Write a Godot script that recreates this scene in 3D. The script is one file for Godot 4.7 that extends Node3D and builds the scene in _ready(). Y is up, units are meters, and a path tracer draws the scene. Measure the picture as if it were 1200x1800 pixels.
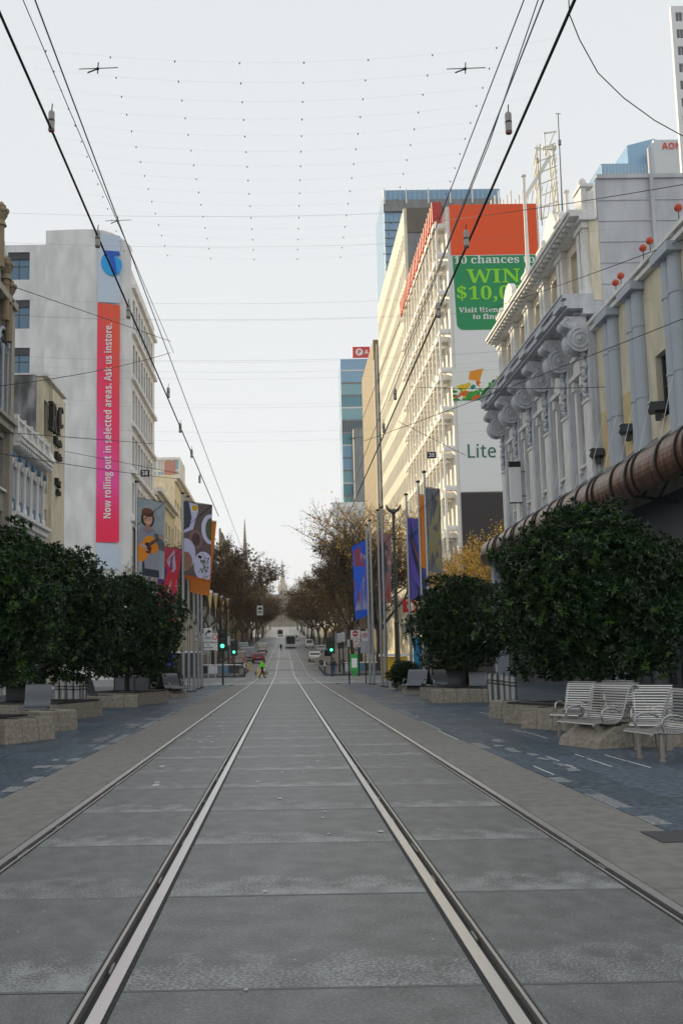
extends Node3D
# Pixel helpers: a pixel of the 1200x1800 photograph gives a direction; the distance comes from the ground, a wall plane or a street depth.
const FPX := 1650.0
const CAM := Vector3(0, 1.6, 0)
const PP := Vector2(505, 967)   # principal point: the photograph is a crop
const ROLL := -0.0167
var fw: Vector3
var rt: Vector3
var up: Vector3
var rng := RandomNumberGenerator.new()
var mats := {}
var texs := {}
var boxes := {}
var taken := {}

class MB:
	var v := PackedVector3Array()
	var n := PackedVector3Array()
	var t := PackedVector2Array()
	var c := PackedColorArray()
	var ix := PackedInt32Array()
	var col := Color(1, 1, 1)
	func vert(p: Vector3, nn: Vector3, uv := Vector2.ZERO) -> int:
		v.append(p); n.append(nn); t.append(uv); c.append(col)
		return v.size() - 1
	func tri(a: Vector3, b: Vector3, d: Vector3) -> void:
		var nn := (b - a).cross(d - a).normalized()
		var k := vert(a, nn); vert(b, nn, Vector2(1, 0)); vert(d, nn, Vector2(1, 1))
		ix.append_array(PackedInt32Array([k, k + 2, k + 1]))
	func quad(a: Vector3, b: Vector3, d: Vector3, e: Vector3) -> void:
		var nn := (b - a).cross(e - a)
		if nn.length_squared() < 1e-14: nn = (d - b).cross(e - b)
		nn = nn.normalized()
		var k := vert(a, nn, Vector2(0, 1)); vert(b, nn, Vector2(1, 1)); vert(d, nn, Vector2(1, 0)); vert(e, nn, Vector2(0, 0))
		ix.append_array(PackedInt32Array([k, k + 2, k + 1, k, k + 3, k + 2]))
	func box(ctr: Vector3, s: Vector3, b := Basis.IDENTITY) -> void:
		var x := b.x * s.x * 0.5
		var y := b.y * s.y * 0.5
		var z := b.z * s.z * 0.5
		quad(ctr - x - y + z, ctr + x - y + z, ctr + x + y + z, ctr - x + y + z)
		quad(ctr + x - y - z, ctr - x - y - z, ctr - x + y - z, ctr + x + y - z)
		quad(ctr + x - y + z, ctr + x - y - z, ctr + x + y - z, ctr + x + y + z)
		quad(ctr - x - y - z, ctr - x - y + z, ctr - x + y + z, ctr - x + y - z)
		quad(ctr - x + y + z, ctr + x + y + z, ctr + x + y - z, ctr - x + y - z)
		quad(ctr - x - y - z, ctr + x - y - z, ctr + x - y + z, ctr - x - y + z)
	func ab(x0, x1, y0, y1, z0, z1) -> void:
		box(Vector3((x0 + x1) * 0.5, (y0 + y1) * 0.5, (z0 + z1) * 0.5), Vector3(absf(x1 - x0), absf(y1 - y0), absf(z1 - z0)))
	func bar(a: Vector3, b: Vector3, w: float, h := -1.0) -> void:
		var y := (b - a).normalized()
		var x := (y.cross(Vector3.UP) if absf(y.y) < 0.95 else y.cross(Vector3.RIGHT)).normalized()
		box((a + b) * 0.5, Vector3(w, a.distance_to(b), h if h > 0 else w), Basis(x, y, x.cross(y)))
	func bevel(ctr: Vector3, s: Vector3, r: float, b := Basis.IDENTITY) -> void:
		# box whose top edges are chamfered
		var h := s * 0.5
		var lo := -h.y
		var m := h.y - r
		var p := [Vector2(-1, -1), Vector2(1, -1), Vector2(1, 1), Vector2(-1, 1)]
		for i in 4:
			var q0: Vector2 = p[i]
			var q1: Vector2 = p[(i + 1) % 4]
			var A := Vector3(q0.x * h.x, lo, q0.y * h.z)
			var B := Vector3(q1.x * h.x, lo, q1.y * h.z)
			var A1 := Vector3(A.x, m, A.z)
			var B1 := Vector3(B.x, m, B.z)
			var A2 := Vector3(q0.x * (h.x - r), h.y, q0.y * (h.z - r))
			var B2 := Vector3(q1.x * (h.x - r), h.y, q1.y * (h.z - r))
			quad(ctr + b * B, ctr + b * A, ctr + b * A1, ctr + b * B1)
			quad(ctr + b * B1, ctr + b * A1, ctr + b * A2, ctr + b * B2)
		quad(ctr + b * Vector3(-h.x + r, h.y, h.z - r), ctr + b * Vector3(h.x - r, h.y, h.z - r), ctr + b * Vector3(h.x - r, h.y, -h.z + r), ctr + b * Vector3(-h.x + r, h.y, -h.z + r))
	func tube(pts: Array, rad: Array, seg := 6, caps := true) -> void:
		var base := v.size()
		var px := Vector3.ZERO
		for i in pts.size():
			var p: Vector3 = pts[i]
			var d: Vector3 = (pts[mini(i + 1, pts.size() - 1)] - pts[maxi(i - 1, 0)]).normalized()
			var x := px - d * px.dot(d)
			if x.length() < 0.01: x = d.cross(Vector3.UP) if absf(d.y) < 0.9 else d.cross(Vector3.RIGHT)
			x = x.normalized(); px = x
			var y := d.cross(x)
			var r: float = rad[i] if i < rad.size() else rad[rad.size() - 1]
			for k in seg + 1:
				var a := TAU * k / seg
				var o := x * cos(a) + y * sin(a)
				vert(p + o * r, o, Vector2(float(k) / seg, float(i)))
		for i in pts.size() - 1:
			for k in seg:
				var q := base + i * (seg + 1) + k
				ix.append_array(PackedInt32Array([q, q + seg + 2, q + 1, q, q + seg + 1, q + seg + 2]))
		if caps:
			for e in [0, pts.size() - 1]:
				var nn: Vector3 = ((pts[0] - pts[1]) if e == 0 else (pts[e] - pts[e - 1])).normalized()
				var k0 := vert(pts[e], nn)
				for k in seg + 1: vert(v[base + e * (seg + 1) + k], nn)
				for k in seg: ix.append_array(PackedInt32Array([k0, k0 + 1 + k, k0 + 2 + k] if e == 0 else [k0, k0 + 2 + k, k0 + 1 + k]))
	func cyl(a: Vector3, b: Vector3, r0: float, r1 := -1.0, seg := 12) -> void:
		tube([a, b], [r0, r1 if r1 >= 0 else r0], seg)
	func lathe(prof: Array, seg := 16, xf := Transform3D()) -> void:
		# prof: Vector2(radius, height) from the bottom to the top
		for i in prof.size() - 1:
			var p: Vector2 = prof[i]
			var q: Vector2 = prof[i + 1]
			var sl := Vector2(q.y - p.y, p.x - q.x).normalized()
			for k in seg:
				var a := TAU * k / seg
				var e := TAU * (k + 1) / seg
				var base := v.size()
				for pr in [[p, a], [p, e], [q, e], [q, a]]:
					var cs := Vector3(cos(pr[1]), 0, -sin(pr[1]))
					vert(xf * (cs * pr[0].x + Vector3(0, pr[0].y, 0)), (xf.basis * (cs * sl.x + Vector3(0, sl.y, 0))).normalized())
				ix.append_array(PackedInt32Array([base, base + 2, base + 1, base, base + 3, base + 2]))
	func ext(poly: PackedVector2Array, d: float, xf := Transform3D(), taper := Vector2.ONE) -> void:
		# the polygon in x,y with depth d along z, centred
		var pl := poly.duplicate()
		if Geometry2D.is_polygon_clockwise(pl): pl.reverse()
		var tr := Geometry2D.triangulate_polygon(pl)
		var f := func(i, s): return xf * Vector3(pl[i].x, pl[i].y, s * d * 0.5)
		for i in range(0, tr.size(), 3):
			var a := tr[i]
			var b := tr[i + 1]
			var e := tr[i + 2]
			if (pl[b] - pl[a]).cross(pl[e] - pl[a]) < 0:
				var w := b; b = e; e = w
			tri(f.call(a, 1), f.call(b, 1), f.call(e, 1))
			tri(f.call(a, -1), f.call(e, -1), f.call(b, -1))
		for i in pl.size():
			var j := (i + 1) % pl.size()
			quad(f.call(i, -1), f.call(j, -1), f.call(j, 1), f.call(i, 1))
	func ball(p: Vector3, r: Vector3, seg := 8, rings := 5) -> void:
		var base := v.size()
		for i in rings + 1:
			var th := PI * i / rings
			for k in seg + 1:
				var a := TAU * k / seg
				var o := Vector3(sin(th) * cos(a), cos(th), sin(th) * sin(a))
				vert(p + o * r, (o / r).normalized(), Vector2(float(k) / seg, float(i) / rings))
		for i in rings:
			for k in seg:
				var q := base + i * (seg + 1) + k
				ix.append_array(PackedInt32Array([q, q + seg + 2, q + 1, q, q + seg + 1, q + seg + 2]))
	func mesh() -> ArrayMesh:
		var m := ArrayMesh.new()
		if v.is_empty(): return m
		var a := []
		a.resize(Mesh.ARRAY_MAX)
		a[Mesh.ARRAY_VERTEX] = v; a[Mesh.ARRAY_NORMAL] = n; a[Mesh.ARRAY_TEX_UV] = t; a[Mesh.ARRAY_COLOR] = c; a[Mesh.ARRAY_INDEX] = ix
		m.add_surface_from_arrays(Mesh.PRIMITIVE_TRIANGLES, a)
		return m

func ray(px: float, py: float) -> Vector3:
	return (fw + rt * (px - PP.x) / FPX + up * (PP.y - py) / FPX)
func on_x(px, py, X) -> Vector3:
	var d := ray(px, py)
	return CAM + d * ((X - CAM.x) / d.x)
func on_y(px, py, Y) -> Vector3:
	var d := ray(px, py)
	return CAM + d * ((Y - CAM.y) / d.y)
func on_z(px, py, z) -> Vector3:   # z: metres along the street
	var d := ray(px, py)
	return CAM + d * (-z / d.z)
func gnd(px, py) -> Vector3: return on_y(px, py, 0.0)
func gy(z: float) -> float:        # the street is level to the crossing, then climbs
	if z < 97: return 0.0
	if z < 232: return (z - 97) * 0.0326
	if z < 460: return 4.4 + (z - 232) * 0.0404
	return 13.6 + (z - 460) * 0.0464

func nm(called: String) -> String:
	var k: int = taken.get(called, 0)
	taken[called] = k + 1
	return called if k == 0 else "%s_%03d" % [called, k]
func tag(o: Node3D, label: String, cat: String, group := "") -> Node3D:
	o.set_meta("label", label); o.set_meta("category", cat)
	if group: o.set_meta("group", group)
	return o
func thing(called, label, cat, at := Vector3.ZERO, turn := 0.0, group := "") -> Node3D:
	var o := Node3D.new()
	o.name = nm(called); add_child(o)
	o.position = at; o.rotation.y = turn
	return tag(o, label, cat, group)
func structure(called: String, m = null, mat: Material = null) -> MeshInstance3D:
	var o := MeshInstance3D.new()
	o.name = nm(called); o.mesh = m.mesh() if m is MB else m; o.material_override = mat
	add_child(o); o.set_meta("kind", "structure")
	return o
func part(parent: Node3D, called: String, m, mat: Material, xf := Transform3D()) -> MeshInstance3D:
	var o := MeshInstance3D.new()
	o.name = called; o.mesh = m.mesh() if m is MB else m; o.material_override = mat; o.transform = xf
	parent.add_child(o, true)
	return o
func bxm(s: Vector3) -> Mesh:
	var k := s.snapped(Vector3.ONE * 0.001)
	if not boxes.has(k):
		var b := BoxMesh.new(); b.size = k; boxes[k] = b
	return boxes[k]
func pbox(parent, called, mat, ctr: Vector3, s: Vector3, xf := Transform3D()) -> MeshInstance3D:
	return part(parent, called, bxm(s), mat, xf * Transform3D(Basis(), ctr))
func pab(parent, called, mat, x0, x1, y0, y1, z0, z1, xf := Transform3D()) -> MeshInstance3D:
	return pbox(parent, called, mat, Vector3((x0 + x1) * 0.5, (y0 + y1) * 0.5, (z0 + z1) * 0.5), Vector3(absf(x1 - x0), absf(y1 - y0), absf(z1 - z0)), xf)
func copy(o: Node3D, at: Vector3, turn := 0.0, label := "", group := "") -> Node3D:
	var c: Node3D = o.duplicate()
	c.name = nm(str(o.name).rstrip("0123456789").trim_suffix("_")); add_child(c)
	c.position = at; c.rotation.y = turn
	if label: c.set_meta("label", label)
	if group: c.set_meta("group", group)
	return c
func at_y(p: Vector3, turn := 0.0) -> Transform3D: return Transform3D(Basis(Vector3.UP, turn), p)
# wall faces: local x along the wall, y up, z outwards
func face_r(X, z_far) -> Transform3D: return at_y(Vector3(X, 0, -z_far), -PI / 2)   # faces the street from the right; x runs to the camera
func face_l(X, z_near) -> Transform3D: return at_y(Vector3(X, 0, -z_near), PI / 2)  # faces the street from the left; x runs away
func face_c(X, z) -> Transform3D: return at_y(Vector3(X, 0, -z))                    # faces back down the street; x runs right

func noise_tex(key: String, freq: float, lo: float, hi: float, oct := 4, size := 512, type := FastNoiseLite.TYPE_SIMPLEX_SMOOTH, normal := false, bump := 4.0) -> NoiseTexture2D:
	if texs.has(key): return texs[key]
	var f := FastNoiseLite.new()
	f.seed = 7 + texs.size(); f.frequency = freq; f.fractal_octaves = oct; f.noise_type = type
	var t := NoiseTexture2D.new()
	t.width = size; t.height = size; t.seamless = true; t.noise = f
	if normal:
		t.as_normal_map = true; t.bump_strength = bump
	else:
		var g := Gradient.new()
		g.colors = PackedColorArray([Color(lo, lo, lo), Color(hi, hi, hi)])
		g.offsets = PackedFloat32Array([0.2, 0.8])
		t.color_ramp = g
	texs[key] = t
	return t
func M(key: String, c := Color(0.5, 0.5, 0.5), rough := 0.8, metal := 0.0, tex: Texture2D = null, scale := 0.5, nrm: Texture2D = null, nscale := 0.5) -> StandardMaterial3D:
	if mats.has(key): return mats[key]
	var m := StandardMaterial3D.new()
	m.resource_name = key
	m.albedo_color = c.linear_to_srgb(); m.roughness = rough; m.metallic = metal
	if tex:
		m.albedo_texture = tex; m.uv1_triplanar = true; m.uv1_world_triplanar = true; m.uv1_scale = Vector3(1.0, 0.35, 1.0) * scale
	if nrm:
		m.normal_enabled = true; m.normal_texture = nrm; m.normal_scale = nscale
		m.uv1_triplanar = true; m.uv1_world_triplanar = true; m.uv1_scale = Vector3.ONE * scale
	mats[key] = m
	return m
func glass(key: String, c: Color, rough := 0.06) -> StandardMaterial3D:
	if mats.has(key): return mats[key]
	var m := M(key, c, rough)
	m.metallic_specular = 0.55
	return m

# a wall slab with rectangular holes (Rect2 in wall x,y), real reveals
func holed(w: float, y0: float, y1: float, thick: float, holes: Array, x0 := 0.0) -> MB:
	var xs := [x0, w]
	var ys := [y0, y1]
	for h in holes:
		for e in [h.position.x, h.end.x]: if not xs.has(e): xs.append(e)
		for e in [h.position.y, h.end.y]: if not ys.has(e): ys.append(e)
	xs.sort(); ys.sort()
	var b := MB.new()
	for j in ys.size() - 1:
		var run := -1
		for i in xs.size():
			var solid := i < xs.size() - 1
			if solid:
				var c := Vector2((xs[i] + xs[i + 1]) * 0.5, (ys[j] + ys[j + 1]) * 0.5)
				for h in holes:
					if h.has_point(c):
						solid = false; break
			if solid and run < 0: run = i
			if not solid and run >= 0:
				b.ab(xs[run], xs[i], ys[j], ys[j + 1], -thick, 0.0)
				run = -1
	return b
# windows in those holes: frame as the part, pane and glazing bar as its sub-parts
func windows(parent, xf: Transform3D, holes: Array, frame_mat, pane_mats: Array, inset := 0.18, fw_ := 0.07, bars := Vector2i(1, 0), sill: Material = null) -> void:
	for h in holes:
		var key := "win%s%s%s" % [h.size.snapped(Vector2(0.01, 0.01)), bars, fw_]
		if not boxes.has(key):
			var b := MB.new()
			var s: Vector2 = h.size
			b.ab(0, fw_, 0, s.y, -0.03, 0.03); b.ab(s.x - fw_, s.x, 0, s.y, -0.03, 0.03)
			b.ab(fw_, s.x - fw_, 0, fw_, -0.03, 0.03); b.ab(fw_, s.x - fw_, s.y - fw_, s.y, -0.03, 0.03)
			for i in bars.x:
				var x: float = s.x * (i + 1) / (bars.x + 1)
				b.ab(x - fw_ * 0.4, x + fw_ * 0.4, fw_, s.y - fw_, -0.02, 0.025)
			for i in bars.y:
				var y: float = s.y * (i + 1) / (bars.y + 1)
				b.ab(fw_, s.x - fw_, y - fw_ * 0.4, y + fw_ * 0.4, -0.018, 0.022)
			boxes[key] = b.mesh()
		var wn := part(parent, "window", boxes[key], frame_mat, xf * Transform3D(Basis(), Vector3(h.position.x, h.position.y, -inset)))
		pbox(wn, "pane", pane_mats[rng.randi() % pane_mats.size()], Vector3(h.size.x * 0.5, h.size.y * 0.5, -0.03), Vector3(h.size.x - 0.01, h.size.y - 0.01, 0.02))
		if sill: pbox(wn, "sill", sill, Vector3(h.size.x * 0.5, -0.07, inset + 0.06), Vector3(h.size.x + 0.24, 0.12, 0.24))
func grid(n: int, x0: float, dx: float, w: float, rows: int, y0: float, dy: float, h: float) -> Array:
	var a := []
	for r in rows:
		for i in n: a.append(Rect2(x0 + dx * i, y0 + dy * r, w, h))
	return a
func text(parent, called, s: String, mat, size: float, depth: float, xf: Transform3D, font := "Droid Sans", weight := 700, stretch := Vector3.ONE) -> MeshInstance3D:
	var t := TextMesh.new()
	var f := SystemFont.new()
	f.font_names = PackedStringArray([font]); f.font_weight = weight
	t.font = f; t.text = s; t.font_size = 64; t.pixel_size = size / 64.0; t.depth = depth
	t.curve_step = 2.0
	return part(parent, called, t, mat, xf * Transform3D(Basis().scaled(stretch), Vector3.ZERO))
func blob(w: float, l: float, r: RandomNumberGenerator) -> MB:
	# flat irregular patch of matter on the ground
	var b := MB.new()
	var pts := []
	var n := 14
	for k in n:
		var a := TAU * k / n
		var q := pow(pow(absf(cos(a)), 4.0) + pow(absf(sin(a)), 4.0), -0.25) * r.randf_range(0.62, 1.08)
		pts.append(Vector3(cos(a) * q * w * 0.5, 0, -sin(a) * q * l * 0.5))
	for k in n: b.tri(Vector3.ZERO, pts[k], pts[(k + 1) % n])
	return b
# flat print
func ell(im: Image, cx, cy, rx, ry, col: Color, rot := 0.0) -> void:
	var r := maxf(rx, ry)
	for y in range(maxi(0, int(cy - r)), mini(im.get_height(), int(cy + r) + 1)):
		for x in range(maxi(0, int(cx - r)), mini(im.get_width(), int(cx + r) + 1)):
			var p := Vector2(x - cx, y - cy).rotated(-rot)
			if (p.x / rx) ** 2 + (p.y / ry) ** 2 <= 1.0: im.set_pixel(x, y, col)
func pol(im: Image, pts: Array, col: Color) -> void:
	var lo := Vector2(1e9, 1e9)
	var hi := -lo
	for p in pts:
		lo = lo.min(p); hi = hi.max(p)
	var pk := PackedVector2Array(pts)
	for y in range(maxi(0, int(lo.y)), mini(im.get_height(), int(hi.y) + 1)):
		for x in range(maxi(0, int(lo.x)), mini(im.get_width(), int(hi.x) + 1)):
			if Geometry2D.is_point_in_polygon(Vector2(x, y), pk): im.set_pixel(x, y, col)
func print_mat(key: String, im: Image, rough := 0.6) -> StandardMaterial3D:
	var m := StandardMaterial3D.new()
	m.resource_name = key; m.albedo_texture = ImageTexture.create_from_image(im); m.roughness = rough
	mats[key] = m
	return m

func _ready() -> void:
	rng.seed = 4711
	# camera, sky, sun, exposure
	var vp := Vector2(499.0 - PP.x, PP.y - 1161.0) / FPX      # where the street's direction meets the picture
	vp = vp.rotated(ROLL)
	var pitch := atan(-vp.y)
	var yaw := atan(-vp.x * cos(pitch))
	fw = Vector3(sin(yaw) * cos(pitch), sin(pitch), -cos(yaw) * cos(pitch))
	var r0 := Vector3(cos(yaw), 0, sin(yaw))
	var u0 := r0.cross(fw)
	rt = r0 * cos(ROLL) + u0 * sin(ROLL)
	up = u0 * cos(ROLL) - r0 * sin(ROLL)
	var cam := Camera3D.new()
	cam.name = "camera"
	cam.transform = Transform3D(Basis(rt, up, -fw), CAM)
	cam.near = 0.1; cam.far = 6000
	cam.projection = Camera3D.PROJECTION_FRUSTUM
	cam.size = 1800.0 / FPX * cam.near
	cam.frustum_offset = Vector2(600.0 - PP.x, PP.y - 900.0) / FPX * cam.near
	add_child(cam)
	cam.current = true
	var we := WorldEnvironment.new()
	we.name = "daylight"
	var env := Environment.new()
	env.background_mode = Environment.BG_SKY
	var sm := ProceduralSkyMaterial.new()
	sm.sky_top_color = Color(0.655, 0.69, 0.72).linear_to_srgb()
	sm.sky_horizon_color = Color(0.88, 0.89, 0.89).linear_to_srgb()
	sm.sky_curve = 0.28
	sm.ground_bottom_color = Color(0.25, 0.25, 0.25); sm.ground_horizon_color = Color(0.6, 0.6, 0.6)
	sm.sun_angle_max = 1.0
	env.sky = Sky.new(); env.sky.sky_material = sm
	env.tonemap_mode = Environment.TONE_MAPPER_LINEAR
	env.tonemap_exposure = 1.15
	env.sdfgi_enabled = true; env.ssao_enabled = true; env.ssil_enabled = true
	env.fog_enabled = true; env.fog_density = 0.00015; env.fog_light_color = Color(0.9, 0.92, 0.94)
	we.environment = env
	add_child(we)
	var sun := DirectionalLight3D.new()
	sun.name = "sun"
	sun.light_energy = 1.6; sun.light_angular_distance = 0.6; sun.light_color = Color(1.0, 0.91, 0.74)
	sun.shadow_enabled = true
	var az := deg_to_rad(56.0)
	var el := deg_to_rad(21.0)
	add_child(sun)
	sun.look_at_from_position(Vector3(-cos(az) * cos(el), sin(el), -sin(az) * cos(el)), Vector3.ZERO)
	materials()
	ground()
	tracks()
	right_side()
	canopy()
	left_side()
	far_street()
	overhead()
	planting()
	furniture()
	flags()
	street_items()
	people_and_vehicles()

func materials() -> void:
	var fine := noise_tex("fine", 0.03, 0.88, 1.0, 5)
	var blotch := noise_tex("blotch", 0.012, 0.91, 1.0, 6)
	var streak := noise_tex("streak", 0.012, 0.55, 1.0, 6)
	M("white_stone", Color(0.84, 0.83, 0.80), 0.75, 0, blotch, 0.25)
	M("grey_stone", Color(0.62, 0.64, 0.67), 0.8, 0, blotch, 0.3)
	M("attic_cream", Color(0.84, 0.76, 0.58), 0.8, 0, blotch, 0.3)
	M("cream_wall", Color(0.70, 0.63, 0.46), 0.85, 0, blotch, 0.2)
	M("cream_pale", Color(0.72, 0.66, 0.50), 0.85, 0, blotch, 0.17)
	M("sand_wall", Color(0.68, 0.54, 0.28), 0.85, 0, blotch, 0.6)
	M("pipe_grey", Color(0.40, 0.45, 0.50), 0.5)
	M("party_wall", Color(0.62, 0.63, 0.655), 0.85, 0, blotch, 0.12)
	M("gothic_stone", Color(0.40, 0.365, 0.30), 0.85, 0, blotch, 0.3)
	M("pale_wall", Color(0.86, 0.86, 0.85), 0.75, 0, blotch, 0.1)
	M("pale_wall_flat", Color(0.86, 0.86, 0.86), 0.75, 0, blotch, 0.08)
	M("stained_render", Color(0.42, 0.42, 0.42), 0.9, 0, streak, 0.16)
	M("dark_wall", Color(0.05, 0.045, 0.045), 0.7)
	M("dark_room", Color(0.025, 0.026, 0.03), 0.9)
	M("frame_dark", Color(0.05, 0.055, 0.06), 0.45)
	M("frame_white", Color(0.72, 0.72, 0.7), 0.5)
	M("steel", Color(0.40, 0.40, 0.40), 0.3, 0.9, fine, 2.0)
	M("steel_pole", Color(0.52, 0.54, 0.56), 0.38, 0.85, fine, 1.0)
	M("steel_slat", Color(0.60, 0.585, 0.56), 0.36, 0.75, fine, 3.0)
	M("black_metal", Color(0.018, 0.019, 0.02), 0.5)
	M("green_black", Color(0.01, 0.03, 0.025), 0.45)
	M("cable", Color(0.012, 0.012, 0.014), 0.7)
	M("cable_pale", Color(0.28, 0.28, 0.29), 0.7)
	M("concrete", Color(0.36, 0.32, 0.26), 0.85, 0, noise_tex("conc", 0.03, 0.74, 1.0, 6), 0.6, noise_tex("conc_n", 0.06, 0, 1, 4, 512, FastNoiseLite.TYPE_SIMPLEX_SMOOTH, true, 3.0), 0.25)
	M("copper", Color(0.24, 0.115, 0.055), 0.3, 0.85, noise_tex("copper", 0.02, 0.45, 1.0, 5), 0.35)
	M("zinc", Color(0.38, 0.39, 0.40), 0.5, 0.3, blotch, 0.25)
	M("rib_dark", Color(0.02, 0.016, 0.014), 0.5)
	M("red_paint", Color(0.55, 0.05, 0.03), 0.5)
	M("orange_print", Color(0.95, 0.10, 0.008), 0.55)
	M("white_print", Color(0.86, 0.87, 0.86), 0.5)
	M("green_print", Color(0.01, 0.30, 0.10), 0.5)
	M("lime_print", Color(0.30, 0.78, 0.02), 0.5)
	M("darkgreen_print", Color(0.02, 0.15, 0.09), 0.5)
	M("white_paint", Color(0.78, 0.78, 0.76), 0.6)
	M("red_print", Color(0.68, 0.03, 0.03), 0.5)
	M("black_print", Color(0.015, 0.015, 0.015), 0.6)
	M("yellow_paint", Color(0.65, 0.42, 0.03), 0.5)
	M("blue_print", Color(0.02, 0.06, 0.42), 0.5)
	M("hood_white", Color(0.87, 0.85, 0.79), 0.7)
	M("rib_cream", Color(0.86, 0.80, 0.63), 0.8, 0, blotch, 0.15)
	M("brown_stone", Color(0.30, 0.24, 0.15), 0.85, 0, blotch, 0.2)
	M("grey_panel", Color(0.26, 0.27, 0.28), 0.6, 0, blotch, 0.1)
	M("bronze_panel", Color(0.17, 0.15, 0.12), 0.6, 0, blotch, 0.1)
	M("terracotta_ball", Color(0.52, 0.07, 0.02), 0.35)
	M("lamp_gold", Color(0.72, 0.55, 0.25), 0.35)
	M("bark", Color(0.10, 0.085, 0.065), 0.9, 0, noise_tex("bark", 0.04, 0.5, 1.0, 4), 0.8)
	M("bark_pale", Color(0.20, 0.16, 0.11), 0.9, 0, texs["bark"], 0.8)
	M("twig", Color(0.15, 0.115, 0.085), 0.95)
	M("soil", Color(0.03, 0.024, 0.018), 1.0)
	M("plank", Color(0.03, 0.028, 0.026), 0.5)
	for a in [["glass_dark", Color(0.02, 0.025, 0.03)], ["glass_blue", Color(0.10, 0.20, 0.30)], ["glass_sky", Color(0.26, 0.46, 0.66)], ["glass_grey", Color(0.10, 0.11, 0.12)], ["glass_teal", Color(0.10, 0.30, 0.36)], ["glass_teal_pale", Color(0.25, 0.48, 0.52)], ["blind", Color(0.55, 0.54, 0.50)]]:
		glass(a[0], a[1])
	for a in [["leaf", 0.24, 0.12], ["leaf_autumn", 0.6, 0.5], ["vcol", 0.75, 0.0], ["vcol_gloss", 0.25, 0.0]]:
		var m := M(a[0], Color(1, 1, 1), a[1])
		m.vertex_color_use_as_albedo = true
		if a[2] > 0.0:
			m.backlight_enabled = true; m.backlight = Color(a[2], a[2], a[2] * 0.6)
			m.cull_mode = BaseMaterial3D.CULL_DISABLED

func slab_image(seed_: int, worn: float) -> Image:
	# exposed-aggregate concrete: fine grit everywhere, the wearing skin gone in patches towards the near joint
	var im := Image.create(384, 512, false, Image.FORMAT_RGB8)
	var f := FastNoiseLite.new()
	f.seed = seed_; f.frequency = 0.012; f.fractal_octaves = 4
	var g := FastNoiseLite.new()
	g.seed = seed_ + 5; g.frequency = 0.16; g.fractal_octaves = 2
	var r := RandomNumberGenerator.new()
	r.seed = seed_
	for y in 512:
		var near := float(y) / 511.0
		for x in 384:
			var big := f.get_noise_2d(x, y * 0.8)
			var grit := g.get_noise_2d(x, y)
			var b := 0.44 + big * 0.07 + grit * 0.05 + r.randf_range(-0.035, 0.035)
			var edge := near - 0.74 + big * 0.22
			if edge > 0.0 and grit + r.randf_range(-0.12, 0.12) > 0.30 - edge * worn: b += 0.11 + r.randf() * 0.07
			elif grit > 0.42 and r.randf() < 0.5: b += 0.10
			im.set_pixel(x, y, Color(b * 0.985, b, b * 1.0))
	for i in 10:
		var q := r.randf_range(0.8, 2.0)
		ell(im, r.randf() * 384, r.randf() * 512, q, q * r.randf_range(0.7, 1.6), Color(0.72, 0.73, 0.72))
	return im

func sheet(x0: float, x1: float, zs: Array, y: float) -> MB:
	var b := MB.new()
	for i in zs.size() - 1:
		var a: float = zs[i]
		var e: float = zs[i + 1]
		b.quad(Vector3(x0, gy(a) + y, -a), Vector3(x1, gy(a) + y, -a), Vector3(x1, gy(e) + y, -e), Vector3(x0, gy(e) + y, -e))
	return b

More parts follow.
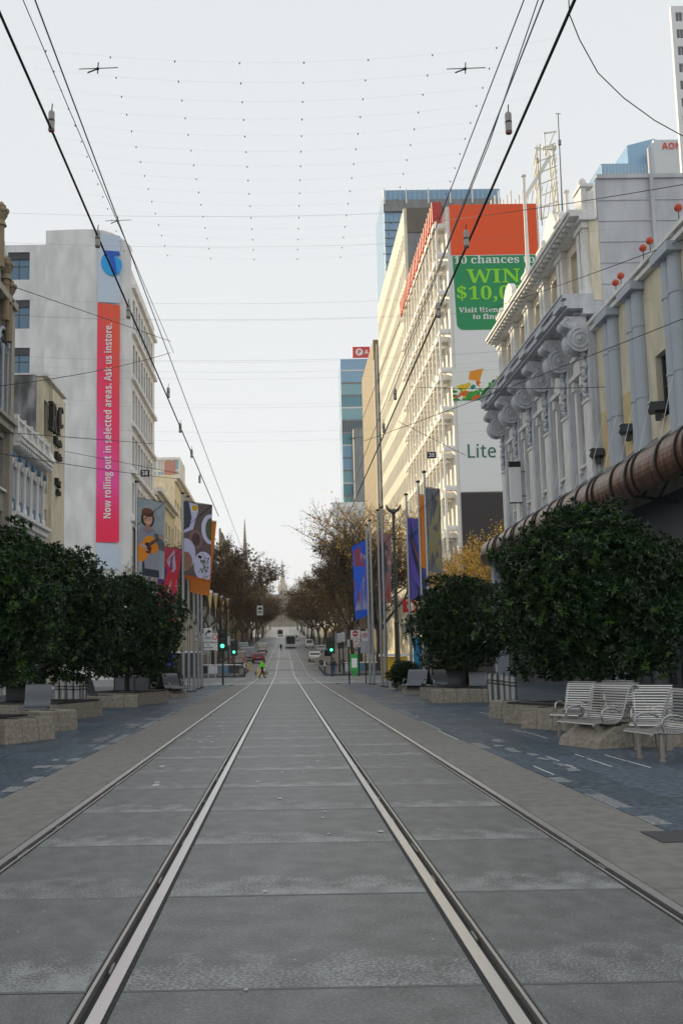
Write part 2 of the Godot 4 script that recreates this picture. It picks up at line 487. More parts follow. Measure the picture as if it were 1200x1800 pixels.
func ground() -> void:
	var asph := M("asphalt", Color(0.27, 0.275, 0.28), 0.42, 0, noise_tex("asph", 0.06, 0.6, 1.0, 5), 0.4)
	var zs := [-60, 97, 130, 180, 232, 300, 380, 460, 620, 800, 1000, 1500, 4500]
	structure("ground", sheet(-1500, 1500, zs, -0.12), M("earth", Color(0.12, 0.12, 0.12), 0.95))
	# concrete tram road of cast slabs
	var road := structure("road", sheet(-3.5, 3.52, [-12, 66], -0.055), M("joint", Color(0.035, 0.036, 0.038), 0.9))
	var smat := []
	for i in 6:
		var m := print_mat("slab_%d" % i, slab_image(31 + i * 17, [2.6, 1.3, 3.0, 0.7, 2.0, 1.6][i]), 0.48)
		m.normal_enabled = true; m.normal_texture = noise_tex("slab_n", 0.09, 0, 1, 4, 512, FastNoiseLite.TYPE_SIMPLEX_SMOOTH, true, 3.0); m.normal_scale = 0.3; m.albedo_color = Color(0.90, 0.90, 0.90)
		smat.append(m)
	var shoulder := []
	for i in 2:
		shoulder.append(M("shoulder_%d" % i, Color(0.205 - i * 0.012, 0.195 - i * 0.012, 0.178 - i * 0.01), 0.68, 0, noise_tex("shoulder", 0.02, 0.88, 1.0, 6), 0.4, texs["slab_n"], 0.15))
	var strips := [[-3.44, -2.388, 0], [-2.212, -0.998, 1], [-0.822, 0.962, 1], [1.138, 2.342, 1], [2.518, 3.46, 0]]
	var cache := {}
	for s in strips.size():
		var x0: float = strips[s][0]
		var x1: float = strips[s][1]
		for k in range(-4, 34):
			var z0 := 2.98 + 1.85 * k
			if strips[s][2] == 0 and posmod(k, 2) == 1: continue
			var L := 1.85 * (2 if strips[s][2] == 0 else 1)
			var key := "slab%d" % s
			if not cache.has(key):
				var b := MB.new()
				b.bevel(Vector3.ZERO, Vector3(x1 - x0, 0.05, L - 0.022), 0.006)
				cache[key] = b.mesh()
			var m: Material = shoulder[rng.randi() % 2] if strips[s][2] == 0 else smat[rng.randi() % 6]
			part(road, "slab", cache[key], m, Transform3D(Basis(), Vector3((x0 + x1) * 0.5, -0.025 + rng.randf_range(-0.002, 0.002), -(z0 + L * 0.5))))
	# dried paint and gum spots on the slabs
	for i in 44:
		var b := MB.new()
		var left := i < 26
		var z := rng.randf_range(9.0, 30.0) if left else rng.randf_range(4.5, 16.0)
		var x := -1.75 + rng.randfn() * 0.16 if left else rng.randf_range(-0.7, 0.9)
		var q := rng.randf_range(0.012, 0.05) * (1.6 if left else 0.8)
		var pts := []
		for k in 9: pts.append(Vector3(x + cos(TAU * k / 9.0) * q * rng.randf_range(0.5, 1.2), 0.006, -z - sin(TAU * k / 9.0) * q * rng.randf_range(0.6, 2.6)))
		for k in 9: b.tri(Vector3(x, 0.006, -z), pts[k], pts[(k + 1) % 9])
		part(road, "paint_spot", b, M("spot", Color(0.45, 0.46, 0.46), 0.7))
	# bluestone pavements
	var pm := []
	for i in 6:
		var q := [0.98, 0.86, 1.1, 0.92, 1.04, 0.78][i] as float
		pm.append(M("bluestone_%d" % i, Color(0.092 * q, 0.132 * q, 0.178 * q), 0.42 + 0.05 * (i % 3), 0, noise_tex("stone", 0.03, 0.62, 1.0, 6), 0.35 + 0.05 * i, noise_tex("stone_n", 0.05, 0, 1, 4, 512, FastNoiseLite.TYPE_SIMPLEX_SMOOTH, true, 2.0), 0.25))
	var pale := M("pale_sett", Color(0.30, 0.32, 0.335), 0.6, 0, texs["stone"], 1.0)
	var cw := 0.6
	var cl := 1.12
	var pb := MB.new()
	pb.bevel(Vector3.ZERO, Vector3(cw - 0.008, 0.05, cl - 0.008), 0.004)
	var paver := pb.mesh()
	for side in [-1, 1]:
		var edge := 3.46 if side > 0 else -3.44
		var pv := structure("pavement_right" if side > 0 else "pavement_left", sheet(edge if side > 0 else -15.2, 15.2 if side > 0 else edge, [-12, 66], -0.056), mats["joint"])
		var rest := []
		for i in 6: rest.append(MB.new())
		for c in 19:
			var x: float = edge + side * (0.2 + cw * (c + 0.5))
			for k in range(-8, 58):
				var z := k * cl + (0.5 * cl if c % 2 else 0.0) + 3.0
				if z > 65.4: continue
				var p := Vector3(x, -0.025 + rng.randf_range(-0.0015, 0.0015), -z)
				var i := rng.randi() % 6
				var seen := absf(x) < 0.40 * z + 0.6 and absf(x) > 0
				if z > 5.5 and z < (28.5 if side > 0 else 30.0) and seen and absf(x) < 11.5: part(pv, "paver", paver, pm[i], Transform3D(Basis(), p))
				else: rest[i].bevel(p, Vector3(cw - 0.008, 0.05, cl - 0.008), 0.004)
		for i in 6: part(pv, "far_pavers", rest[i], pm[i]).set_meta("kind", "stuff")
		# edge course of small setts, many of them worn pale
		for k in range(6, 120):
			var z := k * 0.52
			var b := bxm(Vector3(0.19, 0.05, 0.505))
			var worn := rng.randf() < (0.5 if side < 0 else 0.22) and z > 7.5
			part(pv, "edge_sett", b, pale if worn else pm[rng.randi() % 6], Transform3D(Basis(), Vector3(edge + side * 0.1, -0.024, -z)))
			if worn and side < 0 and rng.randf() < 0.7: part(pv, "pale_patch", blob(rng.randi_range(2, 5) * 0.09, 0.45, rng), pale, Transform3D(Basis(Vector3.UP, rng.randf_range(-0.2, 0.2)), Vector3(edge + side * rng.randf_range(0.3, 0.5), 0.004, -z)))
		if side > 0:
			for a in [[937, 1347, 977, 1362], [1032, 1334, 1075, 1348], [960, 1330, 982, 1338], [995, 1345, 1012, 1351], [1062, 1327, 1098, 1338], [1102, 1338, 1140, 1350], [920, 1286, 962, 1298], [842, 1252, 872, 1262], [900, 1282, 915, 1287], [770, 1285, 810, 1300], [740, 1268, 775, 1283], [1010, 1326, 1020, 1331]]:
				var p := gnd(a[0], a[1])
				var q := gnd(a[2], a[3])
				q.x = p.x
				var b := MB.new()
				b.ab(p.x - 0.012, p.x + 0.012, 0.002, 0.006, p.z, q.z)
				part(pv, "white_strip", b, M("worn_white", Color(0.52, 0.53, 0.54), 0.7))
			for i in 9: part(pv, "pale_patch", blob(0.22, 0.5, rng), pale, Transform3D(Basis(Vector3.UP, rng.randf_range(-0.3, 0.3)), Vector3(3.75 + rng.randf() * 0.35, 0.004 + 0.0002 * i, -(13.5 + i * 0.62 + rng.randf() * 0.3))))
			var hp := gnd(1185, 1471)
			part(pv, "service_cover", bxm(Vector3(0.42, 0.006, 0.5)), M("cover", Color(0.05, 0.05, 0.055), 0.5), Transform3D(Basis(), Vector3(hp.x, 0.004, hp.z)))
	# crossing street
	var cross := structure("crossing", sheet(-300, 300, [66, 97], -0.02), asph)
	var stripe := M("worn_paint", Color(0.70, 0.73, 0.76), 0.5, 0, noise_tex("worn", 0.04, 0.6, 1.0, 5), 0.6)
	for a in [[-3.3, 12, 84.5, 86.5], [-14, -2.6, 84.5, 86.5]]: part(cross, "pale_band", bxm(Vector3(a[1] - a[0], 0.004, a[3] - a[2])), stripe, Transform3D(Basis(), Vector3((a[0] + a[1]) * 0.5, -0.012, -(a[2] + a[3]) * 0.5)))
	for i in 11: part(cross, "pale_band", bxm(Vector3(0.5, 0.004, 2.2)), stripe, Transform3D(Basis(), Vector3(-12.5 + i * 2.5, -0.0105, -71.5)))
	part(cross, "pale_band", bxm(Vector3(24, 0.004, 1.4)), stripe, Transform3D(Basis(), Vector3(0, -0.011, -67.2)))
	# far street, climbing
	var fz := [97, 115, 140, 180, 232, 300, 380, 460, 620, 800, 900]
	structure("street", sheet(-15.2, 15.2, fz, -0.04), asph)
	var rail_bed := sheet(-2.9, 3.2, fz, -0.03)
	structure("tram_bed", rail_bed, M("bed", Color(0.30, 0.30, 0.295), 0.42, 0, texs["asph"], 0.4))
	for z in [112.0, 150.0, 158.0]: structure("stop_line", sheet(-8, 8, [z, z + 1.6], 0.012), stripe)
	var kerb := M("kerb", Color(0.10, 0.11, 0.12), 0.7, 0, texs["stone"], 0.5)
	var island := M("island", Color(0.24, 0.24, 0.235), 0.75, 0, texs["stone"], 0.4)
	for side in [-1, 1]:
		for seg in [[97.0, 116.0, 4.2], [116.0, 460.0, 9.3]]:
			var b := MB.new()
			var k := MB.new()
			var n := 1 if seg[1] < 200 else 9
			for i in n:
				var a: float = lerpf(seg[0], seg[1], float(i) / n)
				var e: float = lerpf(seg[0], seg[1], float(i + 1) / n)
				var xi: float = seg[2] + 0.3
				var A := Vector3(side * xi, gy(a) + 0.14, -a)
				var B := Vector3(side * 15.2, gy(a) + 0.14, -a)
				var C := Vector3(side * 15.2, gy(e) + 0.14, -e)
				var D := Vector3(side * xi, gy(e) + 0.14, -e)
				if side > 0: b.quad(A, B, C, D)
				else: b.quad(B, A, D, C)
				for q in [[A, D]]:
					var o := Vector3(side * -0.15, -0.06, 0)
					k.bar(q[0] + o, q[1] + o, 0.3, 0.26)
			k.box(Vector3(side * (seg[2] + 15.2) * 0.5, gy(seg[0]) + 0.05, -seg[0] + 0.15), Vector3(15.2 - seg[2], 0.2, 0.3))
			var o := structure("footpath", b, island)
			part(o, "kerb", k, kerb)

func tracks() -> void:
	var bright := M("rail_steel", Color(0.80, 0.79, 0.78), 0.34, 1.0)
	var dull := M("rail_lip", Color(0.55, 0.53, 0.50), 0.4, 0.9)
	var seal := M("rail_seal", Color(0.02, 0.02, 0.022), 0.75)
	var zs := [-10.0, 66.0, 97.0, 140.0, 180.0, 232.0, 300.0, 380.0, 460.0, 620.0]
	for tr in [["tram track left of the centre, running up the street past the walking worker", -2.32, -0.89], ["tram track right of the centre, running up the street to the front of the tram", 1.03, 2.45]]:
		var t := thing("tram_track", tr[0], "tram track", Vector3.ZERO, 0.0, "tram tracks down the middle of the street")
		for i in 2:
			var x: float = tr[1 + i]
			var s := 1.0 if i == 0 else -1.0   # the groove lies on the gauge side
			var head := MB.new()
			var lip := MB.new()
			var bed := MB.new()
			for k in zs.size() - 1:
				var a: float = zs[k]
				var e: float = zs[k + 1]
				for q in [[head, -0.045, 0.024, 0.006, 0.06], [lip, 0.076, 0.094, 0.004, 0.06], [bed, -0.064, -0.047, -0.008, 0.03], [bed, 0.026, 0.074, -0.04, 0.02], [bed, 0.096, 0.104, -0.004, 0.03]]:
					var c := Vector3(x + s * (q[1] + q[2]) * 0.5, q[3] - q[4] * 0.5, 0)
					q[0].bar(c + Vector3(0, gy(a), -a), c + Vector3(0, gy(e), -e), q[2] - q[1], q[4])
			var r := part(t, "rail", head, bright)
			part(r, "guard_lip", lip, dull)
			part(r, "seal_strip", bed, seal)
			# broken sealant and grit lying in the groove
			for j in 8:
				part(r, "groove_debris", bxm(Vector3(0.012, 0.012, 0.16 if j % 3 else 0.34)), M("debris", Color(0.22, 0.21, 0.20), 0.8), Transform3D(Basis(Vector3.UP, rng.randf_range(-0.03, 0.03)), Vector3(x + s * rng.randf_range(0.036, 0.062), -0.014, -(3.6 + j * 1.5 + rng.randf() * 0.9))))

func arch(w: float, h: float, seg := 8) -> PackedVector2Array:
	var p := PackedVector2Array([Vector2(-w / 2, 0), Vector2(w / 2, 0)])
	for i in seg + 1:
		var a := PI * i / seg
		p.append(Vector2(cos(a) * w / 2, h - w / 2 + sin(a) * w / 2))
	return p
func spiral(b: MB, ctr: Vector3, r: float, thick: float, turns := 2.2, flip := 1.0) -> void:
	var pts := []
	var rad := []
	for i in 30:
		var k := i / 29.0
		var a := -k * turns * TAU + PI * 0.5
		pts.append(ctr + Vector3(0, sin(a) * r * (1 - k * 0.85), flip * cos(a) * r * (1 - k * 0.85)))
		rad.append(thick * (1 - k * 0.5))
	b.tube(pts, rad, 5)
func shell(parent, called, mat, x0, x1, y0, y1, z0, z1) -> MeshInstance3D:
	return pab(parent, called, mat, x0, x1, y0, y1, z0, z1)

func right_side() -> void:
	# pale classical building with scroll brackets
	var g := thing("classical_building", "pale classical building with giant scroll brackets under its cornice", "building", Vector3(15, 0, -61.3))
	var T := at_y(Vector3.ZERO, -PI / 2)
	var W := 18.3
	var T2 := T * Transform3D(Basis(), Vector3(0, -1.6, 0))   # upper storeys
	var T3 := T * Transform3D(Basis(), Vector3(0, -0.75, 0))
	var stone: Material = mats["grey_stone"]
	var white: Material = mats["white_stone"]
	var up_holes := []
	var shop := []
	var att := []
	for i in 5:
		var u := 0.75 + 3.4 * i
		up_holes.append(Rect2(u + 1.22, 10.9, 0.96, 3.7))
		att.append(Rect2(u + 0.95, 21.1, 1.1, 2.35))
		shop.append(Rect2(u + 0.5, 0.5, 2.2, 4.6))
	part(g, "wall", holed(W, 7.8, 18.4, 0.45, up_holes), stone, T)
	part(g, "shop_wall", holed(W, 0, 7.78, 0.45, shop), M("shop_grey", Color(0.09, 0.095, 0.10), 0.6), T)
	part(g, "attic_wall", holed(W, 20.02, 24.0, 0.45, att), mats["attic_cream"], T2)
	windows(g, T, up_holes, mats["frame_white"], [mats["glass_dark"], mats["glass_blue"]], 0.3, 0.08, Vector2i(1, 2), white)
	windows(g, T2, att, mats["frame_white"], [mats["glass_dark"]], 0.3, 0.08, Vector2i(1, 1))
	windows(g, T, shop, mats["frame_dark"], [mats["glass_dark"]], 0.3, 0.1, Vector2i(1, 1))
	part(g, "side_wall", _sidewall(), mats["party_wall"])
	pab(g, "roof", mats["grey_panel"], -0.0 + 0.5, 17, 22.3, 22.5, 0.1, 17.9)
	# repeated ornaments share their meshes
	var sh := MB.new()
	sh.ab(-0.52, 0.52, 5.4, 18.9, 0, 0.30); sh.ab(-0.62, 0.62, 5.4, 6.2, 0, 0.36)
	for s in [-0.62, 0.62]: sh.ab(s - 0.06, s + 0.06, 6.3, 18.8, 0, 0.16)
	var panel := MB.new()
	panel.ab(-0.4, 0.4, 10.6, 15.2, 0.302, 0.40); panel.ab(-0.44, 0.44, 15.2, 15.35, 0.302, 0.46)
	var gar := MB.new()
	var r2 := RandomNumberGenerator.new()
	r2.seed = 5
	for i in 46:
		var y := 15.45 + i * 0.05
		gar.ball(Vector3(r2.randf_range(-0.2, 0.2) * (0.5 + i / 60.0), y, 0.36 + r2.randf_range(0, 0.1)), Vector3(0.09, 0.11, 0.09) * r2.randf_range(0.7, 1.3), 6, 4)
	var drum := MB.new()
	var prof := []
	for i in 13:
		var k := i / 12.0
		var wob := 0.03 * cos(k * TAU * 4.0)
		prof.append(Vector2(0.60 - 0.12 * sin(k * PI) + wob, lerpf(-0.46, 0.46, k)))
	prof.push_front(Vector2(0.0, -0.46)); prof.append(Vector2(0.0, 0.46))
	drum.lathe(prof, 20, Transform3D(Basis(Vector3(0, 0, 1), -PI / 2), Vector3(0, 18.2, 0.66)))
	for s in [-0.47, 0.47]:
		spiral(drum, Vector3(s, 18.2, 0.66), 0.54, 0.06)
		drum.ball(Vector3(s, 18.2, 0.66), Vector3(0.07, 0.12, 0.12))
	var web := MB.new()
	web.ext(PackedVector2Array([Vector2(0.3, 18.5), Vector2(0.9, 18.55), Vector2(1.05, 18.75), Vector2(1.3, 19.0), Vector2(1.3, 19.32), Vector2(0.3, 19.32)]), 0.86, Transform3D(Basis(Vector3.UP, -PI / 2), Vector3.ZERO))
	for s in [-0.2, 0.2]: web.ball(Vector3(s * 2.2, 18.85, 1.0), Vector3(0.06, 0.2, 0.3), 8, 5)
	var small := MB.new()
	var p2 := []
	for i in 9:
		var k := i / 8.0
		p2.append(Vector2(0.24 + 0.022 * cos(k * TAU * 3.0), lerpf(-0.46, 0.46, k)))
	p2.push_front(Vector2(0, -0.46)); p2.append(Vector2(0, 0.46))
	small.lathe(p2, 14, Transform3D(Basis(Vector3(0, 0, 1), -PI / 2), Vector3(0, 19.02, 1.22)))
	for s in [-0.47, 0.47]: spiral(small, Vector3(s, 19.02, 1.22), 0.2, 0.035, 1.8, -1.0)
	var shm := sh.mesh()
	var pm := panel.mesh()
	var gm := gar.mesh()
	var dm := drum.mesh()
	var wm := web.mesh()
	var smm := small.mesh()
	for i in 6:
		var x := T2 * Transform3D(Basis(), Vector3(0.62 + 3.4 * i, 0, 0))
		var pl := part(g, "pilaster", shm, stone, x)
		part(pl, "face_panel", pm, white)
		part(pl, "garland", gm, stone)
		var br := part(g, "scroll_bracket", dm, stone, x)
		part(br, "bracket_web", wm, stone)
		part(br, "small_scroll", smm, stone)
	# window surrounds, alternately arched and flat
	for i in 5:
		var x := T3 * Transform3D(Basis(), Vector3(0.75 + 3.4 * i + 1.7, 0, 0))
		var s := MB.new()
		for q in [-0.62, 0.62]:
			s.ab(q - 0.13, q + 0.13, 11.3, 15.5, 0.0, 0.16)
			s.ab(q * 1.5 - 0.1, q * 1.5 + 0.1, 10.8, 18.2, 0.0, 0.1)
			s.ab(q - 0.17, q + 0.17, 15.5, 16.0, 0.0, 0.3)
		s.ab(-0.95, 0.95, 16.0, 16.22, 0, 0.38)
		if i % 2:
			var outer := arch(1.5, 1.35)
			s.ext(outer, 0.16, Transform3D(Basis(), Vector3(0, 16.22, 0.1)))
			s.tube(_arc(0.72, 16.22 + 0.6, 0.24), [0.09], 6)
			s.ball(Vector3(0, 17.7, 0.2), Vector3(0.2, 0.2, 0.12))
		else:
			s.ab(-0.8, 0.8, 16.22, 17.0, 0, 0.14); s.ab(-0.9, 0.9, 17.0, 17.16, 0, 0.3)
			s.ab(-0.35, 0.35, 16.3, 16.9, 0.14, 0.22)
		part(g, "window_surround", s, white, x)
	var en := MB.new()
	for st in [[19.33, 19.6, 0.55], [19.6, 19.72, 1.3], [19.72, 19.95, 1.42], [19.95, 20.1, 1.32], [20.1, 20.25, 1.5], [20.25, 20.32, 1.56]]: en.ab(-0.1, W + 0.1, st[0], st[1], 0.0, st[2])
	for i in 45: en.ab(0.1 + i * 0.4, 0.26 + i * 0.4, 19.45, 19.598, 0.551, 0.85)
	part(g, "entablature", en, stone, T2)
	for i in 6: pbox(g, "cornice_block", stone, Vector3(0.62 + 3.4 * i, 19.86, 1.46), Vector3(1.2, 0.26, 0.22), T2)
	# upturned shells standing on the cornice
	for i in 11:
		var b := MB.new()
		b.ball(Vector3(0.6 + 1.6 * i, 20.5, 1.05), Vector3(0.42, 0.34, 0.3), 10, 6)
		b.ab(0.3 + 1.6 * i, 0.9 + 1.6 * i, 20.321, 20.42, 0.8, 1.35)
		part(g, "cornice_ornament", b, stone, T2)
	for i in 6:
		var b := MB.new()
		var u := 0.62 + 3.4 * i
		for q in [-0.3, 0.3]: b.ab(u + q - 0.2, u + q + 0.2, 20.35, 24.0, 0.0, 0.28)
		b.ab(u - 0.62, u + 0.62, 20.33, 20.7, 0, 0.34); b.ab(u - 0.6, u + 0.6, 23.7, 24.0, 0.0, 0.36)
		part(g, "attic_pilaster", b, white, T2)
	var ac := MB.new()
	for st in [[24.02, 24.2, 0.5], [24.2, 24.36, 0.95], [24.36, 24.52, 1.05]]: ac.ab(-0.1, W + 0.1, st[0], st[1], -0.3, st[2])
	for i in 30: ac.ab(0.2 + i * 0.6, 0.4 + i * 0.6, 24.05, 24.19, 0.5, 0.85)
	part(g, "attic_cornice", ac, white, T2)
	part(g, "parapet", holed(W, 24.53, 25.5, 0.3, []), white, T2)
	for i in 6:
		var b := MB.new()
		var u := 0.62 + 3.4 * i
		b.ab(u - 0.5, u + 0.5, 24.53, 25.8, 0.0, 0.25); b.ab(u - 0.58, u + 0.58, 25.8, 25.95, -0.35, 0.32)
		b.ball(Vector3(u, 26.2, 0.0), Vector3(0.22, 0.3, 0.22), 10, 6)
		part(g, "parapet_pedestal", b, white, T2)
	for i in 2:
		var b := MB.new()
		b.ext(arch(2.4, 1.9, 12), 0.3, T2 * Transform3D(Basis(), Vector3(2.3 + 9.6 * i, 25.5, -0.15)))
		part(g, "curved_gable", b, white)
	for i in 2: pab(g, "parapet_chimney", mats["hood_white"], 15.0 - i * 0.9, 15.6 - i * 0.9, 25.5, 27.2 - i * 0.5, -1.6, -0.9, T2)
	# blade sign
	var bs := thing("blade_sign", "tall narrow white blade sign with black head on the classical building", "sign", on_x(905, 850, 14.2))
	pab(bs, "white_face", mats["white_print"], -0.34, 0.34, -1.15, 1.0, -0.09, 0.09)
	pab(bs, "black_head", mats["black_print"], -0.35, 0.35, 1.0, 1.35, -0.1, 0.1)
	pab(bs, "frame", mats["frame_dark"], -0.37, 0.37, -1.22, -1.151, -0.1, 0.1)
	for y in [-0.8, 0.7]: pab(bs, "bracket", mats["frame_dark"], 0.34, 0.85, y, y + 0.05, -0.03, 0.03)
	# nearer cream building with grey pipes
	var c := thing("cream_building", "cream rendered building with paired grey half-round pilasters above the copper canopy", "building", Vector3(15, 0, -42.9))
	var win := [Rect2(6.6, 10.8, 1.5, 2.6), Rect2(10.0, 10.8, 1.5, 2.6)]
	var dis := [Rect2(1.0, 0.3, 3.6, 5.4), Rect2(5.2, 0.3, 3.6, 5.4), Rect2(9.4, 0.3, 3.6, 5.4), Rect2(13.6, 0.3, 3.6, 5.4)]
	part(c, "wall", holed(21.0, 7.8, 17.1, 0.4, win), mats["cream_pale"], T)
	part(c, "shop_wall", holed(21.0, 0, 7.78, 0.4, dis), M("shop_grey2", Color(0.13, 0.14, 0.15), 0.6), T)
	windows(c, T, win, mats["frame_dark"], [mats["glass_dark"]], 0.28, 0.1, Vector2i(1, 1))
	windows(c, T, dis, mats["frame_dark"], [mats["glass_dark"], mats["glass_grey"]], 0.3, 0.12, Vector2i(2, 0))
	for i in 4:
		var a: float = [0.2, 3.0, 8.2, 11.6][i]
		var e: float = [1.6, 4.4, 9.9, 14.2][i]
		pab(c, "sand_panel", mats["sand_wall"], a, e, 9.8, 12.8, 0.002, 0.05, T)
	for i in 3:
		var u: float = [2.3, 5.2, 8.9][i]
		for q in [-0.31, 0.31]:
			var b := MB.new()
			b.cyl(Vector3(u + q, 9.8, 0.1), Vector3(u + q, 16.5, 0.1), 0.29, 0.29, 14)
			for y in [12.0, 15.0]: b.cyl(Vector3(u + q, y, 0.1), Vector3(u + q, y + 0.1, 0.1), 0.32, 0.32, 14)
			part(c, "half_round_pilaster", b, mats["pipe_grey"], T)
		pab(c, "pilaster_cap", mats["pipe_grey"], u - 0.8, u + 0.8, 16.5, 16.85, 0.0, 0.6, T)
	var top := MB.new()
	top.ab(-0.05, 21, 16.85, 17.05, 0.0, 0.28); top.ab(-0.05, 21, 17.12, 17.3, -0.4, 0.4); top.ab(-0.05, 21, 17.05, 17.12, -0.3, 0.2)
	part(c, "coping", top, mats["white_stone"], T)
	pab(c, "roof", mats["grey_panel"], 0.5, 20, 16.7, 16.9, 0.2, 20.8)
	# the block further back on the right edge of the frame (pale tower)
	var ap := thing("pale_tower", "overexposed pale tower high above the cream building's roof", "building", on_z(1181, 60, 200) * Vector3(1, 0, 1))
	var ah := grid(6, 1.0, 3.0, 1.6, 12, 100, 4.2, 2.2)
	part(ap, "wall", holed(20, 0, 150, 0.4, ah), M("white_tower", Color(0.82, 0.83, 0.84), 0.7), at_y(Vector3.ZERO))
	windows(ap, Transform3D(), ah, mats["frame_white"], [mats["glass_grey"]], 0.25, 0.1)
	pab(ap, "side_wall", mats["white_tower"], 0.3, 20, 0, 150, -1.5, -0.41)
	# ball finials on rods along the coping
	var k := 0
	for a in [[1081, 497], [1090, 485], [1129, 436], [1141, 423], [1191, 365]]:
		var p := on_x(a[0], a[1], 14.9)
		var f := thing("ball_finial", "terracotta red ball on a thin rod along the cream building's coping", "finial", Vector3(p.x, 17.3, p.z), 0.0, "red balls on the cream building's coping")
		var b := MB.new()
		b.ball(Vector3(0, p.y - 17.3, 0), Vector3.ONE * 0.155, 14, 10)
		part(f, "ball", b, mats["terracotta_ball"])
		var rd := MB.new()
		rd.cyl(Vector3(0, 0, 0), Vector3(0, p.y - 17.4, 0), 0.02, 0.02, 6)
		part(f, "rod", rd, mats["frame_dark"])
		k += 1
	hooded_block()
	towers_right()

func _sidewall() -> MB:
	# rendered party wall with horizontal boards, facing down the street
	var b := MB.new()
	b.ab(0.46, 17, 0, 24.5, 18.12, 18.3)
	for i in 9: b.ab(0.46, 17, 15.0 + i * 1.05, 15.04 + i * 1.05, 18.3, 18.335)
	b.ab(3.0, 3.15, 13, 26.0, 18.34, 18.5)
	b.ab(0.46, 17, 24.5, 24.7, 18.0, 18.4)
	b.ab(0.46, 0.48, 0, 22, 0, 18.1)
	return b
func _arc(r: float, y: float, z: float) -> Array:
	var p := []
	for i in 11: p.append(Vector3(cos(PI * i / 10.0) * r, y + sin(PI * i / 10.0) * r, z))
	return p

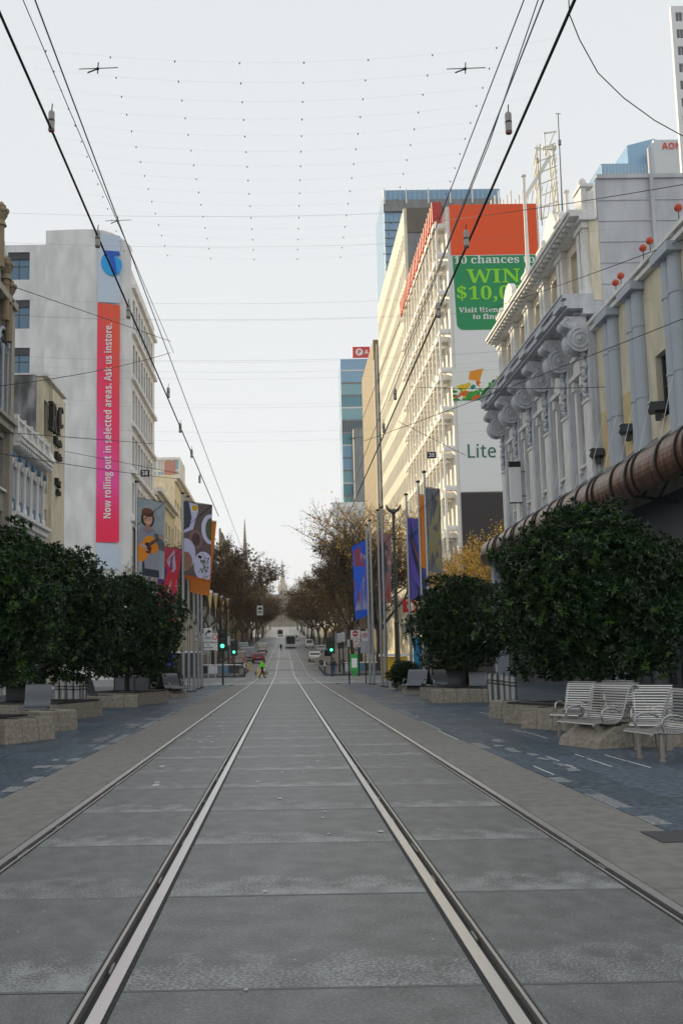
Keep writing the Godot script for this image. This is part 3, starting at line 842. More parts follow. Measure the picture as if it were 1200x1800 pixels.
func hooded_block() -> void:
	# white office block with rows of sun hoods, corner at the crossing
	var Z := 93.0
	var X := 17.6
	var H := 48.3
	var b := thing("hooded_office_block", "white office block whose street side is covered in rows of projecting sun hoods", "building", Vector3(X, 0, -Z))
	var T := at_y(Vector3(0, 0, -29), -PI / 2)   # x from the far end (0) to the corner (29)
	var holes := []
	for r in 10:
		for i in 12: holes.append(Rect2(0.55 + 2.37 * i, 6.6 + 4.1 * r, 1.5, 2.2))
	part(b, "street_wall", holed(29, 0, H, 0.4, holes), mats["hood_white"], T)
	windows(b, T, holes, mats["hood_white"], [mats["glass_grey"], mats["blind"]], 0.2, 0.08, Vector2i(0, 0))
	var hood := MB.new()
	hood.ab(-0.8, 0.8, 0.36, 0.48, 0.001, 1.25); hood.ab(-0.8, 0.8, 0.0, 0.36, 1.15, 1.25); hood.ab(-0.8, -0.7, 0.0, 0.36, 0.001, 1.15); hood.ab(0.7, 0.8, 0.0, 0.36, 0.001, 1.15)   # open underneath
	var post := MB.new()
	post.ab(-0.11, 0.11, -2.9, 0.5, 0.9, 1.12)
	post.ab(-0.15, 0.15, -3.1, -2.9, 0.002, 1.16)
	var cap := MB.new()
	cap.ab(-0.3, 0.3, -3.45, -3.1, 0.002, 1.1)
	var hm := hood.mesh()
	var po := post.mesh()
	var cp := cap.mesh()
	for r in 10:
		for i in 12:
			var x := T * Transform3D(Basis(), Vector3(1.3 + 2.37 * i, 9.5 + 4.1 * r, 0))
			part(b, "sun_hood", hm, mats["hood_white"], x)
			var p := part(b, "hood_post", po, mats["hood_white"], x * Transform3D(Basis(), Vector3(1.18, 0, 0)))
			part(p, "corbel", cp, mats["hood_white"])
	for i in 24: pab(b, "roof_fin", mats["red_paint"], 0.5 + 1.19 * i, 0.72 + 1.19 * i, H - 1.2, H + 1.0, 0.3, 1.3, T)
	var cw := MB.new()
	cw.ab(0.41, 9.6, 0, H, -0.4, 0.0)
	part(b, "end_wall", cw, mats["hood_white"])
	pab(b, "rear_wall", mats["hood_white"], 0.41, 9.6, 0, H - 0.5, -29, -28.6)
	pab(b, "base_wall", mats["dark_wall"], 0.42, 14, 0, 18.0, 0.004, 0.2)
	pab(b, "roof", mats["grey_panel"], 0.41, 9.6, H - 0.5, H - 0.3, -28.6, -0.4)
	pab(b, "side_extension", mats["grey_panel"], 9.6, 13.5, 0, 43.5, -12, -0.3)
	# billboard covering the end wall
	var bb := thing("wall_billboard", "huge end-wall billboard, orange above a green prize offer card", "billboard", Vector3(X, 0, -Z + 0.03))
	var S := func(px, py): return on_z(px, py, Z - 0.1) - Vector3(X, 0, 0)
	var o0: Vector3 = S.call(782, 362)
	var o1: Vector3 = S.call(945, 447)
	pab(bb, "orange_panel", mats["orange_print"], 0.35, o1.x, o1.y, H + 0.15, 0.05, 0.14)
	pab(bb, "white_panel", mats["white_print"], 0.35, o1.x, 18.1, o1.y - 0.02, 0.05, 0.14)
	var gc := MB.new()
	var gl: Vector3 = S.call(794, 449)
	var gb: Vector3 = S.call(850, 580)
	var poly := PackedVector2Array([Vector2(gl.x, gl.y - 0.1)])
	for i in 7:
		var a := PI + PI * 0.5 * i / 6.0
		poly.append(Vector2(gl.x + 0.9 + cos(a) * 0.7, gb.y + 0.7 + sin(a) * 0.7))
	poly.append(Vector2(o1.x - 0.6, gb.y)); poly.append(Vector2(o1.x - 0.3, gl.y - 0.1))
	gc.ext(poly, 0.02, Transform3D(Basis(), Vector3(0, 0, 0.155)))
	part(bb, "green_card", gc, mats["green_print"])
	var put := func(s, px, py, size, m, stretch):
		var p: Vector3 = S.call(px, py)
		text(bb, "lettering", s, mats[m], size, 0.02, Transform3D(Basis(), Vector3(p.x, p.y, 0.18)), "Droid Serif", 700, stretch)
	put.call("10 chances to", 868, 457, 1.12, "white_print", Vector3(1.12, 1, 1))
	put.call("WIN", 866, 486, 2.05, "lime_print", Vector3(1.2, 1, 1))
	put.call("$10,000", 870, 515, 2.0, "lime_print", Vector3(1.12, 1, 1))
	put.call("Visit liteneasy.com", 873, 545, 0.72, "white_print", Vector3(1.15, 1, 1))
	put.call("to find out", 867, 557, 0.72, "white_print", Vector3(1.15, 1, 1))
	var p: Vector3 = S.call(864, 793)
	text(bb, "lettering", "Lite n’ Easy", mats["darkgreen_print"], 1.9, 0.02, Transform3D(Basis(), Vector3(p.x + 2.05, p.y, 0.18)), "Droid Sans", 400)
	# print of vegetables
	var im := Image.create(192, 96, false, Image.FORMAT_RGB8)
	im.fill(Color(0.93, 0.94, 0.92))
	var r := RandomNumberGenerator.new()
	r.seed = 12
	for i in 120:
		var x := r.randf() * 192
		var y := 96 - absf(r.randfn(0, 24))
		var cc: Color = [Color(0.1, 0.5, 0.15), Color(0.2, 0.62, 0.2), Color(0.9, 0.75, 0.1), Color(0.05, 0.35, 0.12), Color(0.95, 0.85, 0.3), Color(0.85, 0.4, 0.1), Color(0.1, 0.55, 0.5), Color(0.93, 0.93, 0.9)][r.randi() % 8]
		ell(im, x, y, r.randf_range(5, 14), r.randf_range(3, 8), cc, r.randf() * PI)
	pol(im, [Vector2(40, 10), Vector2(70, 2), Vector2(60, 40), Vector2(36, 34)], Color(0.93, 0.6, 0.1))
	var q := MB.new()
	var a0: Vector3 = S.call(795, 705)
	var a1: Vector3 = S.call(945, 645)
	q.quad(Vector3(a0.x, a0.y, 0.165), Vector3(a1.x, a0.y, 0.165), Vector3(a1.x, a1.y, 0.165), Vector3(a0.x, a1.y, 0.165))
	part(bb, "food_print", q, print_mat("food", im))
	pbox(bb, "cyan_mark", M("cyan_print", Color(0.15, 0.7, 0.75), 0.5), S.call(874, 622) + Vector3(0, 0, 0.07), Vector3(0.5, 1.1, 0.02))
	# roof clutter
	var lf := thing("roof_gantry", "tall cream steel lattice gantry standing on the roof behind the billboard", "gantry", on_z(960, 345, 96))
	var L := MB.new()
	for s in [-1.0, 1.0]:
		for d in [-0.8, 0.8]:
			L.bar(Vector3(s, -3, d), Vector3(s * 0.7, 5.5, d), 0.16)
		for i in 6:
			L.bar(Vector3(s, -3 + i * 1.4, -0.8), Vector3(s, -1.6 + i * 1.4, 0.8), 0.09)
	for i in 7: L.bar(Vector3(-1, -3 + i * 1.3, 0.8), Vector3(1, -2.2 + i * 1.3, 0.8), 0.1)
	part(lf, "lattice", L, mats["rib_cream"])
	var L2 := MB.new()
	L2.bar(Vector3(-2.6, -0.6, 0.6), Vector3(0.4, 4.2, 0.6), 0.4); L2.bar(Vector3(-0.2, 5.5, 0), Vector3(1.3, 5.5, 0), 0.35)
	L2.bar(Vector3(0.1, 4.6, 0), Vector3(1.2, 7.3, 0), 0.14); L2.bar(Vector3(0.1, 4.6, 0), Vector3(0.1, 7.2, 0), 0.14); L2.bar(Vector3(0.0, 7.2, 0), Vector3(1.4, 7.4, 0), 0.14)
	for i in 9: L2.bar(Vector3(-3.8 + i * 0.5, -3, 1.0), Vector3(-3.2 + i * 0.5, -0.6 + i * 0.25, 1.0), 0.1)
	part(lf, "stair", L2, mats["hood_white"])
	for a in [[980, 200, 345, "tall thin white antenna mast on the roof behind the classical building", 0.09], [943, 260, 330, "short dark antenna rod beside the roof gantry", 0.05]]:
		var t := on_z(a[0], a[1], 90)
		var e := on_z(a[0] + 6, a[2], 90)
		var ms := thing("antenna_mast", a[3], "antenna", e)
		var m := MB.new()
		m.cyl(Vector3(0, -4, 0), Vector3(t.x - e.x, t.y - e.y, 0), a[4], a[4] * 0.6, 6)
		part(ms, "pole", m, mats["cable_pale"])
		var m2 := MB.new()
		m2.cyl(Vector3(t.x - e.x, (t.y - e.y) * 0.62, 0), Vector3(t.x - e.x, (t.y - e.y) * 0.62 + 0.5, 0), a[4] * 1.9, a[4] * 1.9, 8)
		m2.bar(Vector3(t.x - e.x - 0.25, t.y - e.y, 0), Vector3(t.x - e.x + 0.25, t.y - e.y, 0), 0.06)
		part(ms, "fitting", m2, mats["cable_pale"])
	for a in [[926, 312, 500, 14.2, 55.0], [993, 340, 380, 14.4, 47.0]]:
		var fp := thing("roof_flagpole", "bare white flagpole rising from the classical building's parapet at its %s end" % ("far" if a[4] > 50 else "near"), "flagpole", Vector3(15.3, 23.0, -a[4]))
		var m := MB.new()
		m.cyl(Vector3.ZERO, Vector3(0, on_z(a[0], a[1], a[4]).y - 23.0, 0), 0.13, 0.09, 10)
		m.ball(Vector3(0, on_z(a[0], a[1], a[4]).y - 22.9, 0), Vector3(0.17, 0.12, 0.17))
		part(fp, "pole", m, mats["hood_white"])
	# small rods along the roof edge
	for i in 9:
		var m := MB.new()
		m.cyl(Vector3(5.0 + i * 0.42, H + 0.1, -1.0), Vector3(5.0 + i * 0.42, H + 1.2 + 0.5 * (i % 3), -1.0), 0.09, 0.09, 6)
		part(b, "roof_rod", m, mats["hood_white"])

func towers_right() -> void:
	# long pale ribbed slab beyond, grey end wall above the hooded block
	var t := thing("ribbed_slab_block", "tall cream slab block with closely ribbed street side and a grey end wall", "building", Vector3(17.4, 0, -122.5))
	var T := at_y(Vector3(0, 0, -36), -PI / 2)
	var holes := grid(24, 0.5, 1.48, 0.85, 13, 8.0, 4.1, 2.4)
	part(t, "street_wall", holed(36, 0, 63.0, 0.4, holes), mats["rib_cream"], T)
	windows(t, T, holes, mats["rib_cream"], [mats["glass_grey"], mats["glass_dark"]], 0.04, 0.05, Vector2i(0, 0))
	for i in 25: pab(t, "rib", mats["hood_white"], 0.05 + 1.48 * i, 0.3 + 1.48 * i, 6, 63.0, 0.001, 0.05, T)
	var e := MB.new()
	e.ab(0.41, 8.5, 0, 59.5, -0.4, 0.0)
	for i in 4: e.ab(1.0 + i * 2.0, 1.05 + i * 2.0, 42, 57, 0.0, 0.03)
	for i in 4: e.ab(0.41, 8.5, 44 + i * 3.4, 44.05 + i * 3.4, 0.0, 0.025)
	part(t, "end_wall", e, mats["grey_panel"])
	pab(t, "cap_band", mats["bronze_panel"], 0.41, 8.5, 59.5, 63.0, -0.5, 0.12)
	pab(t, "roof", mats["grey_panel"], 0.41, 8.5, 62.8, 62.9, -36, -0.51)
	# glass tower behind
	var gt := thing("glass_tower", "broad blue glass tower rising behind the grey end wall", "building", on_z(673, 335, 215) * Vector3(1, 0, 1))
	var w := on_z(878, 400, 215).x - on_z(672, 400, 215).x
	var h := on_z(700, 333, 215).y
	pab(gt, "core", mats["glass_sky"], 0.2, w, 0, h, -20, -0.3)
	var fr := MB.new()
	for i in 24: fr.ab(w * i / 24.0, w * i / 24.0 + 0.05, 40, h, -0.3, 0.0)
	for i in 24: fr.ab(0, w, 60 + i * 2.0, 60.07 + i * 2.0, -0.3, 0.02)
	part(gt, "mullions", fr, mats["pipe_grey"])
	pab(gt, "cap_band", mats["grey_panel"], -0.1, w, on_z(700, 372, 215).y, on_z(700, 352, 215).y, -0.3, 0.3)
	for i in 5: pab(gt, "cap_post", mats["hood_white"], 5.3 * i + 0.0, 5.3 * i + 0.3, on_z(700, 360, 215).y, h, 0.31, 0.6)
	# brown stone tower with pale fins at its corner
	var bt := thing("brown_tower", "slim brown stone tower with pale corner fins beyond the ribbed block", "building", Vector3(17.2, 0, -166))
	var bw := on_z(678, 600, 166).x - 17.2
	var bh := on_z(665, 597, 166).y
	var bhole := grid(2, 0.3, 1.15, 0.7, 13, 8.0, 3.6, 2.1)
	part(bt, "wall", holed(bw + 1.0, 0, bh, 0.4, bhole), mats["brown_stone"])
	windows(bt, Transform3D(), bhole, mats["brown_stone"], [mats["glass_grey"]], 0.2, 0.05, Vector2i(0, 0))
	pab(bt, "side_wall", mats["brown_stone"], 0.0, 0.4, 0, bh, -25, -0.41)
	for i in 3: pab(bt, "corner_fin", [mats["hood_white"], mats["sand_wall"], mats["hood_white"]][i], -0.05 + 0.26 * i, 0.13 + 0.26 * i, 0, bh - 4 + i * 1.5, 0.01, 0.3)
	# teal glass tower with a red sign
	var tt := thing("teal_tower", "teal glass tower with a red rooftop sign and grey lower annexe", "building", on_z(598, 640, 330) * Vector3(1, 0, 1))
	var tw := on_z(652, 700, 330).x - on_z(598, 700, 330).x
	var th := on_z(620, 631, 330).y
	for i in 14:
		var y1 := th - i * 4.6
		pab(tt, "glass_band", mats[["glass_sky", "glass_sky", "glass_teal_pale", "glass_teal", "glass_teal_pale", "glass_grey", "glass_teal"][i % 7]], 0.1, tw, y1 - 4.5, y1, -14, -0.1)
		pab(tt, "floor_edge", mats["grey_panel"] if i % 3 else mats["frame_white"], 0.0, tw, y1 - 4.6, y1 - 4.0, -0.1, 0.05)
	var tm := MB.new()
	for i in 12: tm.ab(tw * i / 12.0, tw * i / 12.0 + 0.07, 10, th, -0.09, 0.03)
	part(tt, "mullions", tm, mats["pipe_grey"])
	pab(tt, "annexe", mats["grey_panel"], on_z(615, 700, 330).x - on_z(598, 700, 330).x, tw + 2, 0, on_z(620, 763, 330).y, 0.1, 8)
	var s0 := on_z(620, 627, 329) - tt.position
	var s1 := on_z(650, 608, 329) - tt.position
	pab(tt, "sign_board", mats["red_print"], s0.x, s1.x, s0.y, s1.y, -0.5, 0.2)
	var cx := s0.x + 2.4
	var cy := (s0.y + s1.y) * 0.5
	var lg := MB.new()
	lg.cyl(Vector3(cx, cy, 0.2), Vector3(cx, cy, 0.3), 1.35, 1.35, 20)
	part(tt, "sign_disc", lg, mats["white_print"])
	text(tt, "sign_letter", "P", mats["red_print"], 2.3, 0.05, Transform3D(Basis(), Vector3(cx, cy, 0.4)))
	text(tt, "sign_letter", "A", mats["white_print"], 2.2, 0.05, Transform3D(Basis(), Vector3(cx + 2.6, cy - 0.1, 0.3)))
	# low white block
	var lw := thing("low_white_block", "low overexposed white block beyond the right-hand trees", "building", on_z(584, 885, 290) * Vector3(1, 0, 1))
	var wh := grid(5, 1.0, 2.3, 1.2, 6, 25, 3.4, 1.8)
	part(lw, "wall", holed(13, 0, on_z(600, 883, 290).y, 0.4, wh), M("white_render", Color(0.78, 0.78, 0.78), 0.8))
	windows(lw, Transform3D(), wh, mats["frame_white"], [mats["glass_grey"]], 0.2, 0.06, Vector2i(0, 0))
	# distant tower with a red word on it
	var an := thing("far_office_tower", "distant pale blue office tower with a red three-letter sign above the grey party wall", "building", on_z(1055, 290, 300) * Vector3(1, 0, 1))
	var A := func(px, py): return on_z(px, py, 300) - an.position
	var z0: Vector3 = A.call(1197, 262)
	pab(an, "shaft", mats["glass_sky"], A.call(1056, 300).x, A.call(1165, 300).x, 0, A.call(1056, 288).y, -20, 0)
	pab(an, "glass_crown", mats["glass_sky"], A.call(1105, 250).x, A.call(1168, 250).x, 20, A.call(1105, 250).y, -18, -2)
	var cr := MB.new()
	var c0: Vector3 = A.call(1105, 250)
	var c1: Vector3 = A.call(1152, 238)
	cr.ext(PackedVector2Array([Vector2(c0.x, c0.y), Vector2(A.call(1168, 250).x, c0.y), Vector2(A.call(1168, 243).x, A.call(1168, 245).y), Vector2(c1.x, c1.y)]), 16, Transform3D(Basis(), Vector3(0, 0, -10)))
	part(an, "crown_slope", cr, mats["glass_sky"])
	pab(an, "sign_block", M("pale_metal", Color(0.62, 0.65, 0.68), 0.4), A.call(1135, 262).x, z0.x, 0, z0.y, 0.1, 6)
	text(an, "sign_letters", "AON", mats["red_print"], 3.1, 0.1, Transform3D(Basis(), A.call(1167, 274) + Vector3(0, 0, 6.2)))
	var am := MB.new()
	for i in 18: am.ab(A.call(1056, 300).x + i * 1.15, A.call(1056, 300).x + i * 1.15 + 0.12, 100, A.call(1056, 290).y, 0.001, 0.12)
	part(an, "mullions", am, mats["frame_white"])

func canopy() -> void:
	# deep copper bull-nose canopy along the cream and classical buildings
	var z0 := 20.0
	var z1 := 59.3
	var xg := 13.3
	var c := thing("copper_canopy", "long canopy with a rounded copper fascia over the right-hand footpath", "canopy", Vector3(0, 0, 0))
	var L := z1 - z0
	var zc := -(z0 + z1) * 0.5
	var rf := MB.new()
	rf.ext(PackedVector2Array([Vector2(xg, 8.95), Vector2(14.98, 10.1), Vector2(14.98, 9.95), Vector2(xg, 8.8)]), L, Transform3D(Basis(), Vector3(0, 0, zc)))
	part(c, "roof", rf, mats["zinc"])
	for i in 18: pbox(c, "roof_seam", mats["zinc"], Vector3(14.12, 9.56, -(z0 + 1.5 + i * 2.15)), Vector3(2.1, 0.06, 0.06), Transform3D(Basis(Vector3(0, 0, 1), 0.0), Vector3.ZERO)).rotation.z = 0.603
	var n := 12
	var prof := []
	for i in n + 1:
		var a := PI * 0.5 + PI * 0.78 * i / n
		prof.append(Vector2(xg + cos(a) * 1.15 * 0.62, 8.05 + sin(a) * 0.93))
	var seg := 0
	var zz := z0
	while zz < z1 - 0.05:
		var ze := minf(zz + 2.2, z1)
		var f := MB.new()
		for i in n:
			var a: Vector2 = prof[i]
			var b: Vector2 = prof[i + 1]
			f.quad(Vector3(a.x, a.y, -ze), Vector3(b.x, b.y, -ze), Vector3(b.x, b.y, -zz - 0.01), Vector3(a.x, a.y, -zz - 0.01))
		part(c, "fascia_panel", f, mats["copper"])
		for d in ([0.0, 0.62] if seg % 2 == 0 else [0.0]):
			var pts := []
			for i in n + 1: pts.append(Vector3(prof[i].x - 0.02, prof[i].y, -zz - d))
			var rb := MB.new()
			rb.tube(pts, [0.045], 6)
			part(c, "rib", rb, mats["rib_dark"])
		zz = ze; seg += 1
	var ec := MB.new()
	var ep := PackedVector2Array()
	for q in prof: ep.append(q)
	ep.append(Vector2(14.6, 8.3)); ep.append(Vector2(14.6, 9.0))
	ec.ext(ep, 0.06, Transform3D(Basis(), Vector3(0, 0, -z1 - 0.03)))
	part(c, "end_plate", ec, mats["rib_dark"])
	pab(c, "soffit", M("soffit_grey", Color(0.30, 0.30, 0.30), 0.7), 13.3, 14.98, 8.5, 8.6, -z1, -z0)
	# trusses under the canopy
	for i in 9:
		var z := -(z0 + 2 + i * 4.3)
		var b := MB.new()
		b.bar(Vector3(12.8, 7.6, z), Vector3(14.95, 7.3, z), 0.12)
		b.bar(Vector3(12.8, 7.6, z), Vector3(14.95, 8.8, z), 0.1)
		b.bar(Vector3(13.6, 7.5, z), Vector3(14.2, 8.4, z), 0.08)
		b.bar(Vector3(14.2, 7.4, z), Vector3(14.95, 8.7, z), 0.08)
		part(c, "truss", b, mats["frame_dark"])
	for z in [24.0, 38.0, 58.8]:
		var b := MB.new()
		b.ab(13.2, 13.9, 0, 7.6, -z - 0.35, -z + 0.35); b.ab(13.05, 14.05, 7.3, 7.6, -z - 0.5, -z + 0.5); b.ab(13.05, 14.05, 0, 0.5, -z - 0.45, -z + 0.45)
		part(c, "column", b, mats["pipe_grey"])
	# thin tie rods from the wall
	for i in 16:
		var z := 27.0 + i * 2.0
		var b := MB.new()
		b.cyl(Vector3(13.6, 9.2, -z), Vector3(14.97, 12.8, -z - 1.2), 0.012, 0.012, 4)
		part(c, "tie_rod", b, mats["frame_white"])
	for a in [[1050, 797], [1103, 755], [1155, 717]]:
		var p := on_x(a[0], a[1], 14.75)
		var fl := thing("floodlight", "black wedge floodlight standing on the canopy roof below the wall", "floodlight", p, -0.5, "floodlights on the copper canopy")
		var b := MB.new()
		b.ext(PackedVector2Array([Vector2(-0.35, -0.16), Vector2(0.35, -0.16), Vector2(0.3, 0.16), Vector2(-0.18, 0.2)]), 0.7, Transform3D())
		part(fl, "housing", b, mats["black_metal"])
		part(fl, "lens", bxm(Vector3(0.2, 0.04, 0.5)), mats["frame_white"], Transform3D(Basis(Vector3(0, 0, 1), 0.6), Vector3(-0.27, 0.22, 0)))
		pab(fl, "foot", mats["black_metal"], -0.1, 0.1, -0.5, -0.15, -0.1, 0.1)

func left_side() -> void:
	var T := at_y(Vector3.ZERO, PI / 2)
	# nearest: gothic gabled facade
	var g := thing("gothic_building", "cream gothic facade with pointed tracery windows and a carved finial at the left edge", "building", Vector3(-15, 0, -37.6))
	var up_holes := [Rect2(1.2, 15.2, 1.6, 4.6), Rect2(4.4, 15.2, 1.6, 4.6), Rect2(7.6, 15.2, 1.6, 4.6), Rect2(10.9, 15.2, 1.5, 4.6)]
	var mid := grid(4, 1.2, 3.2, 1.6, 2, 7.0, 4.0, 2.8)
	var low := grid(3, 0.8, 4.2, 3.2, 1, 0.4, 1, 4.0)
	part(g, "wall", holed(13.0, 0, 21.6, 0.45, up_holes + mid + low), mats["gothic_stone"], T)
	windows(g, T, up_holes, mats["pipe_grey"], [mats["glass_dark"], mats["blind"]], 0.25, 0.1, Vector2i(1, 1), mats["white_stone"])
	windows(g, T, mid, mats["frame_dark"], [mats["glass_dark"]], 0.25, 0.1, Vector2i(1, 1), mats["white_stone"])
	windows(g, T, low, mats["frame_dark"], [mats["glass_dark"]], 0.3, 0.1, Vector2i(1, 0))
	for h in up_holes:
		var b := MB.new()
		var cx: float = h.position.x + h.size.x / 2
		b.tube(_shift(_arc(0.85, 18.9, 0.1), cx), [0.12], 6)
		for s in [-0.4, 0.4]: b.tube(_shift(_arc(0.4, 18.6, 0.0), cx + s), [0.07], 6)
		for s in [-0.95, 0.0, 0.95]: b.cyl(Vector3(cx + s, 15.2, 0.08), Vector3(cx + s, 18.9, 0.08), 0.09, 0.09, 8)
		b.tube(_shift(_arc(0.25, 19.15, 0.02), cx), [0.06], 6)
		part(g, "tracery", b, mats["pipe_grey"], T)
	var co := MB.new()
	for st in [[5.6, 6.0, 0.45], [14.2, 14.6, 0.4], [14.6, 14.8, 0.6], [21.2, 21.6, 0.5]]: co.ab(0, 13.0, st[0], st[1], 0.0, st[2])
	for i in 5: co.ab(-0.25 + 3.2 * i, 0.3 + 3.2 * i, 6.0, 21.2, 0.0, 0.3)
	part(g, "string_course", co, mats["gothic_stone"], T)
	var gb := MB.new()
	gb.ext(PackedVector2Array([Vector2(9.0, 21.6), Vector2(13.0, 21.6), Vector2(12.6, 23.0), Vector2(11.7, 24.8), Vector2(10.8, 23.4)]), 0.5, T * Transform3D(Basis(), Vector3(0, 0, -0.2)))
	part(g, "gable", gb, mats["grey_stone"])
	for a in [[12, 470], [17, 508], [3, 375]]:
		var p := on_x(a[0], a[1], -14.7) - g.position
		var b := MB.new()
		b.lathe([Vector2(0.0, -0.7), Vector2(0.3, -0.7), Vector2(0.18, -0.4), Vector2(0.34, -0.1), Vector2(0.2, 0.15), Vector2(0.26, 0.4), Vector2(0.0, 0.7)], 10, Transform3D(Basis(), p))
		for i in 6: b.ball(p + Vector3(cos(i * 1.05) * 0.3, 0.1, sin(i * 1.05) * 0.3), Vector3(0.14, 0.18, 0.14), 6, 4)
		b.cyl(p + Vector3(0, -3.0, 0), p + Vector3(0, -0.65, 0), 0.22, 0.18, 8)
		part(g, "carved_finial", b, mats["brown_stone"])
	pab(g, "roof", mats["grey_panel"], -22, -0.5, 21.3, 21.5, -13, -0.1)
	pab(g, "rear_wall", mats["cream_wall"], -22.4, -22, 0, 21.5, -13, 0)
	pab(g, "end_wall", mats["stained_render"], -22, -0.46, 0, 21.2, -13.0, -12.7)
	# ornate arcaded facade
	var o := thing("arcaded_building", "ornate white arcaded facade with blue ironwork and a balustraded roofline", "building", Vector3(-15, 0, -50.7))
	var W := 7.3
	var ah := []
	for r in 2:
		for i in 5: ah.append(Rect2(0.35 + 1.4 * i, 5.6 + 4.6 * r, 0.86, 2.7))
	var sh := [Rect2(0.5, 0.3, 2.8, 3.8), Rect2(3.9, 0.3, 2.8, 3.8)]
	part(o, "wall", holed(W, 0, 14.0, 0.4, ah + sh), mats["grey_stone"], T)
	windows(o, T, ah, mats["frame_white"], [mats["glass_dark"], mats["glass_blue"]], 0.25, 0.06, Vector2i(0, 1))
	windows(o, T, sh, mats["frame_dark"], [mats["glass_dark"]], 0.3, 0.1, Vector2i(1, 0))
	for h in ah:
		var b := MB.new()
		var cx: float = h.position.x + 0.43
		var y: float = h.position.y
		b.tube(_shift(_arc(0.52, y + 2.45, 0.06), cx), [0.1], 6)
		var lo: PackedVector2Array = PackedVector2Array([Vector2(-0.43, 2.72), Vector2(-0.43, 2.3)])
		for i in 9: lo.append(Vector2(-cos(PI * i / 8.0) * 0.43, 2.28 + sin(PI * i / 8.0) * 0.43))
		lo.append(Vector2(0.43, 2.3)); lo.append(Vector2(0.43, 2.72))
		b.ext(lo, 0.1, Transform3D(Basis(), Vector3(cx, y, -0.1)))
		b.ball(Vector3(cx, y + 3.02, 0.1), Vector3(0.12, 0.16, 0.12), 8, 5)
		part(o, "window_arch", b, mats["white_stone"], T)
		var rl := MB.new()
		for i in 5: rl.bar(Vector3(cx - 0.4 + i * 0.2, y, 0.14), Vector3(cx - 0.4 + i * 0.2, y + 0.55, 0.14), 0.025)
		rl.bar(Vector3(cx - 0.45, y + 0.57, 0.14), Vector3(cx + 0.45, y + 0.57, 0.14), 0.05); rl.bar(Vector3(cx - 0.45, y + 0.02, 0.14), Vector3(cx + 0.45, y + 0.02, 0.14), 0.05)
		part(o, "iron_rail", rl, M("blue_iron", Color(0.06, 0.19, 0.36), 0.5), T)
	for r in 2:
		for i in 6:
			var b := MB.new()
			var u := 0.1 + 1.4 * i
			b.lathe([Vector2(0.17, 0), Vector2(0.17, 0.3), Vector2(0.11, 0.4), Vector2(0.09, 2.3), Vector2(0.12, 2.4), Vector2(0.18, 2.7), Vector2(0.18, 2.85)], 10, Transform3D(Basis(), Vector3(u, 5.5 + 4.6 * r, 0.16)))
			part(o, "column", b, mats["white_stone"], T)
			var bl := MB.new()
			bl.ball(Vector3(u, 8.55 + 4.6 * r, 0.28), Vector3(0.15, 0.22, 0.12), 8, 5)
			part(o, "blue_boss", bl, mats["blue_iron"], T)
	var cr := MB.new()
	for st in [[4.6, 4.9, 0.35], [4.9, 5.2, 0.6], [9.2, 9.4, 0.3], [9.4, 9.75, 0.5], [9.75, 9.95, 0.7]]: pab(o, "string_course", mats["white_stone"], -0.02, W + 0.02, st[0], st[1], 0.001, st[2], T)
	for st in [[13.6, 13.85, 0.45], [13.85, 14.1, 0.75], [14.1, 14.25, 0.85]]: cr.ab(-0.02, W + 0.02, st[0], st[1], 0.0, st[2])
	for i in 18: cr.ab(0.05 + i * 0.41, 0.22 + i * 0.41, 13.62, 13.84, 0.45, 0.68)
	part(o, "cornice", cr, mats["white_stone"], T)
	for i in 6: pab(o, "roof_pedestal", mats["white_stone"], 0.05 + i * 1.4, 0.3 + i * 1.4, 14.26, 15.4, 0.2, 0.55, T)
	for i in 22:
		if i % 4 == 0: continue
		var b := MB.new()
		b.lathe([Vector2(0.07, 14.26), Vector2(0.04, 14.4), Vector2(0.09, 14.65), Vector2(0.04, 14.95), Vector2(0.07, 15.1)], 8, Transform3D(Basis(), Vector3(0.18 + i * 0.34, 0, 0.38)))
		part(o, "baluster", b, mats["white_stone"], T)
	pab(o, "handrail", mats["white_stone"], 0.0, W, 15.1, 15.25, 0.22, 0.54, T)
	pab(o, "roof", mats["grey_panel"], -20, -0.4, 13.7, 13.9, -7.2, -0.1)
	# cream corner building with black raised lettering
	var c := thing("lettered_building", "narrow cream corner building with raised black lettering and a stained grey flank", "building", Vector3(-15, 0, -58.05))
	var ch := [Rect2(0.35, 16.0, 0.95, 2.4), Rect2(0.35, 12.4, 0.95, 2.8), Rect2(0.35, 8.6, 0.95, 2.8), Rect2(0.35, 4.8, 0.95, 2.8)]
	part(c, "wall", holed(5.2, 0, 19.8, 0.4, ch), mats["cream_wall"], T)
	windows(c, T, ch, mats["frame_dark"], [mats["glass_blue"], mats["glass_dark"]], 0.25, 0.07, Vector2i(0, 1))
	pab(c, "pier", mats["cream_pale"], 1.65, 5.2, 0.0, 19.5, 0.002, 0.22, T)
	pab(c, "flank_wall", mats["stained_render"], -9, -0.41, 0, 19.9, -0.35, 0.0)
	pab(c, "coping", mats["white_stone"], -0.1, 5.3, 19.8, 20.0, -0.45, 0.3, T)
	pab(c, "flank_coping", mats["white_stone"], -9, -0.46, 19.9, 20.02, -0.4, 0.06)
	pab(c, "roof", mats["grey_panel"], -9, -0.4, 19.3, 19.5, -5.2, -0.36)
	pab(c, "corner_wall", mats["cream_wall"], -9, -0.4, 0, 19.6, -5.2, -4.9)
	var aw := part(c, "awning_window", bxm(Vector3(0.9, 1.3, 0.05)), mats["white_print"], T * Transform3D(Basis(Vector3(1, 0, 0), -0.45), Vector3(0.82, 15.0, 0.3)))
	aw.set_meta("label", "white top-hung window propped open")
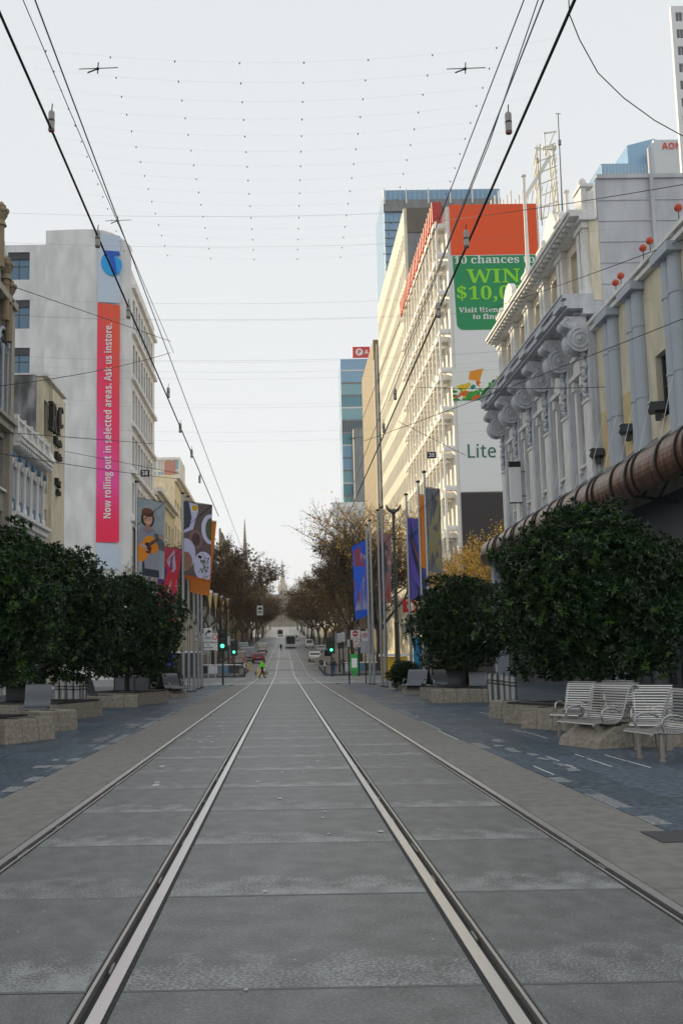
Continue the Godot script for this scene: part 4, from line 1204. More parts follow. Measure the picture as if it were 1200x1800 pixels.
	for a in [["R", 93, 735, 2.6], ["I", 102, 745, 2.2], ["C", 106, 735, 2.0], ["lolands", 101, 778, 0.62], ["Plucks", 102, 803, 0.6], ["Plug", 101, 848, 0.6], ["Aro", 102, 866, 0.55]]:
		var p := on_x(a[1], a[2], -14.7) - c.position
		text(c, "raised_letter", a[0], mats["black_print"], a[3], 0.3, Transform3D(T.basis, p), "Droid Serif", 700, Vector3(0.72, 1.0, 1.0))
	rounded_block()
	far_left()

func _shift(a: Array, x: float) -> Array:
	var r := []
	for p in a: r.append(p + Vector3(x, 0, 0))
	return r

func rounded_block() -> void:
	# pale rounded corner block across the crossing, with the long banner
	var Z := 93.6
	var H := 46.3
	var b := thing("rounded_corner_block", "large pale grey office block with a blank rounded corner across the crossing", "building", Vector3(-15.2, 0, -Z))
	# plan of the blank rounded wall, from the street corner leftwards
	var pl := []
	var xa := on_z(80, 700, 93.6).x + 15.2
	for i in 15:
		var k := i / 14.0
		pl.append(Vector2(lerpf(0.0, xa, k), 0.9 * (1.0 - pow(1.0 - minf(k * 2.2, 1.0), 2.2)) - 0.5 * maxf(0, k - 0.5)))
	var f := MB.new()
	for i in 14:
		var a: Vector2 = pl[i]
		var e: Vector2 = pl[i + 1]
		var h0 := H - 1.6 * pow(1.0 - i / 14.0, 6.0)
		var h1 := H - 1.6 * pow(1.0 - (i + 1) / 14.0, 6.0)
		f.quad(Vector3(e.x, 0, e.y), Vector3(a.x, 0, a.y), Vector3(a.x, h0, a.y), Vector3(e.x, h1, e.y))
		f.quad(Vector3(e.x, h1, e.y), Vector3(a.x, h0, a.y), Vector3(a.x, h0, -1.5), Vector3(e.x, h1, -1.5))
	f.quad(Vector3(xa, 0, pl[14].y), Vector3(xa, H, pl[14].y), Vector3(xa, H, -1.2), Vector3(xa, 0, -1.2))
	part(b, "rounded_wall", f, mats["pale_wall"])
	# flat wing with windows
	var C := at_y(Vector3(xa - 18.0, 0, -0.9))
	var P := func(px, py): return on_z(px, py, Z + 0.9) - b.position - C.origin
	var holes := []
	for yy in [[443, 492], [527, 578], [611, 660], [695, 744]]:
		var q0: Vector3 = P.call(13, yy[1])
		var q1: Vector3 = P.call(53, yy[0])
		for s in 4: holes.append(Rect2(q1.x - 2.3 - s * 3.6, q0.y, 2.3, q1.y - q0.y))
	part(b, "wing_wall", holed(18.0, 0, H - 0.8, 0.4, holes), mats["pale_wall_flat"], C)
	windows(b, C, holes, mats["frame_dark"], [mats["glass_sky"], mats["glass_blue"], mats["glass_grey"]], 0.22, 0.08, Vector2i(1, 1))
	for h in holes: pab(b, "window_blind_box", mats["frame_dark"], h.position.x + 0.05, h.end.x - 0.05, h.end.y - 0.75, h.end.y - 0.05, -0.17, -0.12, C)
	# street side
	var T := at_y(Vector3(0, 0, 0), PI / 2)
	var sh := []
	for r in 5:
		for i in 8: sh.append(Rect2(1.2 + 1.9 * i, 16.8 + 4.9 * r, 1.3, 3.2))
	for i in 4: sh.append(Rect2(1.2 + 3.8 * i, 6.0, 3.0, 9.5))
	part(b, "street_wall", holed(17.6, 0, H - 4.0, 0.4, sh), mats["pale_wall_flat"], T)
	windows(b, T, sh, mats["frame_dark"], [mats["glass_dark"], mats["glass_grey"]], 0.22, 0.08, Vector2i(0, 1))
	for r in 6: pab(b, "floor_ledge", mats["pale_wall_flat"], 0.4, 17.6, 15.9 + 4.9 * r, 16.3 + 4.9 * r, 0.001, 0.35, T)
	pab(b, "roof", mats["grey_panel"], -40, -0.41, H - 4.3, H - 4.1, -17.5, -1.6)
	pab(b, "rear_wall", mats["pale_wall_flat"], -60, -0.4, 0, H - 4.2, -17.8, -17.55)
	# a taller part of the same block stands behind, out of the picture: it keeps the near street in shade
	pab(b, "plant_tower", mats["pale_wall_flat"], -62, -28, 0, 64, -34, -17.9)
	pab(b, "side_wing", mats["pale_wall_flat"], -62, xa - 18.2, 0, 46, -16.6, -1.0)
	# banner on the rounded wall
	var im := Image.create(96, 720, false, Image.FORMAT_RGB8)
	for y in 720:
		for x in 96:
			var k := y / 720.0
			var c := Color(0.95, 0.36, 0.24).lerp(Color(0.99, 0.22, 0.42), smoothstep(0.0, 0.45, k + (0.5 - x / 96.0) * 0.3))
			c = c.lerp(Color(0.98, 0.32, 0.66), smoothstep(0.45, 0.68, k + (0.5 - x / 96.0) * 0.25)).lerp(Color(1.0, 0.16, 0.36), smoothstep(0.72, 0.95, k))
			im.set_pixel(x, y, c)
	var bn := thing("vertical_banner", "very tall pink and orange vertical banner with white upward-reading slogan", "banner", Vector3(-15.2, 0, -Z))
	var zf := 0.94
	var S := func(px, py): return on_z(px, py, Z - zf) - bn.position
	var t0: Vector3 = S.call(172, 532)
	var t1: Vector3 = S.call(211, 540)
	var bt: Vector3 = S.call(168, 953)
	var tp: Vector3 = S.call(172, 408)
	var lo: Vector3 = S.call(168, 1000)
	var q := MB.new()
	q.quad(Vector3(t0.x, bt.y, zf + 0.05), Vector3(t1.x, bt.y, zf - 0.1), Vector3(t1.x, t0.y - 0.3, zf - 0.1), Vector3(t0.x, t0.y, zf + 0.05))
	part(bn, "gradient_panel", q, print_mat("banner_gradient", im, 0.55))
	for a in [[t0.y + 0.05, tp.y - 0.1], [lo.y, bt.y - 0.05]]:
		var wh := MB.new()
		wh.quad(Vector3(t0.x, a[0], zf + 0.05), Vector3(t1.x, a[0] - 0.1, zf - 0.1), Vector3(t1.x, a[1] - 0.3, zf - 0.1), Vector3(t0.x, a[1], zf + 0.05))
		part(bn, "pale_panel", wh, M("ice_print", Color(0.58, 0.68, 0.80), 0.5))
	var tm: Vector3 = S.call(190, 738)
	text(bn, "lettering", "Now rolling out in selected areas. Ask us instore.", mats["white_print"], 1.02, 0.03, Transform3D(Basis(Vector3(0, 0, 1), PI / 2), Vector3(tm.x, tm.y, zf + 0.04)), "Droid Sans", 700, Vector3(0.845, 1, 1))
	# round blue emblem: pale disc quarter with a dark T-shaped stroke
	var lg: Vector3 = S.call(196, 460)
	var d1 := MB.new()
	var pts := PackedVector2Array()
	for i in 22: 
		var a := deg_to_rad(75 + 285.0 * i / 21.0)
		pts.append(Vector2(cos(a) * 1.05 - 0.05, sin(a) * 1.3 - 0.25).rotated(0.35))
	d1.ext(pts, 0.03, Transform3D(Basis(), Vector3(lg.x, lg.y, zf + 0.05)))
	part(bn, "emblem_disc", d1, M("emblem_light", Color(0.01, 0.38, 0.85), 0.5))
	var d2 := MB.new()
	d2.ext(PackedVector2Array([Vector2(-0.62, 1.18), Vector2(0.85, 1.05), Vector2(0.9, 0.62), Vector2(0.28, 0.66), Vector2(0.62, -1.35), Vector2(0.1, -1.2), Vector2(-0.3, 0.62), Vector2(-0.75, 0.6)]), 0.03, Transform3D(Basis(), Vector3(lg.x, lg.y, zf + 0.09)))
	part(bn, "emblem_stroke", d2, M("emblem_dark", Color(0.005, 0.10, 0.55), 0.5))

func far_left() -> void:
	# lower blocks beyond along the left of the far street
	for a in [
		["cream_low_block", "low cream block with shop sign beyond the rounded corner block", -15.2, 111.5, 131.0, 21.5, "cream_pale"],
		["cornice_block", "old pale block with a heavy roof cornice behind the food banner", -15.2, 132.0, 165.0, 26.0, "attic_cream"],
		["grey_low_block", "plain grey block half hidden behind the bare trees on the left", -15.2, 166.0, 230.0, 14.0, "grey_stone"],
		["brown_row_block", "dark brown row of buildings far up the left side", -15.2, 231.0, 420.0, 9.0, "brown_stone"]]:
		var b := thing(a[0], a[1], "building", Vector3(a[2], 0, -a[3]))
		var T := at_y(Vector3.ZERO, PI / 2)
		var L: float = a[4] - a[3]
		var y0 := gy(a[4])
		var n := int(L / 3.2)
		var rows := int((a[5] - 5.0) / 3.8)
		var holes := grid(n, 0.9, 3.2, 1.5, rows, y0 + 5.2, 3.8, 2.2) if L < 100 else grid(12, 2.0, 15.0, 6.0, 4, y0 + 5.0, 5.0, 2.5)
		part(b, "street_wall", holed(L, 0, a[5] + y0, 0.4, holes), mats[a[6]], T)
		windows(b, T, holes, mats["frame_dark"], [mats["glass_dark"], mats["glass_grey"], mats["blind"]], 0.2, 0.08)
		pab(b, "frieze", mats["white_stone"], -0.1, L, a[5] + y0 - 0.9, a[5] + y0 - 0.5, 0.001, 0.3, T)
		pab(b, "cornice", mats["white_stone"], -0.1, L, a[5] + y0 - 0.5, a[5] + y0, 0.001, 0.8, T)
		pab(b, "end_wall", mats[a[6]], -18, -0.41, 0, a[5] + y0, -0.35, 0.0)
		pab(b, "roof", mats["grey_panel"], -18, -0.41, a[5] + y0 - 0.4, a[5] + y0 - 0.2, -L, -0.36)
		pab(b, "rear_wall", mats[a[6]], -18.4, -18.0, 0, a[5] + y0 - 0.5, -L, 0)
	var t := thing("grey_glass_block", "small grey glazed block with a pink panel beyond the rounded corner", "building", on_z(262, 1100, 150) * Vector3(1, 0, 1))
	var h := on_z(280, 804, 150).y
	var w := on_z(316, 804, 150).x - on_z(262, 804, 150).x
	var hh := grid(4, 0.2, w / 4.1, w / 5.0, 3, h - 6.0, 1.95, 1.7)
	part(t, "wall", holed(w, 0, h, 0.3, hh), mats["pale_wall"])
	windows(t, Transform3D(), hh, mats["frame_white"], [mats["glass_sky"], mats["blind"]], 0.15, 0.06)
	pab(t, "pink_panel", M("pink_panel", Color(0.52, 0.26, 0.22), 0.8), w * 0.5, w * 0.85, h - 3.6, h - 0.6, 0.01, 0.1)
	pab(t, "side_wall", mats["pale_wall"], w - 0.3, w, 0, h, -8, -0.31)

func spire(called, label, px, top_y, base_y, wid_px, z, mat) -> void:
	var b := on_z(px, base_y, z)
	var t := on_z(px, top_y, z)
	var w: float = wid_px * z / FPX
	var s := thing(called, label, "spire", Vector3(b.x, gy(z), -z))
	var y0: float = b.y - gy(z)
	var y1: float = t.y - gy(z)
	pab(s, "tower", mat, -w * 0.5, w * 0.5, -10, y0, -w * 0.5, w * 0.5)
	var m := MB.new()
	m.lathe([Vector2(w * 0.42, y0), Vector2(w * 0.18, lerpf(y0, y1, 0.55)), Vector2(0.02 * w, y1)], 8)
	part(s, "spire", m, mat)
	for q in [Vector2(-1, -1), Vector2(1, -1), Vector2(1, 1), Vector2(-1, 1)]:
		var p := MB.new()
		p.lathe([Vector2(w * 0.11, y0 - w * 0.6), Vector2(w * 0.11, y0 + w * 0.25), Vector2(0.0, y0 + w * 0.9)], 6, Transform3D(Basis(), Vector3(q.x * w * 0.44, 0, q.y * w * 0.44)))
		part(s, "pinnacle", p, mat)
	for i in 3: pab(s, "string_course", mats["white_stone"], -w * 0.52, w * 0.52, y0 - w * (0.1 + i * 0.7), y0 - w * (0.02 + i * 0.7), -w * 0.52, w * 0.52)
	for i in 2: pab(s, "belfry_opening", mats["dark_room"], -w * 0.3 + i * w * 0.36, -w * 0.06 + i * w * 0.36, y0 - w * 0.65, y0 - w * 0.2, w * 0.5, w * 0.505)

func far_street() -> void:
	var far_stone := M("far_stone", Color(0.34, 0.29, 0.22), 0.9, 0, texs["blotch"], 0.05)
	spire("church_spire", "tall slender stone church spire above the left-hand trees", 431, 912, 1010, 17, 430.0, far_stone)
	spire("church_spire", "smaller dark church spire next to the tall one, left of the street's end", 457, 978, 1040, 13, 520.0, far_stone)
	spire("cathedral_spire", "pale cathedral spire with corner pinnacles at the very end of the street", 497, 984, 1036, 15, 1250.0, M("pale_stone", Color(0.55, 0.47, 0.38), 0.9))
	# the building closing the view
	var p := thing("parliament_building", "broad cream colonnaded building with wide steps closing the end of the street", "building", Vector3(0, gy(900), -900))
	var S := func(px, py): return on_z(px, py, 900) - p.position
	var a: Vector3 = S.call(470, 1046)
	var e: Vector3 = S.call(525, 1100)
	pab(p, "front_wall", far_stone, a.x, e.x, -5, a.y, -30, 0)
	pab(p, "attic", far_stone, S.call(498, 1046).x, S.call(511, 1046).x, a.y, S.call(500, 1039).y, -20, 0)
	var n := 9
	for i in n:
		var m := MB.new()
		var x := lerpf(a.x + 1, e.x - 1, i / float(n - 1))
		m.cyl(Vector3(x, 6, 2.0), Vector3(x, a.y - 4, 2.0), 0.9, 0.75, 8)
		part(p, "column", m, M("far_column", Color(0.27, 0.24, 0.19), 0.9))
	pab(p, "entablature", mats["far_column"], a.x, e.x, a.y - 4, a.y - 1, 0.01, 3.4)
	for i in 6: pab(p, "step", mats["far_column"], a.x, e.x, -1 + i * 0.5, -0.5 + i * 0.5, 0.02, 14 - i * 2)
	# hazy blocks along the right beyond the ribbed block
	var T := at_y(Vector3.ZERO, -PI / 2)
	for q in [["pale_row_block", "pale low row of buildings behind the right-hand trees", 160.0, 250.0, 17.0, "cream_pale"], ["far_row_block", "brown row of buildings far up the right side", 251.0, 430.0, 20.0, "brown_stone"]]:
		var b := thing(q[0], q[1], "building", Vector3(17.4, 0, -q[3]))
		var L: float = q[3] - q[2] - 7
		var y0 := gy(q[3])
		var holes := grid(int(L / 6.0), 1.0, 6.0, 2.6, 3, y0 + 5.0, 4.0, 2.3)
		part(b, "street_wall", holed(L, 0, q[4] + y0, 0.4, holes), mats[q[5]], T)
		windows(b, T, holes, mats["frame_dark"], [mats["glass_dark"], mats["glass_grey"]], 0.2, 0.08)
		pab(b, "roof", mats["grey_panel"], 0.41, 15, q[4] + y0 - 0.4, q[4] + y0 - 0.2, 0, L)
		pab(b, "end_wall", mats[q[5]], 0.41, 15, 0, q[4] + y0, L - 0.4, L)
	# shop awnings at the foot of the hooded block
	var aw := thing("zigzag_awning", "white zigzag-edged shop awning at the foot of the hooded block", "awning", Vector3(17.5, gy(100), -93.5))
	for i in 9:
		var m := MB.new()
		m.ext(PackedVector2Array([Vector2(-1.4, 5.4), Vector2(0, 3.9), Vector2(1.4, 5.4), Vector2(1.4, 5.7), Vector2(-1.4, 5.7)]), 0.08, T * Transform3D(Basis(), Vector3(-1.5 - 2.85 * i, 0, 2.6)))
		part(aw, "awning_panel", m, mats["white_print"])
		pab(aw, "awning_roof", mats["zinc"], -2.6, -0.02, 5.7, 5.76, -3.0 - 2.85 * i, -0.1 - 2.85 * i)
	var sf := thing("shop_front", "dark shop fronts with small lit signs under the zigzag awning", "shop front", Vector3(17.55, gy(100), -93.5))
	for i in 6: pab(sf, "shop_window", mats["glass_dark"], -0.25, -0.05, 0.2, 3.6, -4.2 - 4.4 * i, -0.3 - 4.4 * i)
	for x in [["blue_print", -0.8, 4.0, 4.6, -3.2, -1.2], ["red_print", -0.9, 3.3, 4.0, -3.0, -2.2], ["yellow_paint", -0.8, 3.9, 4.6, -7.4, -6.0]]: pab(sf, "shop_sign", mats[x[0]], x[1], -0.26, x[2], x[3], x[4], x[5])
	var ls := thing("shop_front", "dark shop fronts with red panel at the foot of the rounded corner block", "shop front", Vector3(-15.1, gy(100), -95))
	for i in 4: pab(ls, "shop_window", mats["glass_dark"], 0.05, 0.2, 0.2, 4.6, -3.8 - 4.0 * i, -0.3 - 4.0 * i)
	for x in [["red_print", 5.4, 9.5, -1.8, -0.3], ["red_print", 5.4, 9.0, -4.6, -3.4], ["blue_print", 5.0, 6.2, -9.4, -8.2]]: pab(ls, "shop_sign", mats[x[0]], 0.06, 0.9, x[1], x[2], x[3], x[4])
	pab(ls, "canopy", mats["grey_panel"], 0.05, 3.0, 4.7, 5.0, -15.5, -0.2)

func cable(called, label, pts: Array, r: float, group := "", mat := "cable") -> Node3D:
	var b := MB.new()
	b.tube(pts, [r], 5)
	var o := MeshInstance3D.new()
	o.name = nm(called); o.mesh = b.mesh(); o.material_override = mats[mat]
	add_child(o)
	return tag(o, label, "cable", group)
func sag(a: Vector3, b: Vector3, d: float, n := 12) -> Array:
	var p := []
	for i in n + 1:
		var k := i / float(n)
		p.append(a.lerp(b, k) - Vector3(0, d * 4 * k * (1 - k), 0))
	return p

func overhead() -> void:
	# long feeder cables parallel to the street
	cable("feeder_cable", "thick black overhead cable on the left carrying the row of hanging lamps", [Vector3(-6.1, 15.9, 5), Vector3(-6.0, 15.85, -24), Vector3(-6, 15.75, -40), Vector3(-6, 15.6, -62), Vector3(-6.1, 15.6, -90)], 0.035)
	cable("feeder_cable", "thick black overhead cable on the right crossing in front of the orange billboard", [Vector3(6.5, 15.7, 5), Vector3(6.5, 15.65, -30), Vector3(6.5, 15.6, -62), Vector3(6.5, 15.6, -90)], 0.04)
	cable("feeder_cable", "thin overhead cable on the right carrying two hanging lamps", [Vector3(5.9, 17.2, 5), Vector3(6.0, 17.2, -20), Vector3(5.85, 17.4, -34), Vector3(5.6, 17.8, -62)], 0.016)
	cable("feeder_cable", "thin slack wire dropping between the two right-hand hanging lamps", [Vector3(6.2, 17.3, 4), Vector3(6.05, 17.0, -14), Vector3(6.0, 15.95, -25), Vector3(5.95, 15.9, -31), Vector3(6, 15.6, -50)], 0.014)
	cable("feeder_cable", "thin wire running beside the thick left-hand cable", [Vector3(-6.0, 16.3, 5), Vector3(-5.6, 16.6, -24), Vector3(-5.2, 16.8, -45)], 0.012)
	cable("feeder_cable", "curved thin wire hanging down to the right edge of the sky", [on_z(998, -20, 24), on_z(1000, 25, 24), on_z(1018, 70, 25), on_z(1050, 128, 26), on_z(1095, 172, 27), on_z(1150, 212, 28), on_z(1210, 245, 29)], 0.016)
	# contact wires above the rails
	for x in [-1.55, 1.78]:
		var pts := []
		for z in [0.0, 30.0, 60.0, 97.0, 140.0, 232.0, 460.0]: pts.append(Vector3(x, gy(z) + 5.9, -z))
		cable("contact_wire", "tram contact wire hung above the %s track" % ("left" if x < 0 else "right"), pts, 0.006, "", "cable_pale")
	# hanging cylinder lamps
	var lamp: Node3D
	var spots := []
	for a in [[91, 213], [172, 420], [226, 547], [296, 690], [317, 752], [337, 797], [351, 842]]: spots.append([a, -6.0])
	for a in [[893, 216], [819, 420], [770, 545], [694, 693], [674, 752]]: spots.append([a, 6.0])
	for s in spots:
		var p := on_x(s[0][0], s[0][1], s[1])
		var lb := "grey cylindrical lamp hanging from the overhead cable on the left" if s[1] < 0 else "grey cylindrical lamp hanging from the overhead cable on the right"
		var gp := "hanging lamps along the left cable" if s[1] < 0 else "hanging lamps along the right cable"
		if lamp == null:
			lamp = thing("hanging_lamp", lb, "lamp", p, 0.0, gp)
			var b := MB.new()
			b.lathe([Vector2(0, -0.29), Vector2(0.075, -0.29), Vector2(0.085, -0.27), Vector2(0.085, -0.02), Vector2(0.078, -0.01), Vector2(0.078, 0.02), Vector2(0.085, 0.03), Vector2(0.085, 0.24), Vector2(0.06, 0.28), Vector2(0.0, 0.29)], 14)
			part(lamp, "housing", b, M("lamp_shell", Color(0.30, 0.29, 0.27), 0.35, 0.4))
			var r := MB.new()
			r.lathe([Vector2(0.088, -0.02), Vector2(0.088, 0.03)], 14)
			r.lathe([Vector2(0.089, -0.26), Vector2(0.089, -0.24)], 14)
			part(lamp, "band", r, mats["black_metal"])
			var h := MB.new()
			h.cyl(Vector3(0, 0.28, 0), Vector3(0.02, 0.5, 0), 0.015, 0.015, 6)
			part(lamp, "hook", h, mats["cable"])
			pab(lamp, "reflector", mats["terracotta_ball"], -0.05, 0.05, -0.3, -0.291, -0.05, 0.05)
		else: copy(lamp, p, 0.0, lb, gp)
	# net of small lights strung across the street
	var net := thing("light_net", "net of tiny lights strung high across the street against the sky", "light net", Vector3(0, 15.0, 0))
	var bulb := MB.new()
	bulb.ball(Vector3.ZERO, Vector3(0.016, 0.028, 0.016), 6, 4)
	var bm := bulb.mesh()
	for r in 15:
		var z := 19.6 + r * 0.74
		var s := MB.new()
		s.tube(sag(Vector3(-6.0, 0.4, -z), Vector3(6.4, 0.4, -z), 0.5), [0.0009], 4)
		part(net, "strand", s, mats["cable_pale"])
		for i in 8:
			var k := (i + 0.62) / 8.6
			part(net, "bulb", bm, mats["cable"], Transform3D(Basis(), Vector3(lerpf(-6.0, 6.4, k), 0.4 - 2.0 * k * (1 - k) - 0.02, -z)))
	# cross-arm insulators
	for a in [[172, 121, 26.0], [817, 121, 26.0], [207, 388, 40.0], [622, 770, 60.0], [1046, 690, 45.0]]:
		var o := thing("wire_insulator", "small black insulator joint where overhead wires cross", "insulator", on_z(a[0], a[1], a[2]), 0.0, "insulator joints on the overhead wires")
		var b := MB.new()
		b.bar(Vector3(-0.55, 0, 0), Vector3(0.6, 0.03, 0), 0.018); b.bar(Vector3(-0.3, -0.12, 0), Vector3(0.0, 0, 0), 0.03)
		b.bar(Vector3(0, -0.15, 0), Vector3(0.02, 0.2, 0), 0.028); b.ball(Vector3.ZERO, Vector3.ONE * 0.05)
		part(o, "joint", b, mats["cable"])
	# span wires from facade to facade
	var k := 0
	for a in [[0, 493, 45, 300, 600, 0.0], [0, 690, 48, 300, 620, 0.3], [0, 765, 50, 270, 780, 0.0], [0, 800, 55, 314, 842, 0.1]]:
		cable("span_wire", "black span wire slanting across the rounded block from the left facades", sag(on_x(a[0] - 30, a[1] - 8, -15), on_z(a[3], a[4], 75.0), a[5]), 0.022, "slanting span wires on the left")
	for a in [[1200, 422, 830, 552], [1200, 560, 640, 775], [1045, 690, 720, 680], [1200, 330, 760, 390]]:
		cable("span_wire", "black span wire slanting from the right facades towards the middle of the street", sag(on_x(a[0] + 25, a[1] - 10, 14.8), on_z(a[2], a[3], 58.0), 0.1), 0.016, "slanting span wires on the right")
	for i in 13:
		var z := 34.0 + i * 2.2
		var y := 15.5 + 0.25 * (i % 3) if i % 2 else 19.0 + 0.4 * (i % 4)
		cable("span_wire", "thin level wire crossing the street high up from facade to facade", sag(Vector3(-15, y, -z), Vector3(15, y, -z), 0.6), 0.0035, "thin level span wires", "cable_pale")
	for a in [[255, 832, 66.0], [758, 800, 66.0]]:
		var o := thing("span_sign", "small black number plate 38 hung on the span wire near the %s" % ("rounded block" if a[0] < 500 else "hooded block"), "sign", on_z(a[0], a[1], a[2]))
		pab(o, "plate", mats["black_print"], -0.32, 0.32, -0.24, 0.24, -0.02, 0.02)
		text(o, "number", "38", mats["white_print"], 0.42, 0.01, Transform3D(Basis(), Vector3(0, 0, 0.03)))
		var h := MB.new()
		h.bar(Vector3(-0.2, 0.24, 0), Vector3(-0.2, 0.6, 0), 0.02); h.bar(Vector3(0.2, 0.24, 0), Vector3(0.2, 0.6, 0), 0.02)
		part(o, "hanger", h, mats["cable"])
		cable("span_wire", "span wire carrying the black number plate by the %s" % ("rounded block" if a[0] < 500 else "hooded block"), sag(on_z(a[0] - (250 if a[0] < 500 else 60), a[1] - 60, a[2]), on_z(a[0] + 60, a[1] + 10, a[2]) + Vector3(0, 0.4, 0), 0.0), 0.018)

func leaf(b: MB, p: Vector3, d: Vector3, nrm: Vector3, L: float, w: float) -> void:
	# folded leaf blade: two quads along the midrib
	var s := d.cross(nrm).normalized()
	var m := p + d * L * 0.5 + nrm * L * 0.05
	var tip := p + d * L - nrm * L * 0.08
	var e := nrm * w * 0.25
	b.tri(p, m + s * w * 0.5 + e, tip)
	b.tri(p, tip, m - s * w * 0.5 + e)

func shrub_mesh(seed_: int, R: Vector3, n: int) -> MB:
	var r := RandomNumberGenerator.new()
	r.seed = seed_
	var f := FastNoiseLite.new()
	f.seed = seed_; f.frequency = 0.55; f.fractal_octaves = 3
	var b := MB.new()
	for i in n:
		var d := Vector3(r.randfn(), r.randfn(), r.randfn()).normalized()
		if d.y < -0.93: d.y = -d.y
		var lump := 1.0 + f.get_noise_3dv(d * 3.2) * 0.42
		var inner := i % 3 == 0
		var k := r.randf_range(0.55, 0.85) if inner else 1.0 - absf(r.randfn(0.0, 0.075))
		var p := d * R * lump * k
		if p.y < -R.y * 0.9: p.y = -R.y * 0.9 + r.randf() * 0.2
		var ax := (d + Vector3(r.randfn(), r.randfn() + 0.35, r.randfn()) * 0.45).normalized()
		var x := ax.cross(Vector3.UP if absf(ax.y) < 0.9 else Vector3.RIGHT).normalized()
		var y := ax.cross(x)
		var g := r.randf_range(0.7, 1.25)
		var young := r.randf() < 0.14
		b.col = Color(0.017 * g, 0.042 * g, 0.012 * g)
		if young: b.col = Color(0.055 * g, 0.115 * g, 0.02 * g)
		var m := r.randi_range(6, 9)
		for j in m:
			var a := TAU * j / m + r.randf() * 0.6
			var o := x * cos(a) + y * sin(a)
			var tilt := r.randf_range(0.25, 1.0)
			var dd := (o * tilt + ax * (1.15 - tilt)).normalized()
			leaf(b, p + o * 0.015, dd, (ax - dd * ax.dot(dd)).normalized(), r.randf_range(0.09, 0.155) * (1.5 if inner else 1.0), r.randf_range(0.038, 0.058) * (1.5 if inner else 1.0))
	return b

func branchy(seed_: int, H: float, spread: float, trunk: MB, crown: MB, leaves: int, pal: Array, lsize: float, twigs: int, bare := 4.0) -> void:
	var r := RandomNumberGenerator.new()
	r.seed = seed_
	var tips := []
	var stack := [[Vector3.ZERO, Vector3(r.randf_range(-0.04, 0.04), 1, r.randf_range(-0.04, 0.04)).normalized(), bare, 0.24 * H / 14.0, 0]]
	while stack:
		var s: Array = stack.pop_back()
		var p: Vector3 = s[0]
		var d: Vector3 = s[1]
		var L: float = s[2]
		var rad: float = s[3]
		var lev: int = s[4]
		var pts := [p]
		var rads := [rad]
		for i in 4:
			d = (d + Vector3(r.randfn(), r.randfn() * 0.5, r.randfn()) * 0.13 * (1 if lev else 0.4) + Vector3(0, 0.06 if lev < 3 else 0.0, 0)).normalized()
			p += d * L / 4
			pts.append(p); rads.append(rad * (1.0 - 0.11 * (i + 1)))
		(trunk if lev < 3 else crown).tube(pts, rads, 8 if lev == 0 else (5 if lev < 3 else 3), false)
		if lev >= 2:
			for q in pts: tips.append([q, d, lev])
		if lev >= 4: continue
		var kids: int = [4, 4, 4, 3][lev]
		for i in kids:
			var a := TAU * (i + r.randf() * 0.7) / kids
			var side := Vector3(cos(a), 0, sin(a))
			var nd: Vector3 = (d * [0.75, 0.75, 0.6, 0.5][lev] + side * spread * r.randf_range(0.5, 1.0) + Vector3(0, 0.15, 0)).normalized()
			var at: Vector3 = pts[4] if i < 2 or lev == 0 else pts[r.randi_range(2, 4)]
			stack.append([at, nd, [H * 0.30, H * 0.22, H * 0.15, H * 0.10][lev] * r.randf_range(0.75, 1.2), rad * 0.56, lev + 1])
	crown.col = Color(0.115, 0.088, 0.066)
	for i in twigs:
		var t: Array = tips[r.randi() % tips.size()]
		var d: Vector3 = (t[1] * 0.6 + Vector3(r.randfn(), r.randfn(), r.randfn()) * 0.7).normalized()
		var L := r.randf_range(0.35, 1.0)
		var s: Vector3 = d.cross(Vector3(r.randfn(), r.randfn(), r.randfn())).normalized() * r.randf_range(0.010, 0.02)
		var p: Vector3 = t[0] + Vector3(r.randfn(), r.randfn(), r.randfn()) * 0.12
		crown.tri(p - s, p + s, p + d * L)
		for j in 2:
			var q: Vector3 = p + d * L * r.randf_range(0.3, 0.8)
			var e: Vector3 = (d + Vector3(r.randfn(), r.randfn(), r.randfn()) * 0.8).normalized()
			crown.tri(q - s * 0.7, q + s * 0.7, q + e * L * 0.5)
	for i in leaves:
		var t: Array = tips[r.randi() % tips.size()]
		if t[2] < 3 and r.randf() < 0.8: continue
		crown.col = pal[r.randi() % pal.size()] * r.randf_range(0.7, 1.25)
		var d := Vector3(r.randfn(), r.randfn() - 0.4, r.randfn()).normalized()
		leaf(crown, t[0] + Vector3(r.randfn(), r.randfn(), r.randfn()) * 0.28, d, d.cross(Vector3(r.randfn(), 1, r.randfn())).normalized(), lsize * r.randf_range(0.7, 1.3), lsize * 0.85)

